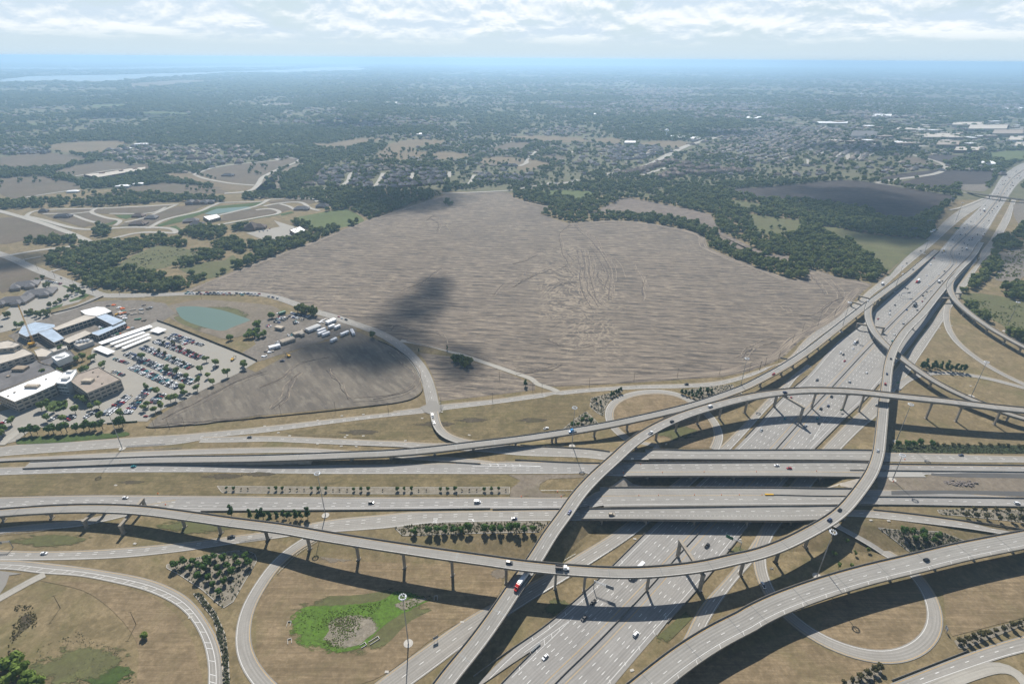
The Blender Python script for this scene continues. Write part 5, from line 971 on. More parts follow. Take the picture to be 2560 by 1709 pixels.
for uv, lab in (((1021, 1608), 'tall ring-headed light mast on a round pad beside the green marsh'), ((2042, 1440), 'leaning-looking ring-headed light mast inside the lower right loop'), ((814, 1288), 'ring-headed light mast beside the row of cedars'), ((1430, 1115), 'ring-headed light mast behind the pale blue tractor unit'),
                ((306, 1121), 'ring-headed light mast between frontage and slip road by the clinic'), ((2240, 1104), 'ring-headed light mast east of the crossing ramps above the shrub strip'), ((2428, 990), 'ring-headed light mast among the eastern ramps'), ((1848, 981), 'ring-headed light mast where the connector meets the frontage road'), ((2102, 829), 'ring-headed light mast beside the elevated connector'),
                ((2235, 729), 'ring-headed light mast by the trees west of the freeway'), ((2310, 634), 'distant ring-headed light mast beside the frontage road'), ((2389, 554), 'far ring-headed light mast near the billboards'), ((2512, 828), 'ring-headed light mast standing in scrub right of the slender flyover')):
    mast(*uv, lab)
mast(2231, 1199, 'ring-headed light mast on the graded earth beside the right overpass ends', .62, zew)
wp = MB().tube((0, 0, 0), (0, 0, 12.5), .19, .12, 6).data('pole', ['wood_pole']); ca = MB().box(0, 0, 11.9, 2.4, .14, .16).box(-.9, 0, 12.1, .1, .1, .3).box(.9, 0, 12.1, .1, .1, .3).data('crossarm', ['wood_pole'])
PL = B(2, (148, 937), (213, 952), (550, 907), (868, 867), (1178, 837), (1478, 814), (1690, 797), (1765, 787), (1802, 757), (1900, 724)) + B(1, (1320, 1047), (1685, 1012), (945, 1087), (568, 1082), (180, 1102), (1735, 857)) + D(0, (1755, 247), (1915, 237), (2090, 217)) + B(3, (245, 707), (345, 587), (415, 512), (525, 472), (110, 785), (645, 400)) + A(0, (388, 1078), (876, 1185)) + B(0, (395, 130), (535, 195), (1440, 285), (855, 250), (665, 240)) + C(0, (205, 1180), (300, 1240), (430, 1290))
for u, v in PL:
    g = G(u, v); t = thing('utility_pole', g, random.uniform(-.4, .4)); setp(t, 'slim wooden utility pole in the pole line along the frontage roads', 'utility pole', 'utility poles along the roads')
    obj('pole', wp, t); obj('crossarm', ca, t)
def cantilever(base, tip, label, h=8.5, panel=(5.5, 3.0), green=True, f=hland, at=.75):
    a, b_ = G(*base, f), G(*tip, f); d = b_ - a; L = float(np.hypot(d[0], d[1])); ang = math.atan2(d[1], d[0]); t = thing('sign_gantry', a, ang); setp(t, label, 'road sign')
    MB().tube((0, 0, 0), (0, 0, h), .30, .24, 8).build('post', ['steel_galv'], t)
    m = MB()
    for z in (h - 1.5, h - .3): 
        for y in (-.35, .35): m.tube((0, y, z), (L, y, z), .10, n=5)
    for k in range(int(L / 1.3)): x = k * 1.3; m.tube((x, -.35, h - 1.5), (x + 1.3, -.35, h - .3), .06, n=4); m.tube((x, .35, h - .3), (x + 1.3, .35, h - 1.5), .06, n=4); m.tube((x, -.35, h - .3), (x, .35, h - .3), .06, n=4)
    m.build('truss_arm', ['steel_galv'], t)
    s = 1 if (math.cos(ang) > 0) == green else -1
    MB().box(L * at, -.55 if math.cos(ang) > 0 else .55, h - .9, panel[0], .08, panel[1]).build('sign_panel', ['sign_green' if green else 'sign_back'], t); return t
cantilever(A(2, (1465, 705))[0], A(2, (1365, 655))[0], 'green overhead sign on a truss arm beside the freeway below the overpasses', 8.5)
cantilever(A(2, (525, 955))[0], A(2, (650, 1000))[0], 'grey-backed overhead sign on a truss arm under the long flyover', 8.5, green=False, at=.8)
cantilever(B(3, (1115, 270))[0], B(3, (1180, 262))[0], 'overhead sign truss beside the elevated connector far up the freeway', 8.5, (6, 2.6), False)
cantilever(A(0, (85, 692))[0], A(0, (-10, 700))[0], 'sign truss over the ramp at the left edge', 7.5, (5, 2.5), False)
cantilever(B(3, (335, 745))[0], B(3, (255, 730))[0], 'sign truss over the frontage road beside the field', 7.5, (8, 2.2), False)
cantilever(C(3, (1690, 940))[0], C(3, (1650, 935))[0], 'distant sign truss over the freeway', 8.5, (9, 2.6), True)
def postsign(uv, w, h, z, ang, mat, label, f=hland, n=2):
    g = G(*uv, f); t = thing('road_sign', g, ang); setp(t, label, 'road sign')
    for k in range(n): x = (k - (n - 1) / 2) * w * .6; MB().box(x, 0, (z + h) / 2, .14, .14, z + h).build('post', ['steel_galv'], t)
    MB().box(0, -.12, z + h / 2, w, .06, h).build('sign_panel', [mat], t); return t
postsign(A(1, (1157, 1290))[0], 3.4, 2.4, 2.2, .5, 'sign_back', 'grey sign on two posts between the marsh and the frontage road')
postsign(D(3, (632, 330))[0], 2.2, 1.6, 2.6, 0, 'paint_white', 'white sign on two posts in the shade of the tallest ramp', zew)
postsign(D(3, (1015, 160))[0], 1.6, 1.4, 2.2, 0, 'paint_white', 'small white sign on the verge north of the overpasses')
postsign(B(3, (688, 1085))[0], 3.0, 2.0, 2.4, .2, 'sign_green', 'small green exit sign in the freeway gore')
postsign(B(3, (1085, 905))[0], 3.2, 2.2, 5.0, .2, 'sign_green', 'green sign standing beside the frontage road under the crossing ramps')
postsign(B(1, (1314, 1046))[0], 1.2, .9, 5.0, 0, 'paint_white', 'small white lamp sign at the road junction corner', n=1)
postsign(A(3, (1292, 1230))[0], 3.6, 2.6, 2.0, 1.3, 'sign_back', 'blue grey sign back at the edge of the lower right loop')
for uv, w, h, z, m, lab in ((C(3, (1620, 712))[0], 15, 5, 8, 'sign_back', 'grey billboard at the corner of the dark plowed field'), (C(3, (1520, 805))[0], 15, 5, 10, 'sign_green', 'teal billboard on a tall post beside the plowed field'), (C(3, (1455, 820))[0], 16, 4, 4, 'sign_back', 'low grey billboard near the plowed field'), (C(3, (1445, 890))[0], 18, 6, 7, 'sign_back', 'pale billboard in front of the trees near the freeway'), (C(3, (1318, 960))[0], 16, 6, 10, 'steel_dark', 'dark billboard on a post above the tree belt'), (C(3, (1475, 960))[0], 9, 4, 8, 'paint_white', 'small white billboard at the freeway edge')):
    g = G(*uv); t = thing('billboard', g, .25); setp(t, lab, 'billboard'); MB().tube((0, 0, 0), (0, 0, z + h * .5), .5, n=8).build('post', ['steel_galv'], t); MB().box(0, -.4, z + h / 2, w, .5, h).build('panel', [m], t); MB().box(0, -.4, z - .15, w + 1, 1.4, .15).build('catwalk', ['steel_galv'], t)
# black silt fence round the bare field
def fence(px, label, h=1.1, mat='black_fabric', name='silt_fence'):
    c = path([G(*q) for q in px], 4.0, 1); b0 = c[0].copy(); t = thing(name, b0); setp(t, label, 'fence'); sweep('fabric', c - b0, [(0, -.06, 0), (0, -.06, h), (0, .06, h), (0, .06, 0)], mat, t, closed=True, ends=True, uvs=False)
    pm = MB().box(0, -.12, h * .55, .08, .08, h * 1.1).data('stake', ['wood_pole'])
    for q in c[::2]: o = obj('stake', pm, t); o.location = q - b0
fence(D(0, (1650, 215), (1760, 222), (2349, 178)) + D(1, (230, 165), (700, 120), (1400, 50), (1850, 0)) + B(1, (1000, 1020), (1130, 985), (1190, 925), (1170, 830), (1090, 705), (980, 625), (870, 575)), 'long black silt fence round the bare dark field')
fence(B(0, (1120, 434), (1250, 480), (1500, 580), (1700, 660), (1835, 722)), 'brown screen fence along the car park and pond', 2.4, 'wood_pole', 'screen_fence')
fence(B(0, (365, 385), (560, 335), (740, 262)), 'brown screen fence beside the road at the building site', 2.0, 'wood_pole', 'screen_fence')
fence(B(0, (765, 1168), (980, 1153)), 'dark hedge-like screen at the front of the car park', 1.5, 'leaf_cedar', 'screen_fence')
# small drainage boxes and culvert mouths on the verges
dm = MB().box(0, 0, .2, 2.4, 1.5, .3).box(0, 0, .36, 1.5, .8, .06).data('drain', ['kerb_concrete'])
for i, (u, v) in enumerate(B(1, (62, 1183), (160, 1230), (240, 1252), (440, 1142), (612, 1110), (650, 1248), (765, 1100), (765, 1253), (440, 1310), (608, 1325), (715, 1328), (1185, 1127), (1325, 1082), (1065, 1287), (1520, 1247), (635, 1262)) + A(0, (745, 290), (868, 665), (940, 952), (1225, 1140)) + A(1, (1327, 1170), (842, 1490)) + A(2, (790, 635), (1465, 638), (772, 1480), (1670, 825)) + A(3, (178, 825), (930, 518), (815, 515)) + B(3, (1480, 468), (1395, 487), (1615, 897))):
    g = G(u, v); o = obj('drain_inlet', dm); o.location = g; o.rotation_euler = (0, 0, random.uniform(-.3, .3)); setp(o, 'small pale concrete drain inlet set in the grass verge', 'drain', 'drain inlets on the verges')
for i, (q, rz) in enumerate(((A(1, (760, 1290))[0], -.9), (A(1, (690, 1320))[0], -.9), (A(1, (213, 1183))[0], 0.1), (A(1, (217, 1295))[0], .4), (A(1, (1157, 1018))[0], .1))):
    g = G(*q); m = MB(); L = 6.5 if i == 0 else 3.5
    m.box(-1.1, 0, .35, .3, L, .8).box(1.1, 0, .35, .3, L, .8).box(0, L / 2, .4, 2.5, .4, 1.0).box(0, 0, .05, 2.0, L, .1); o = m.build('culvert', ['kerb_concrete']); o.location = g; o.rotation_euler = (0, 0, rz); setp(o, 'concrete culvert mouth at the edge of the green marsh', 'culvert', 'culvert mouths round the marsh')
# orange drums and cones
cone = MB().tube((0, 0, .1), (0, 0, 1.05), .30, .22, 8).box(0, 0, .06, .8, .8, .12).data('traffic_drum', ['orange_plastic'])
for u, v in D(3, (975, 458), (1445, 453), (2035, 450), (708, 720), (930, 716), (1335, 712), (1640, 712), (1842, 711), (2098, 710), (730, 368), (535, 462)) + D(2, (1550, 1000), (2000, 1000), (1958, 945)) + D(0, (1365, 605), (1785, 966), (1870, 1090)) + D(4, (5, 535), (870, 650), (1000, 400)):
    g = G(u, v, zew); o = obj('traffic_drum', cone); o.location = (g[0], g[1], g[2] + .28); setp(o, 'orange traffic drum set out at the roadworks on the highway', 'traffic drum', 'orange traffic drums')
# ------------------------------------------------------------------ planting
def inpoly(px, py, poly):
    poly = np.asarray(poly, float); x, y = poly[:, 0], poly[:, 1]; r = np.zeros(len(px), bool); j = len(poly) - 1
    for i in range(len(poly)):
        c = ((y[i] > py) != (y[j] > py)); t = (x[j] - x[i]) * (py - y[i]) / (y[j] - y[i] + 1e-12) + x[i]; r ^= c & (px < t); j = i
    return r
def fnoise(x, y, s, seed=0):
    r = np.random.default_rng(seed); out = np.zeros_like(x); amp = 1.0
    for o in range(4):
        g = r.uniform(-1, 1, (64, 64)); a, b = x / s, y / s; i, j = np.floor(a).astype(int), np.floor(b).astype(int); fa, fb = a - i, b - j; fa, fb = fa * fa * (3 - 2 * fa), fb * fb * (3 - 2 * fb)
        g00, g10, g01, g11 = g[i % 64, j % 64], g[(i + 1) % 64, j % 64], g[i % 64, (j + 1) % 64], g[(i + 1) % 64, (j + 1) % 64]
        out += amp * ((g00 * (1 - fa) + g10 * fa) * (1 - fb) + (g01 * (1 - fa) + g11 * fa) * fb); amp *= .5; s *= .5
    return out
def crown(name, seed, n=150, lobes=8, rx=1.0, rz=.85, zc=1.0, mat='leaf_wood', q=.26, core=.80, cone=0.0):
    """leaf clumps spread through several lobes; unit crown radius 1, centre at height zc"""
    r = np.random.default_rng(seed); V, F, T = [], [], []
    L = []
    for k in range(lobes):
        a = r.uniform(0, 2 * math.pi); h = r.uniform(-.55, .65); d = r.uniform(.15, .62) * (1 - cone * max(0, (h + .6) / 1.25)); L.append((d * math.cos(a) * rx, d * math.sin(a) * rx, h * rz + zc, r.uniform(.34, .55) * (1 - cone * .55 * max(0, h + .3)), r.uniform(0, 1)))
    for k in range(n):
        x, y, z, s, tint = L[k % lobes]; v = r.normal(size=3); v /= np.linalg.norm(v); v[2] = v[2] * .85 + .1
        c = np.array([x, y, z]) + v * s * r.uniform(.75, 1.12); nrm = v + r.normal(size=3) * .22; nrm /= np.linalg.norm(nrm)
        t1 = np.cross(nrm, r.normal(size=3)); t1 /= np.linalg.norm(t1); t2 = np.cross(nrm, t1); w, h = q * r.uniform(.6, 1.3), q * r.uniform(.5, 1.1); b0 = len(V)
        V += [c - t1 * w, c - t2 * h * .8 + t1 * w * .3, c + t1 * w, c + t2 * h]; F.append((b0, b0 + 1, b0 + 2, b0 + 3)); T += [np.clip(tint * .8 + r.uniform(0, .3), 0, 1)] * 4
    if core:
        for x, y, z, s, tint in L:
            bm = bmesh.new(); bmesh.ops.create_icosphere(bm, subdivisions=1, radius=s * core * 1.12); b0 = len(V)
            V += [np.array([x, y, z]) + np.array(v.co) * r.uniform(.85, 1.12) for v in bm.verts]; F += [tuple(b0 + v.index for v in f.verts) for f in bm.faces]; T += [tint] * len(bm.verts); bm.free()
    m = me(name, V, F, mat); at = m.attributes.new('tint', 'FLOAT', 'POINT'); at.data.foreach_set('value', np.array(T, np.float32)); return m
def trunk_mesh(name, h, r0, limbs=3, seed=0):
    r = random.Random(seed); m = MB(); m.tube((0, 0, -.1), (r.uniform(-.05, .05) * h, r.uniform(-.05, .05) * h, h), r0, r0 * .55, 6)
    for k in range(limbs):
        a = 2 * math.pi * k / limbs + r.uniform(-.3, .3); m.tube((0, 0, h * .75), (math.cos(a) * h * .35, math.sin(a) * h * .35, h * 1.35), r0 * .5, r0 * .2, 5)
    return m.data(name, ['brown_bark'])
CROWN = {k: [crown('crown', s0 + i, n, lb, mat=mt, zc=zc, rz=rz, cone=cn) for i in range(nv)] for k, s0, n, lb, mt, zc, rz, cn, nv in
         (('wood', 10, 190, 8, 'leaf_wood', 1.15, .85, 0, 5), ('lot', 30, 170, 7, 'leaf_lot', 1.45, .75, 0, 4), ('park', 50, 170, 7, 'leaf_park', 1.45, .8, .1, 4), ('rust', 70, 110, 6, 'leaf_rust', 1.5, .85, .1, 3), ('cedar', 90, 150, 9, 'leaf_cedar', 1.9, 1.7, .75, 3), ('bright', 110, 170, 8, 'leaf_bright', 1.0, .7, 0, 2), ('golden', 130, 130, 6, 'leaf_golden', 1.4, .8, 0, 2))}
TRUNK = {k: trunk_mesh('trunk', h, r) for k, h, r in (('wood', .75, .09), ('lot', .95, .08), ('park', .95, .08), ('rust', .95, .07), ('cedar', .5, .09), ('bright', .5, .07), ('golden', .9, .07))}
NT = [0]
def tree(g, R, kind, label, group, sz=1.0):
    NT[0] += 1; name = {'cedar': 'cedar_tree', 'bright': 'leafy_bush'}.get(kind, 'shade_tree'); t = thing(name, g, random.uniform(0, 6.28)); t.scale = (R, R, R * sz * random.uniform(.9, 1.12)); setp(t, label, 'tree', group)
    obj('trunk', TRUNK[kind], t); obj('crown', random.choice(CROWN[kind]), t); return t
# ---- planting beds with a kerb round them
BEDS = []
def bed(px, mat='bed_gravel', f=hland, kerb=True, plants=0, pm='leaf_shrub', label=''):
    px = soften(px, 2) if len(px) > 4 and kerb == 'soft' else px
    o = drape_poly('planting_bed', px, mat, .13, f, 6)
    if kerb:
        w = [G(*q, f) for q in px]; w = resample(np.array(w + [w[0]]), 3.0); w[:, 2] = [(float(f(a, b)) if f is hland else float(f(a))) + .12 for a, b in w[:, :2]]; sweep('kerb', w, [(0, -.18, 0), (0, -.18, .25), (0, .18, .25), (0, .18, 0)], 'kerb_concrete', o, closed=True, uvs=False)
    if plants:
        w = np.array([G(*q, f)[:2] for q in px]); lo, hi = w.min(0), w.max(0); V, F, T = [], [], []; n = 0; r = np.random.default_rng(len(BEDS) + 5)
        while n < plants:
            k = r.uniform(lo, hi, (400, 2)); k = k[inpoly(k[:, 0], k[:, 1], w)]
            for x, y in k:
                if n >= plants: break
                n += 1; z = float(f(x, y)) if f is hland else float(f(x)); s = r.uniform(.45, 1.05); tint = r.uniform(0, 1)
                for _ in range(7):
                    v = r.normal(size=3); v[2] = abs(v[2]); v /= np.linalg.norm(v); c = np.array([x, y, z + .2 + s * .35]) + v * s * .7; t1 = np.cross(v, r.normal(size=3)); t1 /= np.linalg.norm(t1); t2 = np.cross(v, t1); b0 = len(V); V += [c - t1 * s * .45, c - t2 * s * .45, c + t1 * s * .45, c + t2 * s * .45]; F.append((b0, b0 + 1, b0 + 2, b0 + 3)); T += [tint] * 4
        m = me('ground_cover', V, F, pm); at = m.attributes.new('tint', 'FLOAT', 'POINT'); at.data.foreach_set('value', np.array(T, np.float32)); s_ = obj('ground_cover', m); setp(s_, 'low shrubs planted across ' + label, 'shrubs', kind='stuff')
    BEDS.append(px); return o
bed(D(1, (285, 880), (1300, 888), (2349, 895)) + D(2, (700, 893), (1420, 890), (1420, 968), (700, 968)) + D(1, (2349, 968), (1300, 962), (340, 955)), f=zew)
bed(A(0, (1075, 800), (1115, 792), (1370, 735), (1500, 712), (1590, 712), (1640, 730), (1655, 775), (1580, 900), (1500, 1040), (1440, 1078), (1400, 1050), (1300, 960), (1150, 862), (1072, 822)), plants=330, label='the triangular gravel bed between ramps')
bed(A(0, (1245, 988), (1290, 985), (1390, 1110), (1450, 1250), (1470, 1400), (1478, 1568), (1470, 1700), (1440, 1700), (1442, 1568), (1425, 1350), (1375, 1150), (1300, 1055)), plants=420, pm='leaf_shrub', label='the narrow bed along the curving ramp')
bed(D(2, (120, 1350), (300, 1318), (700, 1298), (1860, 1282), (1800, 1340), (1740, 1400), (900, 1415), (210, 1440)), plants=700, pm='leaf_golden', label='the long bed with a row of round trees', f=zew)
bed(D(4, (700, 1170), (830, 1185), (930, 1195), (1400, 1215), (1730, 1335), (1500, 1400), (1290, 1450), (1060, 1446), (950, 1360), (820, 1260)), plants=420, label='the bed beside the lower right flyover')
bed(D(4, (1370, 970), (1700, 966), (2349, 975), (3000, 985), (3000, 1180), (2349, 1110), (1700, 1040), (1400, 1015)), plants=420, label='the bed between the highway and the curving exit')
bed(D(4, (830, 225), (1300, 232), (2349, 240), (3000, 250), (3000, 340), (2349, 332), (1300, 322), (820, 315)), 'forest_floor', kerb=False, plants=1100, pm='leaf_shrub', label='the shrub strip above the collector road')
bed(B(2, (565, 985), (690, 952), (780, 925), (790, 932), (700, 992), (662, 1050), (650, 1112), (600, 1085), (555, 1040)), plants=200, label='the bed west of the upper loop')
bed(B(2, (355, 1212), (440, 1140), (530, 1080), (620, 1168), (540, 1185), (440, 1202)), plants=200, label='the wedge bed behind the pale blue tractor unit')
bed(B(2, (1200, 932), (1400, 905), (1575, 887), (1580, 905), (1450, 960), (1330, 998), (1260, 960)), plants=240, label='the bed beside the frontage road')
bed(A(3, (1350, 1290), (1500, 1235), (1802, 1150), (2050, 1090), (2050, 1120), (1802, 1190), (1600, 1270), (1420, 1345), (1380, 1340)), kerb=False, plants=60, pm='leaf_rust', label='the gravel strip with rusty young trees')
bed(A(3, (560, 1600), (700, 1530), (830, 1450), (890, 1470), (880, 1530), (760, 1600)), kerb=False, plants=40, pm='leaf_rust', label='the gravel corner at the lower edge')
def tufts(px, n, mat, label, smin, smax):
    w = np.array([G(*q)[:2] for q in px]); lo, hi = w.min(0), w.max(0); V, F, T = [], [], []; r = np.random.default_rng(n); k = 0
    while k < n:
        q = r.uniform(lo, hi, (600, 2)); q = q[inpoly(q[:, 0], q[:, 1], w)]; q = q[fnoise(q[:, 0] + 500, q[:, 1], 14.0, 2) + r.uniform(-.5, .5, len(q)) > .05]
        for x, y in q:
            if k >= n: break
            k += 1; s = r.uniform(smin, smax); tint = r.uniform(0, 1); z = float(hland(x, y))
            for _ in range(6):
                v = r.normal(size=3); v[2] = abs(v[2]) + .3; v /= np.linalg.norm(v); c = np.array([x, y, z + s * .25]) + v * s * .55; t1 = np.cross(v, r.normal(size=3)); t1 /= np.linalg.norm(t1); t2 = np.cross(v, t1); b0 = len(V); V += [c - t1 * s * .5, c - t2 * s * .4, c + t1 * s * .5, c + t2 * s * .4]; F.append((b0, b0 + 1, b0 + 2, b0 + 3)); T += [tint] * 4
    m = me('brush', V, F, mat); a_ = m.attributes.new('tint', 'FLOAT', 'POINT'); a_.data.foreach_set('value', np.array(T, np.float32)); setp(obj('brush', m), label, 'brush', kind='stuff')
MARSH = A(1, (235, 1130), (340, 1080), (560, 1070), (800, 1042), (940, 972), (1100, 985), (1040, 1062), (880, 1142), (780, 1222), (690, 1315), (560, 1350), (420, 1360), (285, 1315), (225, 1232))
tufts(MARSH, 1500, 'leaf_bright', 'bright green reeds and brush growing over the marsh', .25, .75)
tufts(A(1, (450, 1140), (700, 1132), (800, 1152), (790, 1212), (650, 1322), (500, 1342), (430, 1292)), 600, 'leaf_golden', 'dry straw-coloured reeds in the middle of the marsh', .3, .7)
tufts(A(0, (240, 1300), (500, 1230), (720, 1330), (860, 1480), (860, 1620), (300, 1640), (200, 1460)), 700, 'leaf_shrub', 'grey green weeds scattered over the lower left meadow', .2, .5); tufts(A(0, (100, 1060), (210, 1060), (250, 1180), (150, 1330), (40, 1420), (60, 1300)), 350, 'leaf_rust', 'brown brush along the gully in the lower left', .3, .8)
tufts(B(3, (1560, 260), (1980, 330), (1990, 540), (1700, 400)), 160, 'leaf_wood', 'low scrub dotted over the meadow right of the slender flyover', .8, 2.2); tufts(C(3, (1980, 1110), (2195, 1080), (2195, 1290), (1970, 1310)), 260, 'leaf_wood', 'low scrub on the pale dirt right of the freeway', 1, 3); tufts(C(0, (900, 1240), (1150, 1090), (1400, 1065), (1550, 1110), (1300, 1215)), 160, 'leaf_shrub', 'thistly scrub on the small meadow among the left woods', .8, 2.0)
# ---- single trees
def row(pts, R, kind, label, group, f=hland, jit=0, sz=1.0):
    for q in pts: g = G(*q, f); tree(g, R * random.uniform(.85, 1.15), kind, label, group, sz)
row(D(1, (395, 925), (475, 926), (875, 928), (955, 928), (1025, 930), (1355, 935), (1430, 932), (1515, 932), (1830, 934), (1912, 934), (1998, 934), (2320, 936)) + D(2, (150, 938), (232, 936), (313, 936), (637, 936), (722, 936), (802, 936), (1130, 936), (1212, 936), (1295, 936)), 1.8, 'park', 'small round green tree in the long gravel bed of the median', 'trees in the median bed', zew, sz=1.1)
row(D(1, (560, 925), (635, 925), (1110, 930), (1190, 930), (1270, 930), (1595, 934), (1670, 934), (1755, 934), (2155, 936)) + D(2, (390, 936), (478, 936), (880, 936), (965, 936), (1048, 936), (1375, 936)), .85, 'rust', 'tiny sparse sapling in the long gravel bed of the median', 'saplings in the median bed', zew, sz=1.3)
row(D(1, (445, 1215), (660, 1245), (750, 1262), (808, 1252), (880, 1280), (960, 1256), (1043, 1246), (1100, 1262), (1175, 1252), (1235, 1254), (1310, 1242)), 3.3, 'cedar', 'dark upright cedar in the row beside the light mast', 'row of cedars', sz=.95)
row(D(2, (340, 1425), (512, 1418), (605, 1412), (690, 1412), (785, 1408), (870, 1402), (955, 1398), (1132, 1392), (1220, 1398), (1315, 1400), (1408, 1396), (1495, 1392), (1585, 1400), (1680, 1396)), 3.7, 'park', 'round green tree in the long bed below the ramp lane', 'row of round trees', zew, sz=.9)
row(A(0, (1135, 825), (1190, 805), (1245, 795), (1325, 780), (1385, 768), (1440, 782), (1520, 775), (1585, 772), (1220, 840), (1280, 825), (1320, 845), (1350, 810), (1280, 893), (1400, 842), (1470, 828), (1540, 812), (1495, 862), (1420, 882), (1345, 902), (1450, 922), (1375, 942), (1415, 992), (1610, 812)), 3.1, 'park', 'dark green young tree in the triangular gravel bed', 'trees in the triangular bed')
row(A(3, (1020, 605), (1080, 608), (1150, 612), (1095, 648), (1150, 655), (1215, 660), (1240, 640)), 3.0, 'park', 'green tree in the bed beside the lower right flyover', 'trees in the flyover bed')
row(A(3, (655, 662), (575, 745), (712, 738), (793, 718), (605, 822), (685, 822)), 2.0, 'lot', 'small loose tree on brown grass inside the lower right loop', 'young trees in the loop')
row(A(3, (1385, 1310), (1430, 1300), (1470, 1285), (1515, 1270), (1560, 1258), (1610, 1240), (1660, 1222), (1715, 1205), (1760, 1190), (1800, 1175), (1850, 1160), (1900, 1145)) + A(3, (640, 1580), (690, 1555), (740, 1535), (790, 1515), (835, 1495), (870, 1480)), 2.5, 'rust', 'rusty brown-green young tree in a gravel strip in the lower right', 'rusty young trees')
row(D(4, (910, 258), (1020, 262), (1105, 255), (1168, 240), (1295, 258)), 3.4, 'park', 'dark bushy tree in the shrub strip above the collector road', 'trees in the shrub strip')
row(D(4, (1365, 245), (1435, 245), (1545, 250), (1605, 248), (1710, 250), (1840, 240), (1960, 250), (2060, 248), (2110, 248), (2160, 250), (2290, 265), (2349, 270)), 2.3, 'rust', 'low brownish shrub tree in the strip above the collector road', 'brown shrub trees', sz=.7)
row(D(4, (1640, 985), (1770, 985), (1890, 990), (2015, 990), (2150, 995), (2280, 1000), (1690, 1050), (1800, 1060), (1920, 1070), (2060, 1095), (2200, 1090), (2300, 1100)), 2.5, 'rust', 'loose brownish tree in the bed between highway and exit', 'trees by the exit')
row(B(2, (705, 975), (725, 968), (742, 960), (760, 952), (775, 944), (600, 1010), (630, 1030)), 2.6, 'cedar', 'dark conical tree beside the upper loop', 'trees by the upper loop', sz=.8)
row(B(2, (470, 1190), (500, 1160), (530, 1130), (560, 1165), (430, 1195)), 2.6, 'park', 'dark young tree in the wedge bed behind the pale blue tractor unit', 'trees in the wedge bed')
row(B(2, (1210, 955), (1235, 962), (1260, 970), (1285, 980), (1310, 990), (1280, 955), (1320, 965), (1350, 970), (1340, 945), (1390, 950), (1420, 955)), 2.8, 'cedar', 'dark conical tree in the bed beside the frontage road', 'trees by the frontage road', sz=.75)
row(B(3, (1265, 778), (1300, 780), (1330, 783), (1360, 786), (1395, 788), (1435, 790), (1470, 793), (1505, 796), (1538, 798), (1565, 800), (1290, 762), (1355, 765), (1400, 765), (1445, 768)), 3.6, 'cedar', 'dark conical cedar in the row beside the eastern ramp', 'cedars by the eastern ramp', sz=.85)
row(A(0, (938, 1265)), 2.6, 'bright', 'lone spiky green bush beside the fence line in the left grass', 'lone bush')
row(A(0, (40, 1480), (110, 1440), (150, 1510), (190, 1560), (240, 1600), (60, 1560), (-40, 1500), (-60, 1580), (130, 1640)), 5.0, 'bright', 'bright green bushy tree in the lower left corner', 'bushy trees in the lower left corner', sz=.9)
row(B(1, (1405, 715), (1440, 720), (1475, 730), (1505, 740), (1425, 740), (1460, 752), (1500, 765), (1530, 745)), 4.6, 'wood', 'dark tree of the small clump standing in the field', 'field clump')
row(B(1, (832, 552)), 5.2, 'wood', 'round dark tree beside the curving lane', 'lane tree'); row(B(1, (1922, 900)), 3.4, 'cedar', 'small dark conical tree at the field corner', 'field corner tree', sz=.7); row(B(1, (1160, 655), (1362, 640)), 1.8, 'cedar', 'little dark tree at the end of the farm track', 'track trees')
row(C(1, (1485, 725), (1510, 735), (1535, 725), (1500, 710)), 6, 'wood', 'tree of the lone clump at the top of the big field', 'lone clump'); row(C(1, (745, 885), (785, 875), (765, 890)), 6.5, 'wood', 'tree of the clump at the corner of the big field', 'corner clump')
LOTT = [(120, 470), (160, 480), (560, 715), (590, 700), (650, 715), (680, 700), (580, 795), (620, 790), (725, 765), (745, 750), (440, 640), (430, 790), (310, 810), (1020, 700), (1200, 785), (1265, 808), (1330, 840), (1420, 865), (1410, 920), (1305, 930), (1320, 960), (1520, 880), (1485, 830), (1435, 790), (1475, 715), (1540, 745), (1625, 820), (1745, 765), (1740, 745), (1255, 990), (1220, 1005), (1050, 910), (1125, 950), (1030, 1060), (1110, 1075), (1150, 1050), (1060, 1035), (865, 1115), (720, 1125), (655, 1050), (710, 1040), (540, 1080), (340, 1140), (85, 1165), (35, 1220), (20, 1250), (455, 1140), (590, 1000), (610, 1020), (570, 985), (340, 1050), (300, 1060), (385, 1070), (430, 1040), (470, 1030)]
for a, b_ in LOTT:
    w_ = 'beside the site entrance road' if a < 200 and b_ < 500 else 'between the hospital blocks and the carports' if b_ < 830 and a < 760 else 'in the long rows of parked cars' if b_ < 900 and a > 1000 and a < 1560 else 'at the field edge of the car park' if a > 1560 or (a > 1180 and b_ > 900) else 'beside the brown-roofed clinic wing' if b_ < 1075 and a < 720 else 'in the front car park of the clinic'
    row(B(0, (a, b_ + 12)), 4.4, 'lot', 'leafy car park tree ' + w_, 'car park trees ' + w_, sz=.9)
row(B(0, (180, 1250), (225, 1245), (270, 1240), (350, 1235), (385, 1235), (440, 1232), (480, 1228), (545, 1222), (600, 1215), (640, 1210), (680, 1205), (735, 1205), (850, 1190), (880, 1185), (30, 1235)), 4.6, 'park', 'dark green tree in the row between car park and frontage road', 'trees along the clinic frontage')
row(B(0, (1230, 600), (1185, 680), (1290, 640), (1350, 665), (1405, 695), (1250, 720), (1310, 750), (1170, 600), (1135, 660), (1240, 610)), 3.0, 'golden', 'yellowing small tree on a car park island', 'yellowing car park trees')
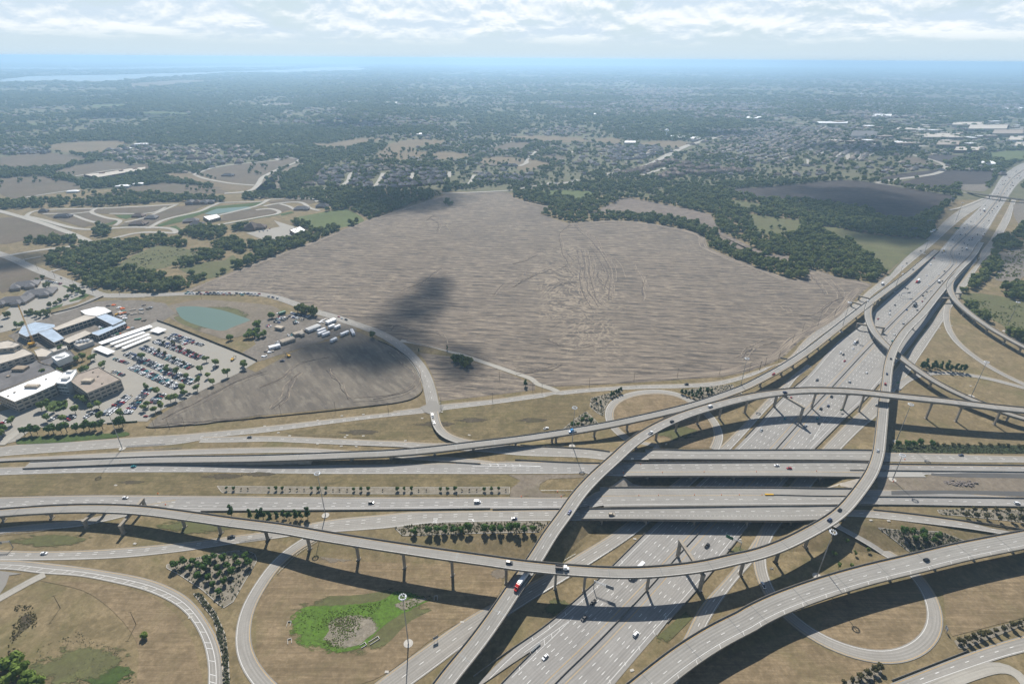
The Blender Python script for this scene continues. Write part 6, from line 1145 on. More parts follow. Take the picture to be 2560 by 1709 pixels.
row(B(0, (1645, 570), (1760, 555), (1800, 550), (1850, 560), (1880, 545), (1830, 525), (1780, 530), (1830, 480), (1850, 470), (1940, 415)), 4.8, 'bright', 'yellow green willowy tree beside the pond', 'pond trees'); row(B(1, (300, 378), (330, 380), (360, 385), (395, 392), (415, 395), (345, 365)), 6, 'wood', 'tree of the clump beside the depot yard', 'depot clump')
row(B(0, (260, 400), (290, 410), (330, 405), (355, 395), (320, 385), (230, 385), (200, 390), (270, 160), (310, 135), (330, 200), (350, 190), (60, 410), (510, 240), (560, 225), (600, 250), (530, 210), (480, 275), (430, 300), (360, 335), (400, 320)), 4.2, 'wood', 'dark tree among the grey-roofed offices', 'office trees')
# ---- woods
W_RIGHT = C(2, (0, 560), (700, 540), (1500, 560), (2195, 540)) + C(3, (600, 530), (1100, 540), (1300, 560), (1700, 640), (1560, 770), (1480, 870), (1500, 940), (1450, 980), (1300, 1110), (1180, 1215), (1060, 1320)) + C(3, (1040, 1335), (920, 1318), (750, 1295), (600, 1240), (510, 1232), (485, 1300), (360, 1308), (240, 1285)) + C(2, (1950, 1225), (1800, 1165), (1600, 1085), (1545, 1058), (1515, 978), (1400, 925), (1200, 885), (950, 850), (700, 845), (460, 868), (225, 795), (300, 735), (150, 705), (0, 662))
WOODS = [W_RIGHT,
    C(0, (360, 1150), (480, 1080), (700, 1050), (880, 1030), (1100, 1000), (1250, 975), (1420, 1010), (1480, 1050), (1400, 1070), (1250, 1040), (1150, 1070), (1000, 1140), (900, 1210), (850, 1240), (640, 1240), (500, 1245), (400, 1205)),
    C(0, (560, 1255), (700, 1210), (860, 1240), (1000, 1232), (1250, 1262), (1350, 1332), (1480, 1312), (1600, 1272), (1625, 1300), (1480, 1378), (1380, 1400), (1330, 1412), (1100, 1410), (860, 1385), (650, 1375), (640, 1310)),
    C(0, (1500, 1070), (1640, 1100), (1750, 1062), (1762, 1150), (1600, 1172), (1480, 1215), (1350, 1235), (1368, 1190), (1480, 1150)), C(0, (1820, 1215), (1960, 1135), (2195, 1055), (2195, 1105), (1990, 1195), (1850, 1242)), C(1, (0, 1085), (150, 1012), (400, 952), (650, 892), (662, 932), (480, 1005), (200, 1105), (0, 1180)),
    C(0, (1390, 975), (1460, 920), (1590, 900), (1690, 900), (1780, 920), (1780, 960), (1700, 1000), (1600, 1000), (1500, 985)), C(0, (190, 1015), (360, 972), (480, 980), (650, 985), (645, 1040), (400, 1045), (200, 1035)), C(0, (740, 960), (760, 890), (860, 900), (905, 920), (860, 960), (780, 985)), C(0, (1680, 1260), (1720, 1225), (1780, 1250), (1750, 1290), (1690, 1290)), C(0, (1830, 915), (1950, 890), (1940, 930), (1840, 935)), C(0, (1640, 1040), (1780, 990), (1900, 1010), (1950, 1080), (1880, 1110), (1760, 1080)), C(0, (1940, 1040), (2195, 1020), (2195, 1060), (1980, 1080)), C(0, (1500, 1250), (1580, 1250), (1620, 1300), (1500, 1330)),
    C(0, (-100, 705), (300, 690), (700, 700), (1000, 652), (1200, 642), (1750, 682), (1750, 702), (1300, 705), (900, 735), (400, 750), (-100, 765)), C(0, (1900, 655), (2195, 622), (2195, 672), (1900, 692)), C(1, (0, 655), (300, 622), (600, 600), (750, 610), (1200, 610), (1450, 632), (1450, 662), (1250, 722), (1050, 785), (880, 848), (820, 800), (720, 762), (620, 785), (560, 725), (420, 692), (0, 670)),
    C(1, (170, 575), (200, 500), (400, 425), (560, 400), (520, 440), (400, 560), (300, 605), (200, 610)), C(1, (1450, 640), (1500, 560), (2195, 540), (2195, 600), (1900, 618)) + C(2, (0, 600), (0, 560)), C(1, (1980, 640), (2195, 605)) + C(2, (0, 610), (100, 650), (0, 668)) + C(1, (2195, 695)), C(1, (270, 860), (400, 850), (450, 900), (430, 930), (300, 890)), C(1, (460, 880), (510, 870), (500, 895)), C(1, (550, 770), (690, 770), (680, 815), (600, 820)),
    C(3, (1690, 1440), (1760, 1400), (1900, 1330), (1960, 1220), (1880, 1200), (1830, 1290), (1740, 1380)), C(3, (1890, 1170), (1980, 1130), (2100, 1140), (2090, 1190), (1960, 1260), (1900, 1320), (1850, 1310)), C(3, (2000, 1360), (2120, 1320), (2195, 1340), (2195, 1480), (2080, 1470), (2010, 1420)), C(3, (2090, 960), (2195, 880), (2195, 1000), (2120, 990)), C(3, (1960, 1010), (2060, 980), (2195, 1060), (2000, 1090), (1940, 1140)), B(3, (1530, 300), (1600, 290), (1720, 360), (1740, 450), (1660, 440), (1580, 360)), B(3, (1830, 500), (1920, 520), (1996, 560), (1996, 600), (1900, 560)), C(3, (2090, 1180), (2195, 1150), (2195, 1270), (2130, 1260)), C(0, (900, 560), (1100, 520), (1250, 500), (1480, 540), (1700, 590), (1690, 612), (1450, 585), (1200, 560), (1000, 575)), C(0, (380, 515), (500, 500), (780, 555), (770, 580), (560, 560)), C(0, (420, 280), (480, 275), (700, 340), (800, 380), (700, 370)), C(0, (130, 445), (400, 410), (700, 370), (420, 440), (200, 470)),
    C(1, (750, 240), (900, 260), (1030, 260), (1030, 310), (880, 330), (800, 370), (740, 330)), C(3, (1080, 545), (1290, 560), (1300, 600), (1180, 590)), C(3, (1380, 560), (1600, 610), (1690, 600), (1740, 530), (1640, 560), (1560, 600)), C(3, (1560, 400), (1700, 360), (1920, 350), (1900, 390), (1700, 420), (1900, 460), (1650, 460))]
CLUST = [C(1, (480, 470), (700, 430), (1000, 420), (1480, 450), (1520, 520), (1400, 590), (900, 605), (650, 605), (450, 570)), C(1, (1690, 500), (2195, 490), (2195, 555), (1700, 560)), C(2, (440, 270), (760, 245), (1200, 270), (1200, 330), (1000, 385), (760, 380), (600, 330)), C(2, (860, 470), (1200, 390), (1420, 390), (1880, 450), (1860, 500), (1480, 520), (1150, 530)), C(3, (0, 210), (400, 190), (900, 200), (1100, 260), (1120, 300), (900, 380), (700, 380), (500, 320), (0, 290)), C(0, (820, 300), (1000, 250), (2000, 260), (2100, 340), (1950, 430), (1500, 440), (900, 390)), C(0, (0, 270), (220, 260), (400, 320), (200, 345), (0, 350)), C(2, (1550, 140), (2195, 130), (2195, 330), (1700, 260)), C(3, (1100, 150), (2195, 60), (2195, 290), (1400, 310))]
EXCL = [C(0, (1880, 960), (1960, 880), (2195, 880)) + C(1, (140, 850), (270, 880), (410, 915), (420, 940), (330, 975), (150, 1010), (0, 1000)) + C(0, (2060, 1000))] + [g for g in GREENF] + [o for o, _ in OPEN] + [SIDE, PLOW, FIELD] + LAKES
STREETS = [np.array(px) for _, px, _ in EST]
def pixarr(x, y):
    d = y * CT + CAM_H * ST; yr = (y * ST - CAM_H * CT) / d; xr = x / d
    return 1280 + (xr * CR + yr * SR) * CAM_F, 854.5 - (-xr * SR + yr * CR) * CAM_F
def grid_pts(y0, y1, sp, seed):
    r = np.random.default_rng(seed); ys = np.arange(y0, y1, sp); out = []
    for y in ys:
        hw_ = y * 1.2 + 60; xs = np.arange(-hw_, hw_, sp); out.append(np.stack([xs, np.full_like(xs, y)], 1))
    p = np.concatenate(out); return p + r.uniform(-.42, .42, p.shape) * sp
EST_POLY = C(0, (180, 830), (300, 760), (1400, 715), (1740, 700), (2195, 675)) + C(1, (440, 670), (560, 720), (540, 760), (190, 830), (0, 850)) + C(0, (1700, 905), (1400, 950), (640, 930))
def woods():
    P_, S_ = [], []
    def near_street(x, y, rad):
        k = np.zeros(len(x), bool)
        for (_, px, w) in EST:
            c = resample(np.array([P(*q)[:2] for q in px]), 12.0)
            if y.min() > c[:, 1].max() + 60 or y.max() < c[:, 1].min() - 60: continue
            bb = (x > c[:, 0].min() - 40) & (x < c[:, 0].max() + 40) & (y > c[:, 1].min() - 40) & (y < c[:, 1].max() + 40); idx = np.where(bb)[0]
            if len(idx) == 0: continue
            d = np.min(np.hypot(x[idx, None] - c[None, :, 0], y[idx, None] - c[None, :, 1]), axis=1); k[idx] |= d < w / 2 + rad
        return k
    for (y0, y1, sp, R, seed, zs) in ((560, 1250, 7.6, 5.6, 1, .85), (1250, 1900, 8.6, 6.0, 2, .82), (1900, 3100, 13.5, 8.2, 3, .68), (3100, 6000, 24, 14, 4, .5), (6000, 12000, 55, 33, 5, .27), (12000, 33000, 150, 92, 6, .13)):
        p = grid_pts(y0, y1, sp, seed); x, y = p[:, 0], p[:, 1]; u, v = pixarr(x, y); ok = (u > -420) & (u < 2980) & (v > 100); p, u, v, x, y = p[ok], u[ok], v[ok], x[ok], y[ok]
        inn = np.zeros(len(p), bool)
        if y0 < 3000:
            for w in WOODS: inn |= inpoly(u, v, w)
        exc = np.zeros(len(p), bool)
        for e in EXCL: exc |= inpoly(u, v, e)
        cl = np.zeros(len(p), bool)
        for e in CLUST: cl |= inpoly(u, v, e)
        n = fnoise(x + 40000, y, 420.0 if y0 < 6000 else 1300.0, 3); rr = np.random.default_rng(seed + 50).uniform(0, 1, len(p))
        dflt = (v < 470) & ~inpoly(u, v, EST_POLY) & ~exc & ~inpoly(u, v, [(a, b) for a, b in L75[8:]] + [(a, b) for a, b in R75[8:]][::-1])
        prob = np.clip(.54 + .75 * n, .10, .95); prob = np.where(cl, .15, prob)
        f_right = u > 1900; prob = np.where(f_right & (v < 400), prob * .8, prob)
        keep = (inn & ~exc & (rr < np.where(n > -.45, .88, .55))) | (dflt & (rr < prob))
        if y0 < 3000: 
            i75 = inpoly(u, v, [(a - 14, b) for a, b in L75] + [(a + 14, b) for a, b in R75][::-1]); keep &= ~i75
            st = np.zeros(len(p), bool); k = np.where(keep)[0]; st[k] = near_street(x[k], y[k], R * .55); keep &= ~st
        q = p[keep]; rs = np.random.default_rng(seed + 90); s = R * (.55 + .85 * rs.uniform(0, 1, len(q)) ** 1.6); P_.append(np.c_[q, np.zeros(len(q))]); S_.append(np.c_[s, s * zs * rs.uniform(.8, 1.25, len(q))])
    return np.concatenate(P_), np.concatenate(S_)
WP, WS = woods()
# scattered single trees on the pastures
sc = []
for (cx0, cy0, cx1, cy1, n, ci) in ((960, 290, 1300, 390, 46, 1), (0, 480, 600, 560, 26, 0), (600, 560, 1000, 660, 40, 0), (1950, 400, 2100, 500, 14, 0), (1450, 640, 1700, 560, 14, 0), (460, 660, 900, 700, 18, 0), (1720, 370, 2150, 420, 10, 1), (1790, 810, 2195, 950, 8, 2), (1560, 330, 1800, 420, 10, 2)):
    for _ in range(n): sc.append(P(*C(ci, (random.uniform(cx0, cx1), random.uniform(cy0, cy1)))[0]))
sc = np.array(sc); WP = np.concatenate([WP, sc]); ss = rng.uniform(3.5, 6, len(sc)); WS = np.concatenate([WS, np.c_[ss, ss]])
dist = np.hypot(WP[:, 0], WP[:, 1]); order = np.argsort(dist / WS[:, 0]); nind = max(0, 300 - NT[0]); ind = order[:nind]; rest = order[nind:]
for i in ind: 
    u, v = pix((*WP[i, :2], 0)); lab, grp = ('tree in the dark wood left of the big field near the grey roofs', 'trees of the left wood') if u < 1100 else (('dark tree in the belt between the big field and the freeway', 'trees of the creek belt') if u < 2300 else ('dark scrub tree right of the freeway', 'scrub trees right of the freeway'))
    g = np.array([WP[i, 0], WP[i, 1], float(hland(WP[i, 0], WP[i, 1]))]); t = tree(g, WS[i, 0], 'wood', lab, grp, 1.0); t.scale[2] = WS[i, 1]
PROTO = bpy.data.collections.new('wood_tree_forms'); 
for k, m in enumerate(CROWN['wood']): o = bpy.data.objects.new('wood_form', m); PROTO.objects.link(o)
def scatter(name, pts, scl, coll, label, seed=0, sunk=0.0):
    n = len(pts); m = bpy.data.meshes.new(name); m.vertices.add(n); pp = np.array(pts, np.float32); pp[:, 2] -= sunk; m.vertices.foreach_set('co', pp.ravel())
    r = np.random.default_rng(seed); a = m.attributes.new('scl', 'FLOAT_VECTOR', 'POINT'); a.data.foreach_set('vector', np.c_[scl[:, 0], scl[:, 0], scl[:, 1]].astype(np.float32).ravel())
    a = m.attributes.new('rotz', 'FLOAT_VECTOR', 'POINT'); a.data.foreach_set('vector', np.c_[np.zeros(n), np.zeros(n), r.uniform(0, 6.28, n)].astype(np.float32).ravel()); a = m.attributes.new('pick', 'INT', 'POINT'); a.data.foreach_set('value', r.integers(0, len(coll.objects), n).astype(np.int32))
    o = obj(name, m); ng = bpy.data.node_groups.new(name, 'GeometryNodeTree'); ng.interface.new_socket('Geometry', in_out='INPUT', socket_type='NodeSocketGeometry'); ng.interface.new_socket('Geometry', in_out='OUTPUT', socket_type='NodeSocketGeometry')
    N, L = ng.nodes, ng.links; gi, go = N.new('NodeGroupInput'), N.new('NodeGroupOutput'); ip = N.new('GeometryNodeInstanceOnPoints'); ci = N.new('GeometryNodeCollectionInfo'); ci.inputs['Collection'].default_value = coll; ci.inputs['Separate Children'].default_value = True; ci.inputs['Reset Children'].default_value = True
    def at(nm, t): q = N.new('GeometryNodeInputNamedAttribute'); q.data_type = t; q.inputs['Name'].default_value = nm; return q.outputs['Attribute']
    L.new(gi.outputs[0], ip.inputs['Points']); L.new(ci.outputs[0], ip.inputs['Instance']); ip.inputs['Pick Instance'].default_value = True; L.new(at('pick', 'INT'), ip.inputs['Instance Index']); e2r = N.new('FunctionNodeEulerToRotation'); L.new(at('rotz', 'FLOAT_VECTOR'), e2r.inputs[0]); L.new(e2r.outputs[0], ip.inputs['Rotation']); L.new(at('scl', 'FLOAT_VECTOR'), ip.inputs['Scale']); L.new(ip.outputs[0], go.inputs[0])
    md = o.modifiers.new('scatter', 'NODES'); md.node_group = ng; setp(o, label, 'woodland' if 'wood' in name else 'houses', kind='stuff'); return o
scatter('woodland', WP[rest], WS[rest], PROTO, 'broad green woodland stretching from the fields to the hazy horizon', 1)
# ------------------------------------------------------------------ buildings
def poly_w(px, z): return [P(u, v, z)[:2] for u, v in px]
unit_win = MB().box(0, 0, 0, 1, 1, 1).data('window', ['window_band'])
def building(px, z, label, wall='cream_wall', roof='roof_white', floors=0, bay=6.0, cat='building', units=(), zb=0.0, name='building', parapet=.8, wh=1.5, group=None, t=None, glazed=.72):
    """flat-roofed block whose roof outline is given in the photograph at roof height z"""
    w = poly_w(px, z); c = np.mean(w, 0); A_ = sum(w[i][0] * w[(i + 1) % len(w)][1] - w[(i + 1) % len(w)][0] * w[i][1] for i in range(len(w)))
    if A_ < 0: w = w[::-1]
    own = t is None
    if own: t = thing(name, (c[0], c[1], zb)); setp(t, label, cat, group)
    q = [(a - t.location[0], b - t.location[1]) for a, b in w]; n = len(q); h = z - zb; V = []; F = []
    for a, b in q: V += [(a, b, -.3), (a, b, h + parapet)]
    for i in range(n): j = (i + 1) % n; F.append((2 * i, 2 * j, 2 * j + 1, 2 * i + 1))
    cc = np.mean(q, 0); inn = [(a + (cc[0] - a) * .35 / max(1, math.hypot(a - cc[0], b - cc[1])), b + (cc[1] - b) * .35 / max(1, math.hypot(a - cc[0], b - cc[1]))) for a, b in q]
    k = len(V); V += [(a, b, h + parapet) for a, b in inn] + [(a, b, h + .02) for a, b in inn]
    for i in range(n): j = (i + 1) % n; F += [(2 * i + 1, 2 * j + 1, k + j, k + i), (k + i, k + j, k + n + j, k + n + i)]
    mesh('wall', V, F, wall, t)
    bm = bmesh.new(); f = bm.faces.new([bm.verts.new((a, b, h + .03)) for a, b in inn]); bmesh.ops.triangulate(bm, faces=[f]); m = bpy.data.meshes.new('roof'); bm.to_mesh(m); bm.free(); m.materials.append(MATS[roof]); rf = obj('roof', m, t)
    if floors:
        fh = h / floors
        for i in range(n):
            a, b = np.array(q[i]), np.array(q[(i + 1) % n]); L = np.linalg.norm(b - a)
            if L < 7: continue
            d = (b - a) / L; nb = max(1, int(L / bay)); ang = math.atan2(d[1], d[0]); nrm = np.array([d[1], -d[0]])
            for fl in range(floors):
                for k2 in range(nb):
                    p = a + d * (k2 + .5) * L / nb + nrm * .02; o = obj('window', unit_win, t); o.location = (p[0], p[1], fh * (fl + .52)); o.rotation_euler = (0, 0, ang); o.scale = (L / nb * glazed, .14, wh)
    for (u, v, sx, sy, sz) in units:
        p = P(u, v, z)
        MB().box(0, 0, sz / 2, sx, sy, sz).box(0, 0, sz + .1, sx * .8, sy * .8, .2).build('roof_unit', [wall], rf).location = (p[0] - t.location[0], p[1] - t.location[1], h + .02)
    return t
# clinic: white-roofed wing, glazed link, brown-roofed wing
building(B(0, (-30, 955), (200, 862), (405, 783), (452, 803), (390, 893), (250, 955), (105, 1013)), 12.5, 'long three-storey clinic wing with a bright white roof', 'cream_wall', 'roof_white', 3, 5.0, 'clinic', [(*B(0, (235, 905))[0], 14, 5, 2.6), (*B(0, (105, 945))[0], 1.6, 1.6, 1), (*B(0, (330, 850))[0], 1.4, 1.4, 1), (*B(0, (60, 970))[0], 1.4, 1.4, .9)])
building(B(0, (398, 878), (445, 812), (455, 802), (545, 778), (550, 792), (508, 862), (470, 885)), 13.5, 'glazed link block with rooftop plant between the two clinic wings', 'white_wall', 'roof_white', 3, 4.0, 'clinic', [(*B(0, (470, 850))[0], 7, 5, 2.4), (*B(0, (500, 800))[0], 6, 4, 2)], glazed=.85)
building(B(0, (508, 868), (560, 810), (702, 763), (862, 852), (622, 950)), 13, 'boxy clinic wing with a flat brown roof', 'cream_wall', 'roof_brown', 3, 5.5, 'clinic', [(*B(0, (630, 868))[0], 11, 6, 3.0), (*B(0, (700, 830))[0], 1.5, 1.5, 1), (*B(0, (730, 880))[0], 1.5, 1.5, 1), (*B(0, (665, 800))[0], 1.4, 1.4, 1)])
# older hospital blocks at the left edge
building(B(0, (-60, 640), (60, 625), (180, 632), (245, 668), (90, 715), (-60, 760)), 14, 'tall beige hospital block at the left edge', 'cream_wall', 'roof_beige', 4, 6.0, 'hospital', [(*B(0, (100, 650))[0], 8, 6, 2)], glazed=.5)
building(B(0, (-40, 590), (60, 572), (155, 600), (100, 625), (-40, 640)), 19, 'beige hospital tower behind the left edge block', 'cream_wall', 'roof_beige', 5, 6.0, 'hospital', glazed=.45)
building(B(0, (-40, 770), (250, 700), (310, 740), (400, 760), (410, 780), (0, 935), (-40, 940)), 6, 'low hospital block with a dark grey roof', 'tan_wall', 'roof_grey', 1, 7, 'hospital', [(*B(0, (150, 780))[0], 14, 9, 3), (*B(0, (60, 830))[0], 3, 3, 1.2)])
building(B(0, (270, 725), (500, 640), (545, 690), (400, 755), (320, 745)), 6, 'low grey-roofed hospital block with penthouse', 'tan_wall', 'roof_grey', 1, 7, 'hospital')
building(B(0, (365, 690), (465, 652), (510, 680), (405, 722)), 13, 'white plant penthouse on the low hospital roof', 'white_wall', 'roof_white', 0, 5, 'hospital', [(*B(0, (430, 688))[0], 9, 5, 1.2)], zb=6)
building(B(0, (245, 645), (300, 625), (380, 650), (330, 690), (270, 690)), 6, 'small pale canopy building beside the crane', 'white_wall', 'roof_beige', 0, 5, 'hospital')
building(B(0, (330, 648), (440, 610), (475, 612), (475, 628), (360, 665)), 5, 'pale covered walkway beside the crane', 'white_wall', 'roof_beige', 0, 5, 'hospital')
# new hospital wing under construction round a courtyard
def frame(px, z, label, roof, cat='building site'):
    t = building(px, z, label, 'cream_wall', roof, 2, 5.0, cat, parapet=.25, glazed=.8, wh=2.4); return t
frame(B(0, (160, 470), (250, 440), (390, 458), (395, 475), (300, 512), (190, 548), (130, 520)), 8.5, 'unfinished building block with a shiny metal deck near the crane', 'deck_metal')
frame(B(0, (268, 515), (372, 487), (462, 556), (385, 588)), 9, 'unfinished wing with blue metal deck and rooftop studs', 'deck_metal')
frame(B(0, (440, 570), (608, 500), (657, 520), (492, 592)), 7.5, 'white-roofed unfinished wing closing the courtyard', 'roof_beige')
frame(B(0, (375, 485), (610, 388), (690, 402), (672, 412), (405, 500)), 8.5, 'long narrow unfinished wing on the far side of the courtyard', 'roof_beige')
frame(B(0, (570, 362), (690, 332), (745, 335), (798, 365), (690, 400), (610, 390)), 9, 'white-roofed unfinished block at the far corner of the courtyard', 'roof_white')
frame(B(0, (678, 402), (745, 378), (882, 430), (805, 464)), 8.5, 'unfinished block with pale blue metal roof by the courtyard', 'deck_metal')
frame(B(0, (640, 520), (806, 465), (885, 432), (902, 450), (700, 540)), 7, 'narrow blue metal roof strip along the building site edge', 'deck_metal')
t = building(B(0, (525, 600), (560, 575), (660, 568), (668, 580), (560, 618)), 5, 'white plant enclosure with cooling units', 'white_wall', 'roof_beige', 0, 5, 'plant')
for x, y in ((555, 590), (580, 585), (605, 582), (630, 578)):
    p = P(*B(0, (x, y))[0], 5); MB().box(0, 0, 1.4, 3, 2.6, 2.8).tube((0, 0, 2.8), (0, 0, 3.2), 1.0, n=10).build('cooling_unit', ['trailer_white'], t).location = (p[0] - t.location[0], p[1] - t.location[1], 5.02)
# carports
def carport(a, b_, width, label):
    g0, g1 = P(*a, 3.2), P(*b_, 3.2); d = g1 - g0; L = float(np.hypot(d[0], d[1])); ang = math.atan2(d[1], d[0]); m = .5 * (g0 + g1); t = thing('carport', (m[0], m[1], 0), ang); setp(t, label, 'carport', 'white carports in the clinic car park')
    MB().loft([[(x, -width / 2, 3.0), (x, width / 2, 3.3), (x, width / 2, 3.55), (x, -width / 2, 3.25)] for x in (-L / 2, L / 2)]).build('roof', ['roof_white'], t)
    pm = MB().box(0, 0, 1.5, .25, .25, 3.1).data('post', ['steel_galv'])
    for x in np.linspace(-L / 2 + 1, L / 2 - 1, max(2, int(L / 9))): o = obj('post', pm, t); o.location = (x, 0, 0)
for a, b_, w, lab in (((712, 594), (1078, 468), 9, 'longest white carport roof beside the building site'), ((790, 598), (1030, 512), 6, 'second white carport roof from the building site'), ((823, 617), (1063, 526), 6, 'third white carport roof from the building site'), ((875, 628), (1072, 548), 6, 'white carport roof nearest the parked cars'), ((690, 620), (795, 662), 9, 'short white carport roof at the corner of the car park'), ((1095, 490), (1160, 508), 12, 'broad white canopy at the pond end of the carports')):
    carport(B(0, a)[0], B(0, b_)[0], w, lab)
# hip-roofed buildings
def hip_mesh(L, Wd, h, rise, over=.6):
    w = MB().box(0, 0, h / 2 - .1, L, Wd, h + .2); r = MB(); a, b_ = L / 2 + over, Wd / 2 + over; rg_ = max(.5, a - b_)
    V = [(-a, -b_, h), (a, -b_, h), (a, b_, h), (-a, b_, h), (-rg_, 0, h + rise), (rg_, 0, h + rise), (-a, -b_, h - .25), (a, -b_, h - .25), (a, b_, h - .25), (-a, b_, h - .25)]
    r.add(V, [(0, 1, 5, 4), (1, 2, 5), (2, 3, 4, 5), (3, 0, 4), (6, 7, 1, 0), (7, 8, 2, 1), (8, 9, 3, 2), (9, 6, 0, 3), (9, 8, 7, 6)]); return w, r
def hiphouse(g, rz, L, Wd, h, rise, wall, roof, label, cat='house', group=None, wing=None, name='house'):
    t = thing(name, (g[0], g[1], 0), rz); setp(t, label, cat, group); w, r = hip_mesh(L, Wd, h, rise)
    if wing:
        for (x, y, l2, w2, h2, r2, rot) in wing:
            a, b_ = hip_mesh(l2, w2, h2, r2)
            for src, dst in ((a, w), (b_, r)):
                c, s = math.cos(rot), math.sin(rot); dst.add([(v[0] * c - v[1] * s + x, v[0] * s + v[1] * c + y, v[2]) for v in src.V], src.F)
    w.build('wall', [wall], t); r.build('roof', [roof], t); return t
for q, rz, L, Wd, lab in (((110, 300), .15, 42, 24, 'large grey hip-roofed office at the left edge'), ((290, 245), .35, 40, 24, 'large grey hip-roofed office beside its car park'), ((185, 190), .45, 36, 20, 'grey hip-roofed office farthest from the hospital')):
    hiphouse(P(*B(0, q)[0]), rz, L, Wd, 4.2, 5.5, 'tan_wall', 'shingle_grey', lab, 'office', 'grey hip-roofed offices', wing=[(L * .25, -Wd * .45, 14, 12, 4.2, 3.6, 1.57), (-L * .25, -Wd * .45, 14, 12, 4.2, 3.6, 1.57), (L * .3, Wd * .4, 13, 12, 4.2, 3.4, 1.57)], name='office')
# church and hall by the tree line
t = hiphouse(P(*C(0, (2000, 915))[0]), .2, 46, 20, 5, 6, 'brick_wall', 'shingle_brown', 'brown steep-roofed church with brick walls beside a car park', 'church', name='church', wing=[(-4, -4, 26, 22, 6, 11, 1.3)])
t = building(C(1, (262, 925), (345, 897), (398, 930), (305, 952)), 7, 'white-roofed brick hall at the end of the church car park', 'brick_wall', 'roof_white', 1, 5, 'hall', [(*C(1, (320, 915))[0], 2, 2, 1), (*C(1, (345, 920))[0], 2, 2, 1), (*C(1, (310, 930))[0], 2, 2, 1), (*C(1, (350, 935))[0], 2, 2, 1)])
# school
building(C(0, (655, 490), (850, 470), (1000, 445), (1140, 430), (1140, 455), (960, 480), (760, 515)), 8, 'long pale-roofed school beyond the pastures', 'brick_wall', 'roof_beige', 2, 7, 'school', [(*C(0, (800, 480))[0], 14, 8, 3), (*C(0, (950, 462))[0], 10, 8, 3), (*C(0, (1060, 445))[0], 12, 7, 3)])
for q, sx, sy, z, lab in (((970, 592), 34, 22, 6, 'white metal barn among trees beyond the estate'), ((1090, 573), 26, 16, 5, 'pale metal shed near the school field'), ((577, 630), 28, 14, 4, 'white farm shed beside a lane'), ((362, 460), 30, 14, 5, 'white barn between the brown pastures'), ((45, 455), 40, 16, 5, 'long pale sheds at the left edge pasture'), ((1110, 260), 50, 24, 6, 'long pale roof at the edge of the tan pasture'), ((1005, 293), 24, 16, 5, 'small white roof by the tan pasture')):
    g = P(*C(0, q)[0]); hiphouse(g, .2, sx, sy, z, 2.2, 'white_wall', 'roof_white', lab, 'barn', name='barn')
building(C(0, (1590, 820), (1700, 800), (1730, 825), (1640, 850)), 6, 'long white-roofed clubhouse by the estate pond', 'tan_wall', 'roof_white', 1, 5, 'clubhouse')
for q, L, Wd, rz, roof, lab, wg in (((1500, 860), 32, 18, .4, 'shingle_grey', 'large grey-roofed house near the estate pond', 1), ((1545, 890), 30, 18, .35, 'shingle_dark', 'large slate-roofed house below the clubhouse', 1), ((1090, 820), 26, 15, .2, 'shingle_brown', 'brown hip-roofed new house standing alone', 1), ((1190, 835), 26, 15, .2, 'shingle_grey', 'grey hip-roofed new house beside a white drive', 1), ((1090, 882), 34, 18, .15, 'shingle_brown', 'broad brown-roofed new house by the estate street', 1), ((500, 825), 34, 15, .2, 'shingle_dark', 'dark long-roofed house in the estate plots', 1), ((345, 785), 18, 12, .2, 'shingle_dark', 'small dark-roofed house at the estate entrance', 0), ((1790, 502), 36, 18, .1, 'shingle_dark', 'dark-roofed country house inside the ring road', 1), ((1240, 860), 0, 0, 0, '', '', 0)):
    if L: hiphouse(P(*C(0, q)[0]), rz, L, Wd, 3.6, 5, 'brick_wall', roof, lab, 'house', None, [(L * .28, -Wd * .4, 12, 10, 3.4, 4, 1.57)] if wg else None)
for q, L, lab in (((360, 765), 36, 'grey-roofed house at the wood edge of the estate'), ((520, 745), 30, 'dark-roofed house in shade at the wood edge'), ((370, 385), 30, 'dark-roofed country house at the bend of the white road'), ((180, 358), 30, 'grey-roofed country house above the white road'), ((420, 570), 34, 'brown hip-roofed house in front of the estate woods'), ((2010, 425), 36, 'dark hip-roofed house at the end of the curved drive')):
    hiphouse(P(*C(1, q)[0]), .2, L, 17, 3.6, 5.5, 'brick_wall', 'shingle_dark' if 'dark' in lab else ('shingle_brown' if 'brown' in lab else 'shingle_grey'), lab, 'house', None, [(L * .28, -7, 12, 10, 3.4, 4, 1.57)])
hiphouse(P(*C(0, (1370, 1345))[0]), .1, 16, 11, 3.2, 3, 'tan_wall', 'shingle_tan', 'small tan-roofed house at the edge of the big field wood', 'house', None)
# house protos for the estates: parts shared between copies
HM = []
for k, (L, Wd, h, rise, wing) in enumerate(((17, 13, 5.6, 4.6, [(5, -6, 9, 8, 3.0, 3.6, 1.57)]), (19, 12, 3.2, 4.6, [(-5, -6, 10, 8, 3.0, 3.6, 1.57)]), (15, 14, 5.8, 5.0, [(4.5, -6, 8, 7, 3, 3.2, 1.57), (-4, 5, 8, 7, 3, 3, 1.57)]), (21, 13, 4.2, 5.0, [(0, -6.5, 10, 8, 3, 3.8, 1.57)]))):
    w, r = hip_mesh(L, Wd, h, rise)
    for (x, y, l2, w2, h2, r2, rot) in wing:
        a, b_ = hip_mesh(l2, w2, h2, r2)
        for src, dst in ((a, w), (b_, r)): dst.add([(-v[1] + x, v[0] + y, v[2]) for v in src.V], src.F)
    HM.append((w, r))
def hm(k, wall, roof, cache={}):
    if (k, wall, roof) not in cache: cache[(k, wall, roof)] = (HM[k][0].data('wall', [wall]), HM[k][1].data('roof', [roof]))
    return cache[(k, wall, roof)]
NH = [0]; EXTRA = []
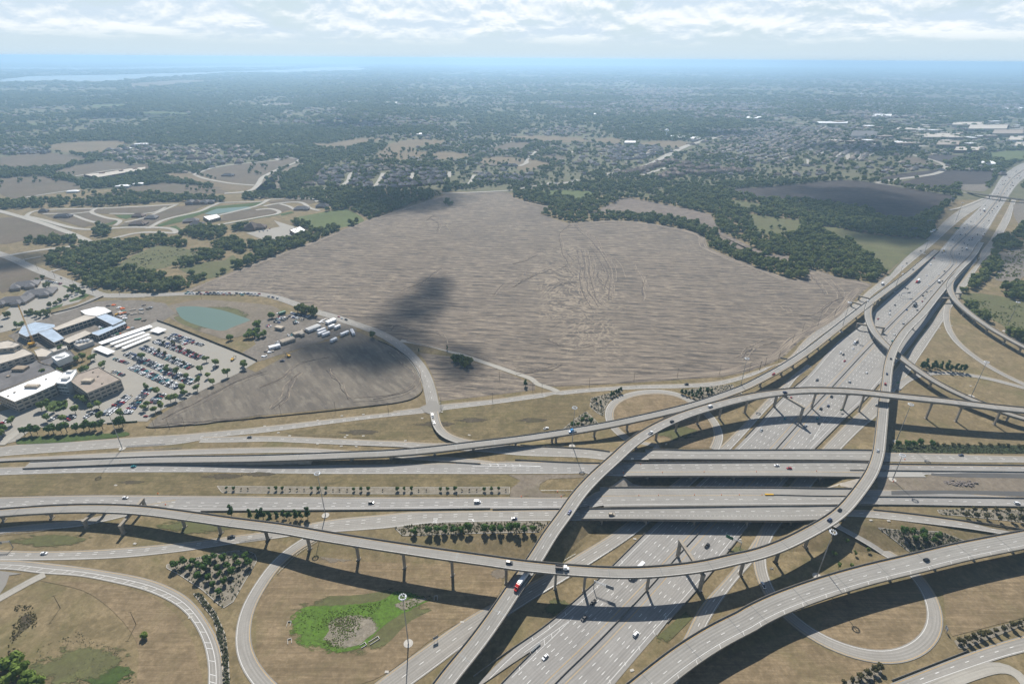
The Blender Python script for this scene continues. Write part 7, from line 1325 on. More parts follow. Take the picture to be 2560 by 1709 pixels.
def estate(poly, dx, dy, rz, roofs, walls, label, group, jit=2.5, scale=1.0, skip=.06, maxn=999):
    w = np.array([P(*q)[:2] for q in poly]); c = w.mean(0); cr, sr = math.cos(rz), math.sin(rz); R = (w - c) @ np.array([[cr, -sr], [sr, cr]]); lo, hi = R.min(0), R.max(0); n = 0
    for iy, y in enumerate(np.arange(lo[1], hi[1], dy)):
        for x in np.arange(lo[0], hi[0], dx):
            p = np.array([x + random.uniform(-jit, jit), y + random.uniform(-jit, jit) + (dy * .18 if iy % 2 else -dy * .18)]); q = np.array([p[0] * cr - p[1] * sr, p[0] * sr + p[1] * cr]) + c
            if not inpoly(np.array([q[0]]), np.array([q[1]]), w)[0] or random.random() < skip: continue
            bad = False
            for (_, px, wd) in EST:
                ce = np.array([P(*k)[:2] for k in px])
                if abs(ce[:, 1].mean() - q[1]) > 500: continue
                ce = resample(ce, 10)
                if np.min(np.hypot(ce[:, 0] - q[0], ce[:, 1] - q[1])) < wd / 2 + 8 * scale: bad = True; break
            if bad: continue
            if NH[0] >= 285 or n >= maxn: EXTRA.append((q[0], q[1])); continue
            NH[0] += 1; n += 1; t = thing('house', (q[0], q[1], 0), rz + random.choice((0, math.pi)) + random.uniform(-.12, .12) + (math.pi / 2 if random.random() < .2 else 0)); s = scale * random.uniform(.85, 1.15); t.scale = (s, s, s * random.uniform(.9, 1.1)); wl2, rf2 = random.choice(walls), random.choice(roofs); lb = {'shingle_dark': 'slate', 'shingle_grey': 'grey', 'shingle_brown': 'brown', 'shingle_tan': 'tan'}[rf2] + '-roofed ' + label + {'brick_wall': ', brick walls', 'tan_wall': ', tan walls', 'cream_wall': ', cream walls'}[wl2]; setp(t, lb, 'house', group + ': ' + lb[:lb.index('-')] + ' ' + wl2[:wl2.index('_')])
            a, b_ = hm(random.randrange(4), wl2, rf2); obj('wall', a, t); obj('roof', b_, t)
estate(C(0, (1450, 735), (1470, 700), (1640, 690), (1670, 715), (1600, 740)), 17, 24, .2, ['shingle_brown', 'shingle_grey'], ['brick_wall', 'tan_wall'], 'new house in the tight row by the tree belt', 'new row of houses', 1.5)
estate(CLUST[0], 24, 36, .5, ['shingle_dark', 'shingle_grey'], ['brick_wall', 'tan_wall'], 'house in the wooded estate behind the big field', 'houses of the wooded estate', maxn=75, scale=1.15)
estate(CLUST[1], 26, 38, .3, ['shingle_dark', 'shingle_grey'], ['brick_wall', 'tan_wall'], 'house behind the top corner of the big field', 'houses behind the field corner', maxn=22, scale=1.1)
estate(C(2, (760, 330), (830, 270), (1180, 275), (1190, 330), (980, 385), (800, 380)), 20, 32, .35, ['shingle_grey', 'shingle_dark'], ['tan_wall', 'brick_wall'], 'house in the dense estate left of the arterial road', 'houses of the dense estate', maxn=85, scale=1.15)
estate(C(0, (820, 320), (1000, 260), (1500, 270), (2000, 270), (2080, 330), (1950, 430), (1500, 440), (900, 390)), 46, 62, .2, ['shingle_grey', 'shingle_brown', 'shingle_tan'], ['brick_wall', 'cream_wall'], 'large house with garden in the leafy estate beyond the school', 'houses of the leafy estate', 9, 1.35, maxn=70)
estate(C(0, (0, 285), (200, 262), (400, 325), (200, 345), (0, 350)), 30, 44, .2, ['shingle_dark', 'shingle_grey'], ['brick_wall'], 'house left of the tan pasture', 'houses left of the pasture', 5, 1.2, maxn=20)
# apartments: big brown roofs right of the arterial road
AP = C(2, (905, 488), (960, 478), (1010, 465), (1060, 450), (1110, 432), (1160, 420), (1210, 402), (1260, 395), (1190, 520), (1230, 500), (1280, 470), (1320, 440), (1360, 415), (1400, 445), (1380, 480), (1440, 490), (1480, 455), (1520, 485), (1560, 445), (1600, 480), (1640, 460), (1690, 475), (1740, 465), (1790, 480), (1840, 470), (1480, 430), (1300, 500))
for i, q in enumerate(AP):
    hiphouse(P(*q), random.choice((.3, 1.8)) + random.uniform(-.1, .1), 40, 17, 9, 5.5, 'tan_wall' if i % 2 else 'brick_wall', 'shingle_brown', 'long brown-roofed apartment block right of the arterial road', 'apartments', 'brown-roofed apartment blocks', [(8, 9, 16, 14, 9, 5, 1.57), (-9, -9, 16, 14, 9, 5, 1.57)], 'apartment_block')
# town blocks and sheds in the right distance
def block(u0, v0, u1, v1, z, roof, wall, label, cat='building', group=None): building([(u0, v1), (u0 + (v1 - v0) * .6, v0), (u1, v0), (u1 - (v1 - v0) * .3, v1)], z, label, wall, roof, 0, 8, cat, group=group)
for a in (((2125, 327), (2195, 340), 11, 'roof_grey', 'white_wall', 'long pale warehouse in the distant town on the right'), ((2305, 333), (2400, 343), 9, 'roof_beige', 'cream_wall', 'long bright roof in the distant town'), ((2420, 312), (2520, 322), 14, 'roof_beige', 'cream_wall', 'beige mall block in the distant town'), ((2480, 324), (2560, 334), 16, 'roof_brown', 'tan_wall', 'brown mall block in the distant town'), ((2380, 305), (2460, 312), 12, 'roof_beige', 'cream_wall', 'far beige mall roof'), ((2385, 367), (2450, 376), 10, 'roof_beige', 'brick_wall', 'brown-walled apartment block near the freeway bend'), ((2340, 352), (2400, 362), 13, 'roof_brown', 'tan_wall', 'brick office block in shade near the freeway bend'), ((2520, 340), (2560, 350), 10, 'roof_beige', 'white_wall', 'white store at the right edge'), ((2450, 402), (2500, 410), 6, 'roof_white', 'white_wall', 'white steel shed near the freeway bend'), ((2535, 355), (2600, 365), 8, 'roof_beige', 'white_wall', 'long white store beside the freeway bend'), ((2240, 318), (2300, 324), 8, 'roof_beige', 'cream_wall', 'pale roof in the middle of the distant town'), ((2180, 285), (2230, 291), 8, 'roof_white', 'cream_wall', 'bright school roof in the far town'), ((2510, 268), (2560, 273), 8, 'roof_white', 'white_wall', 'far white store near the right edge')):
    block(*a[0], *a[1], *a[2:])
for u0, v0, u1, v1, lab in ((1555, 286, 1595, 290, 'far white warehouse roof above the arterial road'), (1480, 282, 1500, 286, 'far white roof beside the warehouse'), (1672, 337, 1700, 341, 'pale store roof by the water tower'), (1720, 342, 1752, 347, 'blue white store roof right of the water tower'), (1560, 352, 1590, 357, 'pale roof of a hall at the tan pasture'), (1865, 291, 1905, 296, 'domed white stadium roof in the distance'), (1690, 340, 1715, 345, 'long pale strip of shops by the water tower'), (955, 255, 1000, 259, 'far white school roof on the plain'), (652, 262, 675, 265, 'far white shed on the plain'), (1040, 332, 1055, 336, 'lone white roof in the dark wood'), (2040, 304, 2120, 308, 'far long white works roof')):
    block(u0, v0, u1, v1, 8, 'roof_white', 'cream_wall', lab)
r_ = random.Random(5)
for k in range(46):
    u_ = r_.uniform(2080, 2560); v_ = r_.uniform(300, 372) - (2560 - u_) * .03; g = P(u_, v_)
    if inpoly(np.array([u_]), np.array([v_]), [(a - 25, b) for a, b in L75[8:]] + [(a + 25, b) for a, b in R75[8:]][::-1])[0] or any(inpoly(np.array([u_]), np.array([v_]), e)[0] for e in EXCL): continue
    L_, W_ = r_.uniform(30, 95), r_.uniform(18, 45); h_ = r_.uniform(5, 13); rf_ = r_.choice(['roof_beige', 'roof_grey', 'roof_brown', 'roof_white', 'roof_beige']); t = thing('store', (g[0], g[1], 0), r_.uniform(.1, .5)); nm_ = {'roof_beige': 'beige', 'roof_grey': 'dark grey', 'roof_brown': 'brown', 'roof_white': 'white'}[rf_]; setp(t, 'flat ' + nm_ + ' roof of a store block in the distant town', 'store', nm_ + '-roofed store blocks')
    MB().box(0, 0, h_ / 2, L_, W_, h_).build('wall', [r_.choice(['cream_wall', 'tan_wall', 'brick_wall'])], t); MB().box(0, 0, h_ + .2, L_ - 1, W_ - 1, .4).box(L_ * .2, W_ * .1, h_ + 1, 5, 4, 1.6).box(-L_ * .25, 0, h_ + 1, 4, 4, 1.4).build('roof', [rf_], t)
    if k % 2: o = mesh('parking_lot', [(g[0] + x * L_ * .7, g[1] - W_ * .5 + y, .7 + k * .01) for x, y in ((-1, -45), (1, -45), (1, -4), (-1, -4))], [(0, 1, 2, 3)], 'town_road', uv=[(0, 0), (90, 0), (90, 40), (0, 40)]); setp(o, kind='structure')
# water towers
def tower(u, v, h, label, r=9):
    g = P(u, v); t = thing('water_tower', g); setp(t, label, 'water tower'); MB().tube((0, 0, 0), (0, 0, h - 6), 3.2, 2.6, 12).build('stem', ['trailer_white'], t)
    MB().loft([[(math.cos(a) * k, math.sin(a) * k, z) for a in np.linspace(0, 2 * math.pi, 17)[:-1]] for k, z in ((2.6, h - 6), (r * .8, h - 3), (r, h), (r, h + 4), (r * .75, h + 7), (.5, h + 9))]).build('tank', ['trailer_white'], t, sm=True)
tower(1665, 344, 30, 'pale water tower beside the distant shops', 10); tower(2152, 246, 38, 'white water tower far off on the right', 16)
# ---- scattered far houses and stores, too many and too small to pick apart
FP, FS = [], []
for (y0, y1, sp, sc_, seed) in ((1700, 3200, 34, 1.0, 11), (3200, 6500, 60, 1.5, 12), (6500, 14000, 150, 3.0, 13)):
    p = grid_pts(y0, y1, sp, seed); u, v = pixarr(p[:, 0], p[:, 1]); r = np.random.default_rng(seed).uniform(0, 1, len(p)); n = fnoise(p[:, 0] + 9000, p[:, 1] + 500, 700.0, 9); ex = np.zeros(len(p), bool)
    for e in EXCL + WOODS[:1] + [EST_POLY]: ex |= inpoly(u, v, e)
    town = np.zeros(len(p), bool)
    for e in (CLUST[4], CLUST[7], CLUST[8]): town |= inpoly(u, v, e)
    pr = np.where(town, .10, np.clip(.11 + .28 * (n > .3) + .10 * (u > 1350), 0, .5)); k = (u > -40) & (u < 2600) & (v < 440) & ~ex & (r < pr) & ~inpoly(u, v, [(a - 6, b) for a, b in L75[8:]] + [(a + 6, b) for a, b in R75[8:]][::-1]); q = p[k]; s = sc_ * np.random.default_rng(seed + 1).uniform(.7, 1.3, len(q)); FP.append(np.c_[q, np.zeros(len(q))]); FS.append(np.c_[s, s * (.9 if sc_ < 1.2 else .6)])
if EXTRA: e = np.array(EXTRA); FP.append(np.c_[e, np.zeros(len(e))]); FS.append(np.ones((len(e), 2)))
SUB = [(CLUST[4], .9, 30, 21, 1.0), (C(3, (0, 190), (300, 120), (900, 110), (1100, 200), (900, 210), (400, 200)), .9, 32, 22, 1.0), (CLUST[7], .55, 34, 24, 1.1), ([(1350, 262), (1700, 240), (1950, 250), (2080, 280), (1850, 300), (1500, 290)], .7, 50, 30, 1.5), ([(1950, 250), (2300, 240), (2560, 255), (2560, 290), (2200, 300), (2050, 285)], .3, 52, 32, 1.5), ([(1380, 240), (1500, 222), (1800, 225), (1700, 240)], .9, 75, 44, 2.0), ([(700, 300), (900, 285), (1200, 300), (1100, 318), (800, 320)], .4, 60, 40, 1.4), (C(2, (1400, 330), (1700, 260), (2195, 330), (2195, 420), (1800, 400)), .8, 34, 26, 1.0), (C(1, (1750, 230), (2195, 150)) + C(2, (500, 120), (700, 180), (100, 180)), .5, 60, 40, 1.3)]
SV, SF = [], []
for poly, rz, dy, dx, sc_ in SUB:
    w = np.array([P(*q)[:2] for q in poly]); c = w.mean(0); cr, sr = math.cos(rz), math.sin(rz); Rm = np.array([[cr, sr], [-sr, cr]]); L_ = (w - c) @ Rm.T; lo, hi = L_.min(0), L_.max(0); pts_ = []
    for j, y in enumerate(np.arange(lo[1], hi[1], dy * 2)):
        xs = np.arange(lo[0], hi[0], dx); bend = 12 * np.sin(xs / 160.0 + j); q = np.stack([xs, y + bend], 1) @ Rm + c; ins = inpoly(q[:, 0], q[:, 1], w) & (np.sin(xs / 210.0 + j * 1.3) > -.75)
        for k in range(len(xs) - 1):
            if ins[k] and ins[k + 1]:
                n0 = len(SV); nv = np.array([-sr, cr]) * 4.5 * sc_; zz = .35 * (1 + max(0, q[k, 1] - 900) / 900.0); SV += [(*(q[k] - nv), zz), (*(q[k + 1] - nv), zz), (*(q[k + 1] + nv), zz), (*(q[k] + nv), zz)]; SF.append((n0, n0 + 1, n0 + 2, n0 + 3))
                for sg in (-1, 1):
                    if random.random() < .86: e = q[k] + np.array([-sr, cr]) * sg * (dy * .52) + np.array([cr, sr]) * random.uniform(-2, 2); pts_.append(e)
    if pts_: e = np.array(pts_); FP.append(np.c_[e, np.zeros(len(e))]); s1 = sc_ * rng.uniform(.85, 1.15, len(e)); FS.append(np.c_[s1, s1 * .9])
o = mesh('suburb_streets', SV, SF, 'town_road', uv=[(a[0], a[1]) for a in SV]); setp(o, kind='structure')
HC = bpy.data.collections.new('far_house_forms')
for k, (wl_, rf_) in enumerate((('brick_wall', 'shingle_grey'), ('tan_wall', 'shingle_dark'), ('cream_wall', 'shingle_tan'), ('tan_wall', 'shingle_brown'), ('cream_wall', 'shingle_grey'), ('tan_wall', 'shingle_tan'))):
    a, b_ = HM[k % 4]; m = MB(); m.add(a.V, a.F, 0); m.add(b_.V, b_.F, 1); HC.objects.link(bpy.data.objects.new('far_house_form', m.data('far_house', [wl_, rf_])))
scatter('far_houses', np.concatenate(FP), np.concatenate(FS), HC, 'scatter of far-off roofs among the trees of the plain', 4)
# ------------------------------------------------------------------ vehicles
def prof_loft(m, prof, w0, w1, mi=0, inset=.12):
    """side profile [(x, z)] swept across the width with softened flanks"""
    ys = ((-w0 / 2, 1 - inset), (-w0 / 2 + .12, 1), (w0 / 2 - .12, 1), (w0 / 2, 1 - inset)); cz = sum(z for _, z in prof) / len(prof); cx = sum(x for x, _ in prof) / len(prof)
    m.loft([[(cx + (x - cx) * (1 if k == 1 else .97), y, cz + (z - cz) * k) for x, z in prof] for y, k in ys], mi)
def glasshouse(m, x0, x1, xr0, xr1, z0, z1, w, wt, mi):
    V = [(x0, -w / 2, z0), (x1, -w / 2, z0), (x1, w / 2, z0), (x0, w / 2, z0), (xr0, -wt / 2, z1), (xr1, -wt / 2, z1), (xr1, wt / 2, z1), (xr0, wt / 2, z1)]
    m.add(V, [(0, 1, 5, 4), (1, 2, 6, 5), (2, 3, 7, 6), (3, 0, 4, 7), (4, 5, 6, 7)], mi)
def wheelm(r=.33, w=.24): return MB().tube((0, -w / 2, 0), (0, w / 2, 0), r, n=10)
KIND = {}
def defkind(k, prof, w, glass, roof, wheels, r=.33, extra=None): KIND[k] = (prof, w, glass, roof, wheels, r, extra)
defkind('sedan', [(-2.35, .3), (2.3, .3), (2.35, .6), (2.1, .78), (.9, .95), (-1.5, .98), (-2.3, .9)], 1.82, (-1.75, 1.15, -1.05, .35, .95, 1.42, 1.70, 1.35), (-1.05, .35, 1.425, 1.33), (1.42, -1.4))
defkind('suv', [(-2.35, .35), (2.3, .35), (2.38, .75), (2.2, .98), (1.1, 1.12), (-2.2, 1.15), (-2.4, .9)], 1.95, (-2.25, 1.35, -2.0, .55, 1.1, 1.75, 1.85, 1.55), (-2.0, .55, 1.755, 1.52), (1.45, -1.4), .38)
defkind('pickup', [(-2.85, .4), (2.75, .4), (2.82, .85), (2.6, 1.05), (1.4, 1.15), (-2.8, 1.15), (-2.88, .8)], 1.98, (-.7, 1.6, -.45, .8, 1.12, 1.82, 1.85, 1.55), (-.45, .8, 1.825, 1.52), (1.75, -1.7), .40, 'bed')
defkind('van', [(-2.7, .35), (2.6, .35), (2.7, .9), (2.2, 1.2), (1.6, 1.35), (-2.7, 1.4), (-2.75, .8)], 2.0, (-2.65, 1.9, -2.6, 1.2, 1.3, 2.05, 1.95, 1.8), (-2.6, 1.2, 2.055, 1.78), (1.7, -1.6), .38)
def kind_parts(k):
    prof, w, gl, rf, wh, r, extra = KIND[k]; b = MB(); prof_loft(b, prof, w, w)
    g = MB(); glasshouse(g, *gl, 0); f = MB(); f.box((rf[0] + rf[1]) / 2, 0, rf[2] + .02, rf[1] - rf[0], rf[3], .05)
    x = None
    if extra == 'bed': x = MB().box(-1.78, 0, 1.165, 1.75, 1.5, .03)
    return b, g, f, x
KP = {k: kind_parts(k) for k in KIND}; WH = {k: wheelm(KIND[k][5]).data('wheel', ['tyre']) for k in KIND}; GLM = {k: KP[k][1].data('windows', ['glass_dark']) for k in KIND}; HLM = MB().box(0, 0, 0, .10, .36, .16).data('headlight', ['lamp_white'])
_cache = {}
def pm(k, part, col):
    key = (k, part, col)
    if key not in _cache: _cache[key] = {'body': KP[k][0], 'roof': KP[k][2], 'bed': KP[k][3]}[part].data(part, ['car_' + col if part != 'bed' else 'tyre'])
    return _cache[key]
NV = [0]
COLW = {'white': 'white', 'silver': 'silver', 'black': 'black', 'grey': 'dark grey', 'red': 'red', 'blue': 'blue', 'teal': 'teal', 'tan': 'tan', 'yellow': 'yellow', 'darkblue': 'dark blue', 'skyblue': 'sky blue', 'brightred': 'bright red'}
KW = {'sedan': 'car', 'suv': 'sport utility car', 'pickup': 'pickup truck', 'van': 'van'}
def car(g, rz, k, col, label, group):
    NV[0] += 1; t = thing({'pickup': 'pickup_truck', 'van': 'van'}.get(k, 'car'), g, rz); setp(t, label, {'pickup': 'pickup', 'van': 'van'}.get(k, 'car'), group)
    obj('body', pm(k, 'body', col), t); obj('windows', GLM[k], t); obj('roof', pm(k, 'roof', col), t)
    if KIND[k][6]: obj('load_bed', pm(k, 'bed', col), t)
    w, wh = KIND[k][1], KIND[k][4]
    for x in wh:
        for s in (-1, 1): o = obj('wheel', WH[k], t); o.location = (x, s * (w / 2 - .10), KIND[k][5])
    for s in (-1, 1): o = obj('headlight', HLM, t); o.location = (KIND[k][0][2][0] - .02, s * w * .36, KIND[k][0][2][1] + .02)
    return t
def place(key, u, v):
    """point on the road surface under a pixel and the direction of travel there"""
    if key in FLY: p, hw_ = FLY[key]
    else: p, hw_ = ROADS[key]
    z = 0.0; i = 0
    for _ in range(6):
        q = P(u, v, z); i = int(np.argmin(np.hypot(p[:, 0] - q[0], p[:, 1] - q[1]))); z = p[i, 2] + .07
    q = P(u, v, z); nn, tt = normals(p); side = (q[:2] - p[i, :2]) @ nn[i]; a = math.atan2(tt[i, 1], tt[i, 0]); return q, a, side
WHERE = {'75m': 'on the freeway', 'F1': 'on the long foreground flyover', 'F2': 'on the highest flyover', 'F4': 'on the connector beside the field', 'F6': 'on the lower right flyover', 'EB': 'on the eastbound highway', 'WB': 'on the westbound highway', 'E2': 'on the ramp below the flyover', 'R1b': 'on the frontage road beside the field', 'W2': 'on the collector road by the bare field', 'NBF': 'on the east frontage road', 'L3': 'on the lower right loop ramp', 'R3': 'at the field road junction', 'R2': 'on the curving lane', 'W2r': 'on the right collector road', 'EBr': 'on the right eastbound lanes', 'R7': 'on the road past the offices', 'OV2': 'on the westbound overpass', 'OV4': 'on the southern overpass', 'R1a': 'on the left frontage road'}
ROADS['OV2'] = (OV[2][1], OV[2][2]); ROADS['OV4'] = (OV[4][1], OV[4][2])
def drive(key, pts, rev=None):
    for (uv, k, col) in pts:
        g, a, side = place(key, *uv)
        if key == '75m': a += 0 if side > 0 else math.pi
        elif rev: a += math.pi
        far = g[1] > 900
        lab = COLW[col] + ' ' + KW[k] + ' ' + ('far up the freeway' if far and key == '75m' else WHERE[key]); car(g, a, k, col, lab, lab)
S, U, K_, N_ = 'sedan', 'suv', 'pickup', 'van'
def pts(f, i, *L): return [(f(i, (x, y))[0], k, c) for x, y, k, c in L]
drive('75m', [(Z1(965, 600), K_, 'black'), (Z1(857, 790), U, 'black'), (Z1(395, 1250), S, 'white'), (Z1(1472, 980), U, 'white'), (A(2, (1255, 680))[0], K_, 'black')])
drive('75m', pts(B, 3, (520, 857, K_, 'grey'), (752, 869, U, 'silver'), (873, 804, S, 'white'), (717, 721, S, 'red'), (707, 675, S, 'black'), (685, 662, U, 'white'), (777, 631, S, 'white'), (1035, 386, U, 'white'), (1040, 361, S, 'silver'), (955, 421, S, 'red'), (1075, 323, S, 'black'), (1160, 356, S, 'blue'), (1235, 358, S, 'black'), (1270, 296, S, 'red'), (1275, 256, U, 'black'), (1287, 271, S, 'white'), (1330, 221, S, 'white'), (1303, 229, S, 'grey'), (1315, 183, S, 'white'), (1165, 206, S, 'grey'), (1150, 201, S, 'black'), (1100, 251, S, 'white'), (1413, 151, S, 'black'), (1440, 169, S, 'white'), (1300, 111, S, 'white'), (1387, 105, S, 'white'), (1430, 81, S, 'silver'), (1330, 36, U, 'white'), (1492, 31, S, 'white'), (1135, 454, U, 'silver'), (1072, 533, S, 'white'), (1057, 579, U, 'teal'), (333, 984, S, 'red'), (623, 974, U, 'black'), (547, 1061, U, 'black'), (600, 1041, S, 'darkblue'), (290, 1133, S, 'teal'), (523, 1131, U, 'teal'), (533, 1164, S, 'black'), (440, 1181, S, 'silver'), (122, 1214, S, 'silver')))
drive('75m', pts(C, 3, (1855, 803, S, 'black'), (1925, 795, S, 'grey'), (2010, 762, S, 'white'), (1890, 735, S, 'black'), (2000, 700, S, 'black'), (1820, 835, S, 'white'), (1778, 860, S, 'grey'), (1805, 885, S, 'white'), (1755, 900, S, 'white'), (1725, 912, S, 'black'), (1735, 960, S, 'black'), (1705, 960, S, 'white'), (1635, 1002, S, 'black'), (1765, 1005, S, 'black'), (1787, 1003, S, 'grey'), (1920, 852, S, 'black'), (1880, 880, S, 'white'), (1878, 915, S, 'white'), (1885, 955, S, 'black'), (1830, 962, K_, 'black'), (1872, 975, S, 'red'), (1710, 1065, S, 'grey'), (1710, 1088, S, 'black'), (1687, 1113, S, 'black'), (1460, 1197, U, 'white'), (1490, 1148, S, 'red'), (1640, 1193, S, 'white'), (1570, 1250, S, 'black'), (1525, 1274, S, 'white'), (2140, 520, K_, 'blue'), (2110, 580, K_, 'black'), (2085, 605, S, 'black'), (2165, 480, K_, 'white'), (2100, 545, S, 'black'), (1980, 715, S, 'white'), (1945, 790, S, 'white'), (2040, 640, S, 'black'), (2060, 600, S, 'white'), (2130, 470, S, 'black'), (1990, 660, S, 'black')))
rc = random.Random(11); med_, _h = ROADS['75m']; nn75, _t = normals(med_); xtra = []
for k in range(58):
    i = rc.randrange(int(len(med_) * .42), int(len(med_) * .97)); sd2 = rc.choice((-1, 1)); room = (WL if sd2 < 0 else WR)[i]; lane = rc.randrange(max(1, int((room - 8) / 3.66))); q = med_[i, :2] + nn75[i] * sd2 * (6.0 + 3.66 * lane); xtra.append((pix((q[0], q[1], .25)), rc.choice((S, S, U, K_)), rc.choice(('white', 'silver', 'black', 'grey', 'white', 'black', 'red', 'darkblue'))))
drive('75m', xtra)
drive('F1', [(A(1, (1630, 790))[0], U, 'black'), (A(3, (615, 450))[0], S, 'black'), (A(3, (550, 515))[0], U, 'darkblue'), (B(3, (953, 1360))[0], S, 'silver'), (B(3, (1006, 885))[0], U, 'red'), (B(3, (1018, 812))[0], S, 'darkblue'), (B(3, (1046, 704))[0], S, 'black')])
drive('F2', [(A(2, (370, 464))[0], S, 'blue'), (B(2, (988, 1232))[0], K_, 'white'), (B(2, (1140, 1152))[0], U, 'black'), (B(2, (1413, 1045))[0], N_, 'white'), (B(3, (292, 946))[0], U, 'darkblue')])
drive('F4', [(B(3, (210, 816))[0], U, 'red'), (B(3, (880, 294))[0], U, 'white'), (C(3, (1325, 1236))[0], S, 'black'), (C(3, (1245, 1271))[0], S, 'white')])
drive('F6', [(A(3, (1172, 772))[0], U, 'black')]); drive('EB', [(A(0, (808, 371))[0], S, 'white'), (A(1, (742, 404))[0], U, 'black'), (A(1, (1425, 399))[0], N_, 'white')]); drive('WB', [(A(0, (860, 171))[0], S, 'teal')], True)
drive('OV2', [(D(3, (2265, 378))[0], S, 'white'), (A(3, (290, 182))[0], S, 'red')], True); drive('OV4', [(A(2, (640, 480))[0], U, 'tan')]); drive('E2', [(A(1, (1663, 506))[0], S, 'darkblue'), (A(0, (285, 729))[0], S, 'white'), (A(0, (1490, 624))[0], K_, 'black')])
drive('W2', [(D(1, (650, 330))[0], S, 'grey')], True); drive('R1b', [(B(2, (1243, 887))[0], U, 'black'), (B(3, (1130, 101))[0], S, 'white'), (C(3, (1275, 1187))[0], S, 'black'), (C(3, (1385, 1090))[0], S, 'grey'), (C(3, (1525, 972))[0], S, 'white')], True)
drive('NBF', [(B(3, (945, 1036))[0], S, 'grey'), (C(3, (1840, 1148))[0], S, 'white')]); drive('L3', [(A(3, (122, 935))[0], K_, 'white')]); drive('W2r', [(D(4, (1635, 352))[0], S, 'darkblue')], True); drive('EBr', [(D(4, (2265, 895))[0], U, 'white')])
drive('R3', [(B(1, (1259, 1112))[0], N_, 'white'), (B(1, (1268, 1158))[0], K_, 'white')]); drive('R2', [(B(1, (590, 406))[0], S, 'red'), (B(1, (612, 416))[0], S, 'white'), (B(1, (642, 426))[0], K_, 'black')]); drive('R7', [(B(0, (437, 131))[0], S, 'black')])
g = G(*B(2, (243, 1202))[0]); car(g, .45, K_, 'white', 'white pickup truck parked out on the grass behind the connector flyover', None)
# heavy vehicles
def wheels_on(t, xs, w, r=.5):
    m = wheelm(r, .3).data('wheel', ['tyre'])
    for x in xs:
        for s in (-1, 1): o = obj('wheel', m, t); o.location = (x, s * (w / 2 - .15), r)
def tractor_parts(t, col, x0=0.0, sleeper=True):
    c = MB(); c.loft([[(x0 + x, y, z) for x, y, z in r] for r in ([(3.2, -1.0, .7), (3.2, 1.0, .7), (3.2, 1.0, 1.5), (3.2, -1.0, 1.5)], [(1.6, -1.15, .7), (1.6, 1.15, .7), (1.6, 1.15, 1.9), (1.6, -1.15, 1.9)])]); c.box(x0 + .6, 0, 1.9, 2.0, 2.4, 2.4)
    if sleeper: c.box(x0 - .9, 0, 2.2, 1.2, 2.45, 2.9).loft([[(x0 + 1.5, -1.1, 3.1), (x0 + 1.5, 1.1, 3.1), (x0 + 1.5, 1.1, 3.12), (x0 + 1.5, -1.1, 3.12)], [(x0 - .3, -1.15, 3.1), (x0 - .3, 1.15, 3.1), (x0 - .3, 1.15, 3.9), (x0 - .3, -1.15, 3.9)]])
    c.build('cab', ['car_' + col], t); MB().box(x0 + 1.62, 0, 2.45, .06, 2.1, .8).box(x0 + .9, -1.215, 2.4, .9, .04, .7).box(x0 + .9, 1.215, 2.4, .9, .04, .7).build('windows', ['glass_dark'], t)
    MB().box(x0 - 1.8, 0, .85, 4.8, .9, .3).build('chassis', ['steel_dark'], t); MB().tube((x0 - .2, 1.25, .8), (x0 - .2, 1.25, 4.0), .09, n=6).build('exhaust', ['steel_galv'], t)
def semi(key, uv, col, label, flat=False, rev=False, trailer=True, tl=13.5, tcol='trailer_white'):
    g, a, side = place(key, *uv)
    if key == '75m' and side < 0 or rev: a += math.pi
    t = thing('semi_truck', g, a); setp(t, label, 'truck'); off = 6.0 if trailer else 0.0; tractor_parts(t, col, off); wheels_on(t, (off + 2.4, off - 2.6, off - 3.9), 2.4)
    if trailer:
        if flat: MB().box(-1.5, 0, 1.35, tl, 2.5, .3).build('flatbed', ['steel_dark'], t); MB().box(-1.5, 0, 2.4, tl * .8, 2.2, 1.7).build('load', ['roof_beige'], t)
        else: MB().box(-2.2, 0, 2.6, tl, 2.55, 2.8).build('trailer', [tcol], t); MB().box(-2.2, 0, 1.1, tl * .9, 1.0, .25).build('trailer_frame', ['steel_dark'], t)
        wheels_on(t, (-6.6, -7.9), 2.4)
    return t
semi('75m', A(2, (800, 850))[0], 'white', 'white semi truck with box trailer passing under the long flyover'); semi('F2', A(1, (1712, 912))[0], 'brightred', 'red semi truck with white box trailer coming out from under the flyover', rev=True)
semi('F4', B(2, (428, 1226))[0], 'skyblue', 'pale blue tractor unit without trailer on the connector flyover', trailer=False); semi('75m', B(3, (1237, 155))[0], 'brightred', 'red-cabbed semi truck far up the freeway', tl=11); semi('75m', C(3, (1878, 772))[0], 'white', 'white semi truck near the distant bridge', tl=12)
semi('75m', B(3, (1216, 326))[0], 'black', 'black dump-bodied truck on the far carriageway', tl=8, tcol='steel_dark'); semi('75m', B(3, (796, 586))[0], 'white', 'white flatbed truck with a load among the cars', flat=True, tl=9)
def boxtruck(key, uv, col, label, body='trailer_white', dump=False, L=6.5):
    g, a, side = place(key, *uv)
    if key == '75m' and side < 0: a += math.pi
    t = thing('box_truck' if not dump else 'dump_truck', g, a); setp(t, label, 'truck'); tractor_parts(t, col, 3.0, False); wheels_on(t, (5.2, .2, -1.2), 2.4)
    if dump: m = MB(); m.box(-.6, -1.2, 2.0, 5.2, .12, 1.4).box(-.6, 1.2, 2.0, 5.2, .12, 1.4).box(2.0, 0, 2.1, .12, 2.4, 1.6).box(-3.2, 0, 1.9, .12, 2.4, 1.2).box(-.6, 0, 1.35, 5.2, 2.4, .12); m.build('dump_body', [body], t); MB().box(-.6, 0, 1.7, 5.0, 2.2, .5).build('load', ['rubble'], t)
    else: MB().box(-.9, 0, 2.3, L, 2.4, 2.6).build('cargo_box', [body], t)
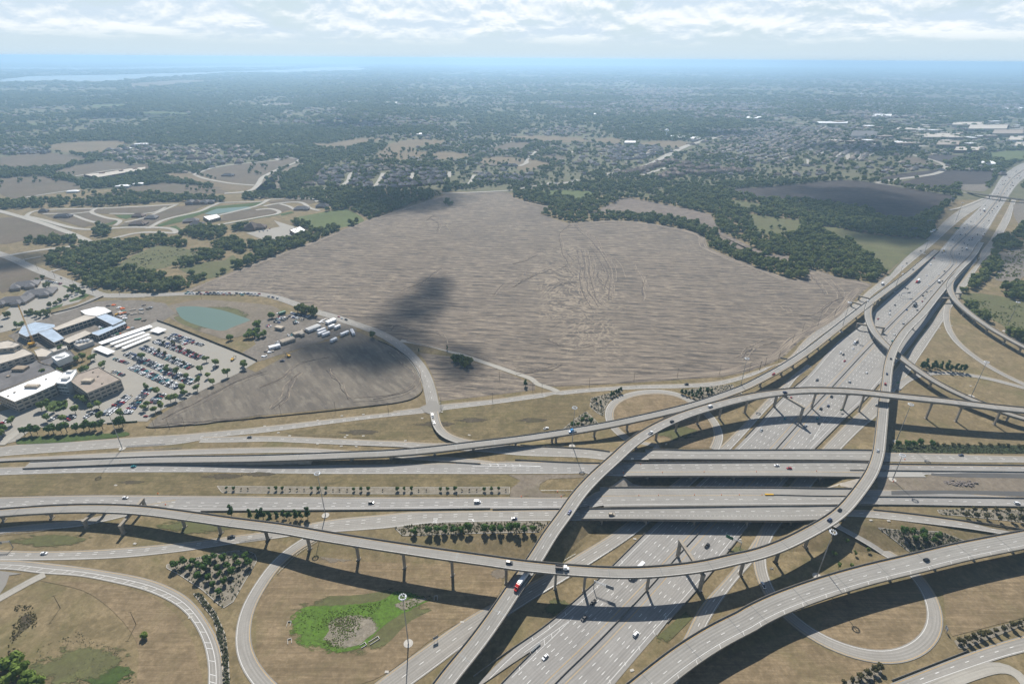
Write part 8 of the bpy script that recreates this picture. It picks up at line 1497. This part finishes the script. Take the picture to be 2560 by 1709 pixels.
boxtruck('F1', A(2, (308, 828))[0], 'white', 'white and black dump truck crossing on the foreground flyover', 'steel_dark', True); boxtruck('75m', B(3, (1386, 158))[0], 'white', 'white box truck far up the freeway'); boxtruck('75m', C(3, (1742, 1077))[0], 'white', 'small white box truck in the far traffic'); boxtruck('R1b', B(3, (985, 174))[0], 'white', 'white box truck on the frontage road by the field corner')
boxtruck('75m', C(3, (1566, 1090))[0], 'yellow', 'white-topped yellow truck in the far traffic')
# ---- parked cars
PKD = []
def prow(a, b_, f=B, i=0, dbl=1, sp=2.75, fill=.93, ang=math.pi / 2, gap=5.3):
    p, q = G(*f(i, a)[0]), G(*f(i, b_)[0]); d = q - p; L = float(np.hypot(d[0], d[1])); d = d / L; nrm = np.array([-d[1], d[0]]); n = int(L / sp)
    for r in range(dbl):
        o = (r - (dbl - 1) / 2) * gap
        for k in range(n):
            if random.random() > fill: continue
            c = p[:2] + d[:2] * (k + .5) * sp + nrm * o; PKD.append((c[0], c[1], math.atan2(d[1], d[0]) + ang + random.choice((0, math.pi)) + random.uniform(-.04, .04)))
prow((1205, 540), (1360, 592), dbl=3); prow((1372, 592), (1460, 612), dbl=1); prow((1112, 578), (1440, 702), dbl=2); prow((1015, 620), (1370, 772), dbl=2); prow((1080, 640), (1300, 730), dbl=1, fill=.6); prow((905, 668), (1390, 880), dbl=2); prow((965, 680), (1250, 800), dbl=1, fill=.7); prow((940, 762), (1290, 918), dbl=2, fill=.95); prow((815, 705), (925, 742), dbl=1); prow((805, 795), (890, 828), dbl=1)
prow((900, 1100), (1070, 912), dbl=2); prow((750, 1110), (930, 958), dbl=2); prow((1085, 1025), (1160, 955), dbl=2, fill=.8); prow((600, 1130), (720, 1062), dbl=1); prow((470, 1142), (565, 1095), dbl=2, fill=.8); prow((350, 1152), (430, 1105), dbl=1); prow((5, 1172), (80, 1128), dbl=1); prow((1475, 740), (1560, 765), dbl=1, fill=.7, sp=5); prow((1330, 970), (1360, 950), fill=.9); prow((1030, 1125), (1055, 1105), sp=4)
prow((1322, 236), (1860, 250), dbl=2, sp=6.0, ang=0, gap=6.0); prow((1900, 258), (1996, 280), sp=9, ang=0)
prow((250, 380), (390, 408), B, 1, 1); prow((225, 400), (350, 430), B, 1, 1, fill=.8); prow((150, 415), (230, 430), B, 1, 2, fill=.8); prow((130, 440), (180, 450), B, 1, 1); prow((230, 545), (290, 525), B, 1, 2, fill=.8); prow((140, 600), (220, 565), B, 1, 1); prow((260, 455), (300, 440), B, 1, 2, fill=.8); prow((75, 470), (130, 480), B, 1, 1, fill=.6); prow((150, 500), (220, 480), B, 1, 1, fill=.6)
prow((330, 150), (440, 175), fill=.8); prow((430, 300), (560, 245), fill=.5); prow((360, 215), (400, 235)); prow((120, 380), (260, 345), fill=.6); prow((40, 440), (160, 410), fill=.5); prow((5, 480), (50, 465), fill=.8)
prow((20, 942), (100, 930), C, 1, 1, fill=.5, sp=4); prow((2020, 935), (2130, 915), C, 0, 1, fill=.4, sp=4); prow((960, 505), (1130, 485), C, 0, 2, fill=.6)
PMESH = {}
def parked_mesh(k, col):
    if (k, col) not in PMESH:
        m = MB(); b_, g_, f_, _ = KP[k]; m.add(b_.V, b_.F, 0); m.add(g_.V, g_.F, 1); m.add(f_.V, f_.F, 0)
        for x in KIND[k][4]:
            for s in (-1, 1): wv = wheelm(KIND[k][5]); m.add([(v[0] + x, v[1] + s * (KIND[k][1] / 2 - .1), v[2] + KIND[k][5]) for v in wv.V], wv.F, 2)
        PMESH[(k, col)] = m.data('parked_car', ['car_' + col, 'glass_dark', 'tyre'])
    return PMESH[(k, col)]
PKD.sort(key=lambda p: p[1]); cols = ['white'] * 5 + ['silver'] * 5 + ['black'] * 4 + ['grey'] * 4 + ['red'] * 2 + ['blue', 'darkblue', 'tan', 'teal']
NIND = max(0, 298 - NV[0]); rest_ = []
for i, (x, y, a) in enumerate(PKD):
    k, col = random.choice((S, S, S, U, U, K_)), random.choice(cols); z = float(hland(x, y)) + .42
    if i < NIND: o = obj('parked_car', parked_mesh(k, col)); o.location = (x, y, z); o.rotation_euler = (0, 0, a); lab = COLW[col] + ' ' + KW[k] + ' parked in the rows around the clinic'; setp(o, lab, 'car', lab)
    else: rest_.append((x, y, z, a, k, col))
if rest_:
    m = MB(); slots = ['glass_dark', 'tyre'] + sorted({'car_' + r[5] for r in rest_})
    for x, y, z, a, k, col in rest_:
        c, s = math.cos(a), math.sin(a); b_, g_, f_, _ = KP[k]
        for src, mi in ((b_, slots.index('car_' + col)), (g_, 0), (f_, slots.index('car_' + col))): m.add([(v[0] * c - v[1] * s + x, v[0] * s + v[1] * c + y, v[2] + z) for v in src.V], src.F, mi)
    o = m.build('parked_cars', slots); setp(o, 'rows of more parked cars in the lots and along the lane', 'cars', kind='stuff')
# ---- depot yard: trailers, site offices, sheds, machines
def trailer(a, b_, w, h, label, mat='trailer_white', legs=True, name='trailer', grp='white trailers in the field corner'):
    p, q = G(*B(1, a)[0]), G(*B(1, b_)[0]); d = q - p; L = float(np.hypot(d[0], d[1])); t = thing(name, (*(.5 * (p + q))[:2], .3), math.atan2(d[1], d[0])); setp(t, label, 'trailer', grp)
    MB().box(0, 0, .9 + h / 2, L, w, h).build('body', [mat], t); MB().loft([[(x, y * w / 2, z) for y, z in ((-1, .9 + h), (1, .9 + h), (0, .9 + h + .35))] for x in (-L / 2, L / 2)]).build('roof', [mat], t)
    MB().box(0, 0, .65, L * .9, w * .6, .4).build('chassis', ['steel_dark'], t)
    for k in range(max(1, int(L / 4))): x = -L / 2 + (k + .5) * L / max(1, int(L / 4)); MB().box(x, -w / 2 - .02, 1.9, 1.2, .05, .8).build('window', ['window_band'], t)
for a, b_, lab in (((440, 520), (495, 500), 'white site trailer at the back of the field row'), ((445, 540), (500, 518), 'white site trailer behind the middle of the field row'), ((475, 548), (525, 528), 'white site trailer nearest the dark ground'), ((605, 545), (660, 522), 'long white trailer standing alone on the dark soil'), ((682, 510), (698, 540), 'white trailer parked end-on by the lane'), ((535, 590), (575, 570), 'short white trailer farthest out on the dark soil'), ((520, 492), (560, 475), 'white trailer beside the fence corner'), ((562, 495), (600, 478), 'white trailer with its hitch towards the lane')):
    trailer(a, b_, 4.0, 3.0, lab)
for a, b_, w, lab, mt in (((505, 460), (565, 435), 7, 'long pale site cabin by the lane', 'trailer_white'), ((365, 515), (455, 480), 9, 'large grey white depot shed', 'white_wall'), ((180, 600), (275, 570), 9, 'large tan depot shed in the yard', 'cream_wall'), ((95, 640), (175, 620), 6, 'white lorry-like cabin at the yard edge', 'trailer_white'), ((270, 545), (340, 525), 7, 'low tan site cabin in the yard', 'cream_wall'), ((145, 490), (195, 500), 6, 'small tan site cabin among parked cars', 'cream_wall'), ((165, 395), (210, 380), 4, 'green skip container by the yard trees', 'sign_green'), ((300, 530), (340, 545), 5, 'pale cabin with a flat roof in the middle of the yard', 'roof_beige')):
    trailer(a, b_, w, 3.2, lab, mt, name='site_cabin', grp='cabins in the depot yard')
def stack(q, sx, sy, sz, mat, lab, rz=0.0):
    g = G(*q); m = MB()
    for k in range(5): m.box(random.uniform(-sx, sx) / 2, random.uniform(-sy, sy) / 2, sz / 2 * random.uniform(.6, 1), sx * random.uniform(.3, .6), sy * random.uniform(.2, .5), sz * random.uniform(.5, 1), random.uniform(-.5, .5))
    o = m.build('material_pile', [mat]); o.location = (g[0], g[1], .3); o.rotation_euler = (0, 0, rz); setp(o, lab, 'pile', 'material piles')
for i in range(46):
    q = B(0, (random.uniform(760, 1080), random.uniform(320, 440)))[0] if i < 30 else B(0, (random.uniform(700, 960), random.uniform(480, 560)))[0]
    stack(q, 6, 4, 1.6, random.choice(['wood_pole', 'rubble', 'trailer_white', 'orange_plastic', 'steel_galv', 'roof_beige', 'sign_green', 'brick_wall']), 'small heap of building materials on the building site')
for q in ((90, 645), (75, 655), (100, 660), (120, 650), (450, 420), (480, 430), (500, 425), (470, 445), (440, 445), (330, 500), (350, 505), (160, 385), (60, 690)): stack(B(1, q)[0], 5, 4, 1.5, random.choice(['roof_beige', 'rubble', 'trailer_white']), 'small heap of materials in the depot yard')
def excavator(q, rz, lab):
    t = thing('excavator', (*G(*q)[:2], .3), rz); setp(t, lab, 'excavator')
    for s in (-1, 1): MB().loft([[(x, s * 1.2 + y, z) for x, z in ((-1.9, .1), (1.9, .1), (2.2, .5), (1.9, .9), (-1.9, .9), (-2.2, .5))] for y in (-.3, .3)]).build('track', ['tyre'], t)
    MB().box(-.5, 0, 1.7, 3.4, 2.6, 1.3).box(.9, .8, 2.3, 1.4, 1.0, 1.6).build('cab', ['yellow_steel'], t); MB().tube((1.2, -.3, 1.8), (3.8, -.3, 4.6), .3, n=6).tube((3.8, -.3, 4.6), (6.2, -.3, 2.8), .25, n=6).build('boom', ['yellow_steel'], t); MB().box(6.3, -.3, 1.9, .9, 1.2, 1.1).build('bucket', ['steel_dark'], t)
excavator(B(1, (235, 690))[0], 2.6, 'yellow excavator with raised boom at the edge of the dark field'); excavator(B(0, (835, 395))[0], .4, 'orange yellow excavator in the building site'); excavator(B(0, (1660, 715))[0], 1.4, 'red orange loader at the end of the car park')
g = G(*B(1, (188, 722))[0]); car((g[0], g[1], .3), .2, K_, 'darkblue', 'dark blue pickup beside the yellow excavator', None)
# crawler crane
g = G(*B(0, (236, 612))[0]); t = thing('crane', (g[0], g[1], .3), .3); setp(t, 'tall yellow crane with lattice mast over the new hospital wing', 'crane')
MB().box(0, 0, 1.2, 7, 4.2, 1.4).build('crawler_base', ['steel_dark'], t); MB().box(-1.5, 0, 3.2, 5.5, 3, 2.4).box(1.6, 1.2, 3.4, 1.6, 1.2, 2.2).build('cab', ['yellow_steel'], t)
m = MB()
for sx, sy in ((-.7, -.7), (.7, -.7), (.7, .7), (-.7, .7)): m.tube((1.5 + sx, sy, 2.4), (3 + sx * .5, sy * .5, 56), .14, n=5)
for k in range(24):
    z0, z1 = 3 + k * 2.2, 5.2 + k * 2.2; e = lambda z: (1.5 + (z - 2.4) / 53.6 * 1.5, .7 - (z - 2.4) / 53.6 * .35); a, b_ = e(z0), e(z1)
    m.tube((a[0] - a[1], -a[1], z0), (b_[0] + b_[1], -b_[1], z1), .07, n=4).tube((a[0] - a[1], a[1], z0), (b_[0] + b_[1], b_[1], z1), .07, n=4)
m.build('lattice_boom', ['yellow_steel'], t); MB().tube((3, 0, 55.5), (5.5, 0, 54), .1, n=5).tube((5.5, 0, 54), (5.5, 0, 12), .04, n=4).build('hoist_line', ['steel_dark'], t)
# rubble heap on the graded median
m = MB(); gp = G(*D(4, (1620, 668))[0], zew)
for k in range(90): a = random.uniform(0, 6.28); r = random.random() ** .7; m.box(math.cos(a) * r * 16, math.sin(a) * r * 4, random.uniform(0, 1.2) * (1 - r * .7), random.uniform(.8, 2.2), random.uniform(.6, 1.8), random.uniform(.5, 1.4), random.uniform(0, 3))
o = m.build('rubble_heap', ['rubble']); o.location = (gp[0], gp[1], gp[2] + .2); setp(o, 'long heap of grey broken concrete on the graded earth', 'rubble')
# ------------------------------------------------------------------ clouds that cast the shade patches, and the haze
b = NB('cloud'); geo = b.coord('Object'); b.n.remove(b.b)
ln = b.new('ShaderNodeVectorMath', operation='LENGTH'); b.put(ln.inputs[0], geo); nz = b.noise(geo, 2.3, 6, .62)
al = b.rng(b.math('ADD', ln.outputs['Value'], b.math('MULTIPLY', b.math('SUBTRACT', nz, .5), 1.7)), .98, .5, 0, 1.0)
df = b.new('ShaderNodeBsdfDiffuse'); df.inputs[0].default_value = (.9, .9, .9, 1); tr = b.new('ShaderNodeBsdfTransparent'); mx = b.new('ShaderNodeMixShader'); b.put(mx.inputs[0], b.math('MULTIPLY', al, .72)); b.l.new(tr.outputs[0], mx.inputs[1]); b.l.new(df.outputs[0], mx.inputs[2]); b.l.new(mx.outputs[0], b.n['Material Output'].inputs[0])
def cloud(u, v, rx, ry, z=1500.0, seed=0):
    p = P(u, v); k = z / math.tan(SUN_EL); d = SUN_DIR.normalized(); bm = bmesh.new(); bmesh.ops.create_icosphere(bm, subdivisions=4, radius=1.0); r = random.Random(seed); ph = [r.uniform(0, 6.28) for _ in range(6)]
    for w in bm.verts:
        c = w.co; s = 1 + .10 * math.sin(5 * c.x + ph[0]) + .08 * math.sin(7 * c.y + ph[1]) + .06 * math.sin(11 * c.z + 9 * c.x + ph[2]); w.co = c * s; w.co.z *= .55 if c.z > 0 else .2
    m = bpy.data.meshes.new('cloud'); bm.to_mesh(m); bm.free(); m.materials.append(MATS['cloud']); m.polygons.foreach_set('use_smooth', [True] * len(m.polygons)); o = obj('cloud', m); o.location = (p[0] + d.x * k, p[1] + d.y * k, z); o.scale = (rx, ry, max(60, min(rx, ry) * .7)); setp(o, kind='structure')
for i, c in enumerate(((1085, 715, 40, 50), (1050, 760, 62, 48), (1000, 800, 62, 30), (905, 862, 125, 55), (960, 885, 60, 50), (2150, 505, 230, 230), (2395, 590, 150, 120), (2230, 590, 130, 70), (880, 312, 300, 190), (30, 655, 70, 60), (2150, 372, 330, 150), (1010, 500, 190, 160), (1800, 335, 260, 120), (1150, 900, 40, 40), (300, 290, 350, 200), (2420, 640, 120, 45))): cloud(*c[:4], seed=i)
bpy.context.view_layer.update()
hb = MB().box(0, 0, 0, 1, 1, 1).data('haze', ['cloud']); hb.materials.clear()
hm_ = bpy.data.materials.new('haze_air'); hm_.use_nodes = True; hn = hm_.node_tree.nodes; hn.remove(hn['Principled BSDF']); pv = hn.new('ShaderNodeVolumePrincipled'); pv.inputs['Color'].default_value = (.45, .70, .97, 1); pv.inputs['Density'].default_value = 1.05e-4; pv.inputs['Anisotropy'].default_value = .35; hm_.node_tree.links.new(pv.outputs[0], hn['Material Output'].inputs['Volume'])
hb.materials.append(hm_); ho = obj('haze', hb); ho.scale = (74000, 74000, 341.5); ho.location = (0, 0, 340 - 341.5 / 2); setp(ho, kind='stuff')
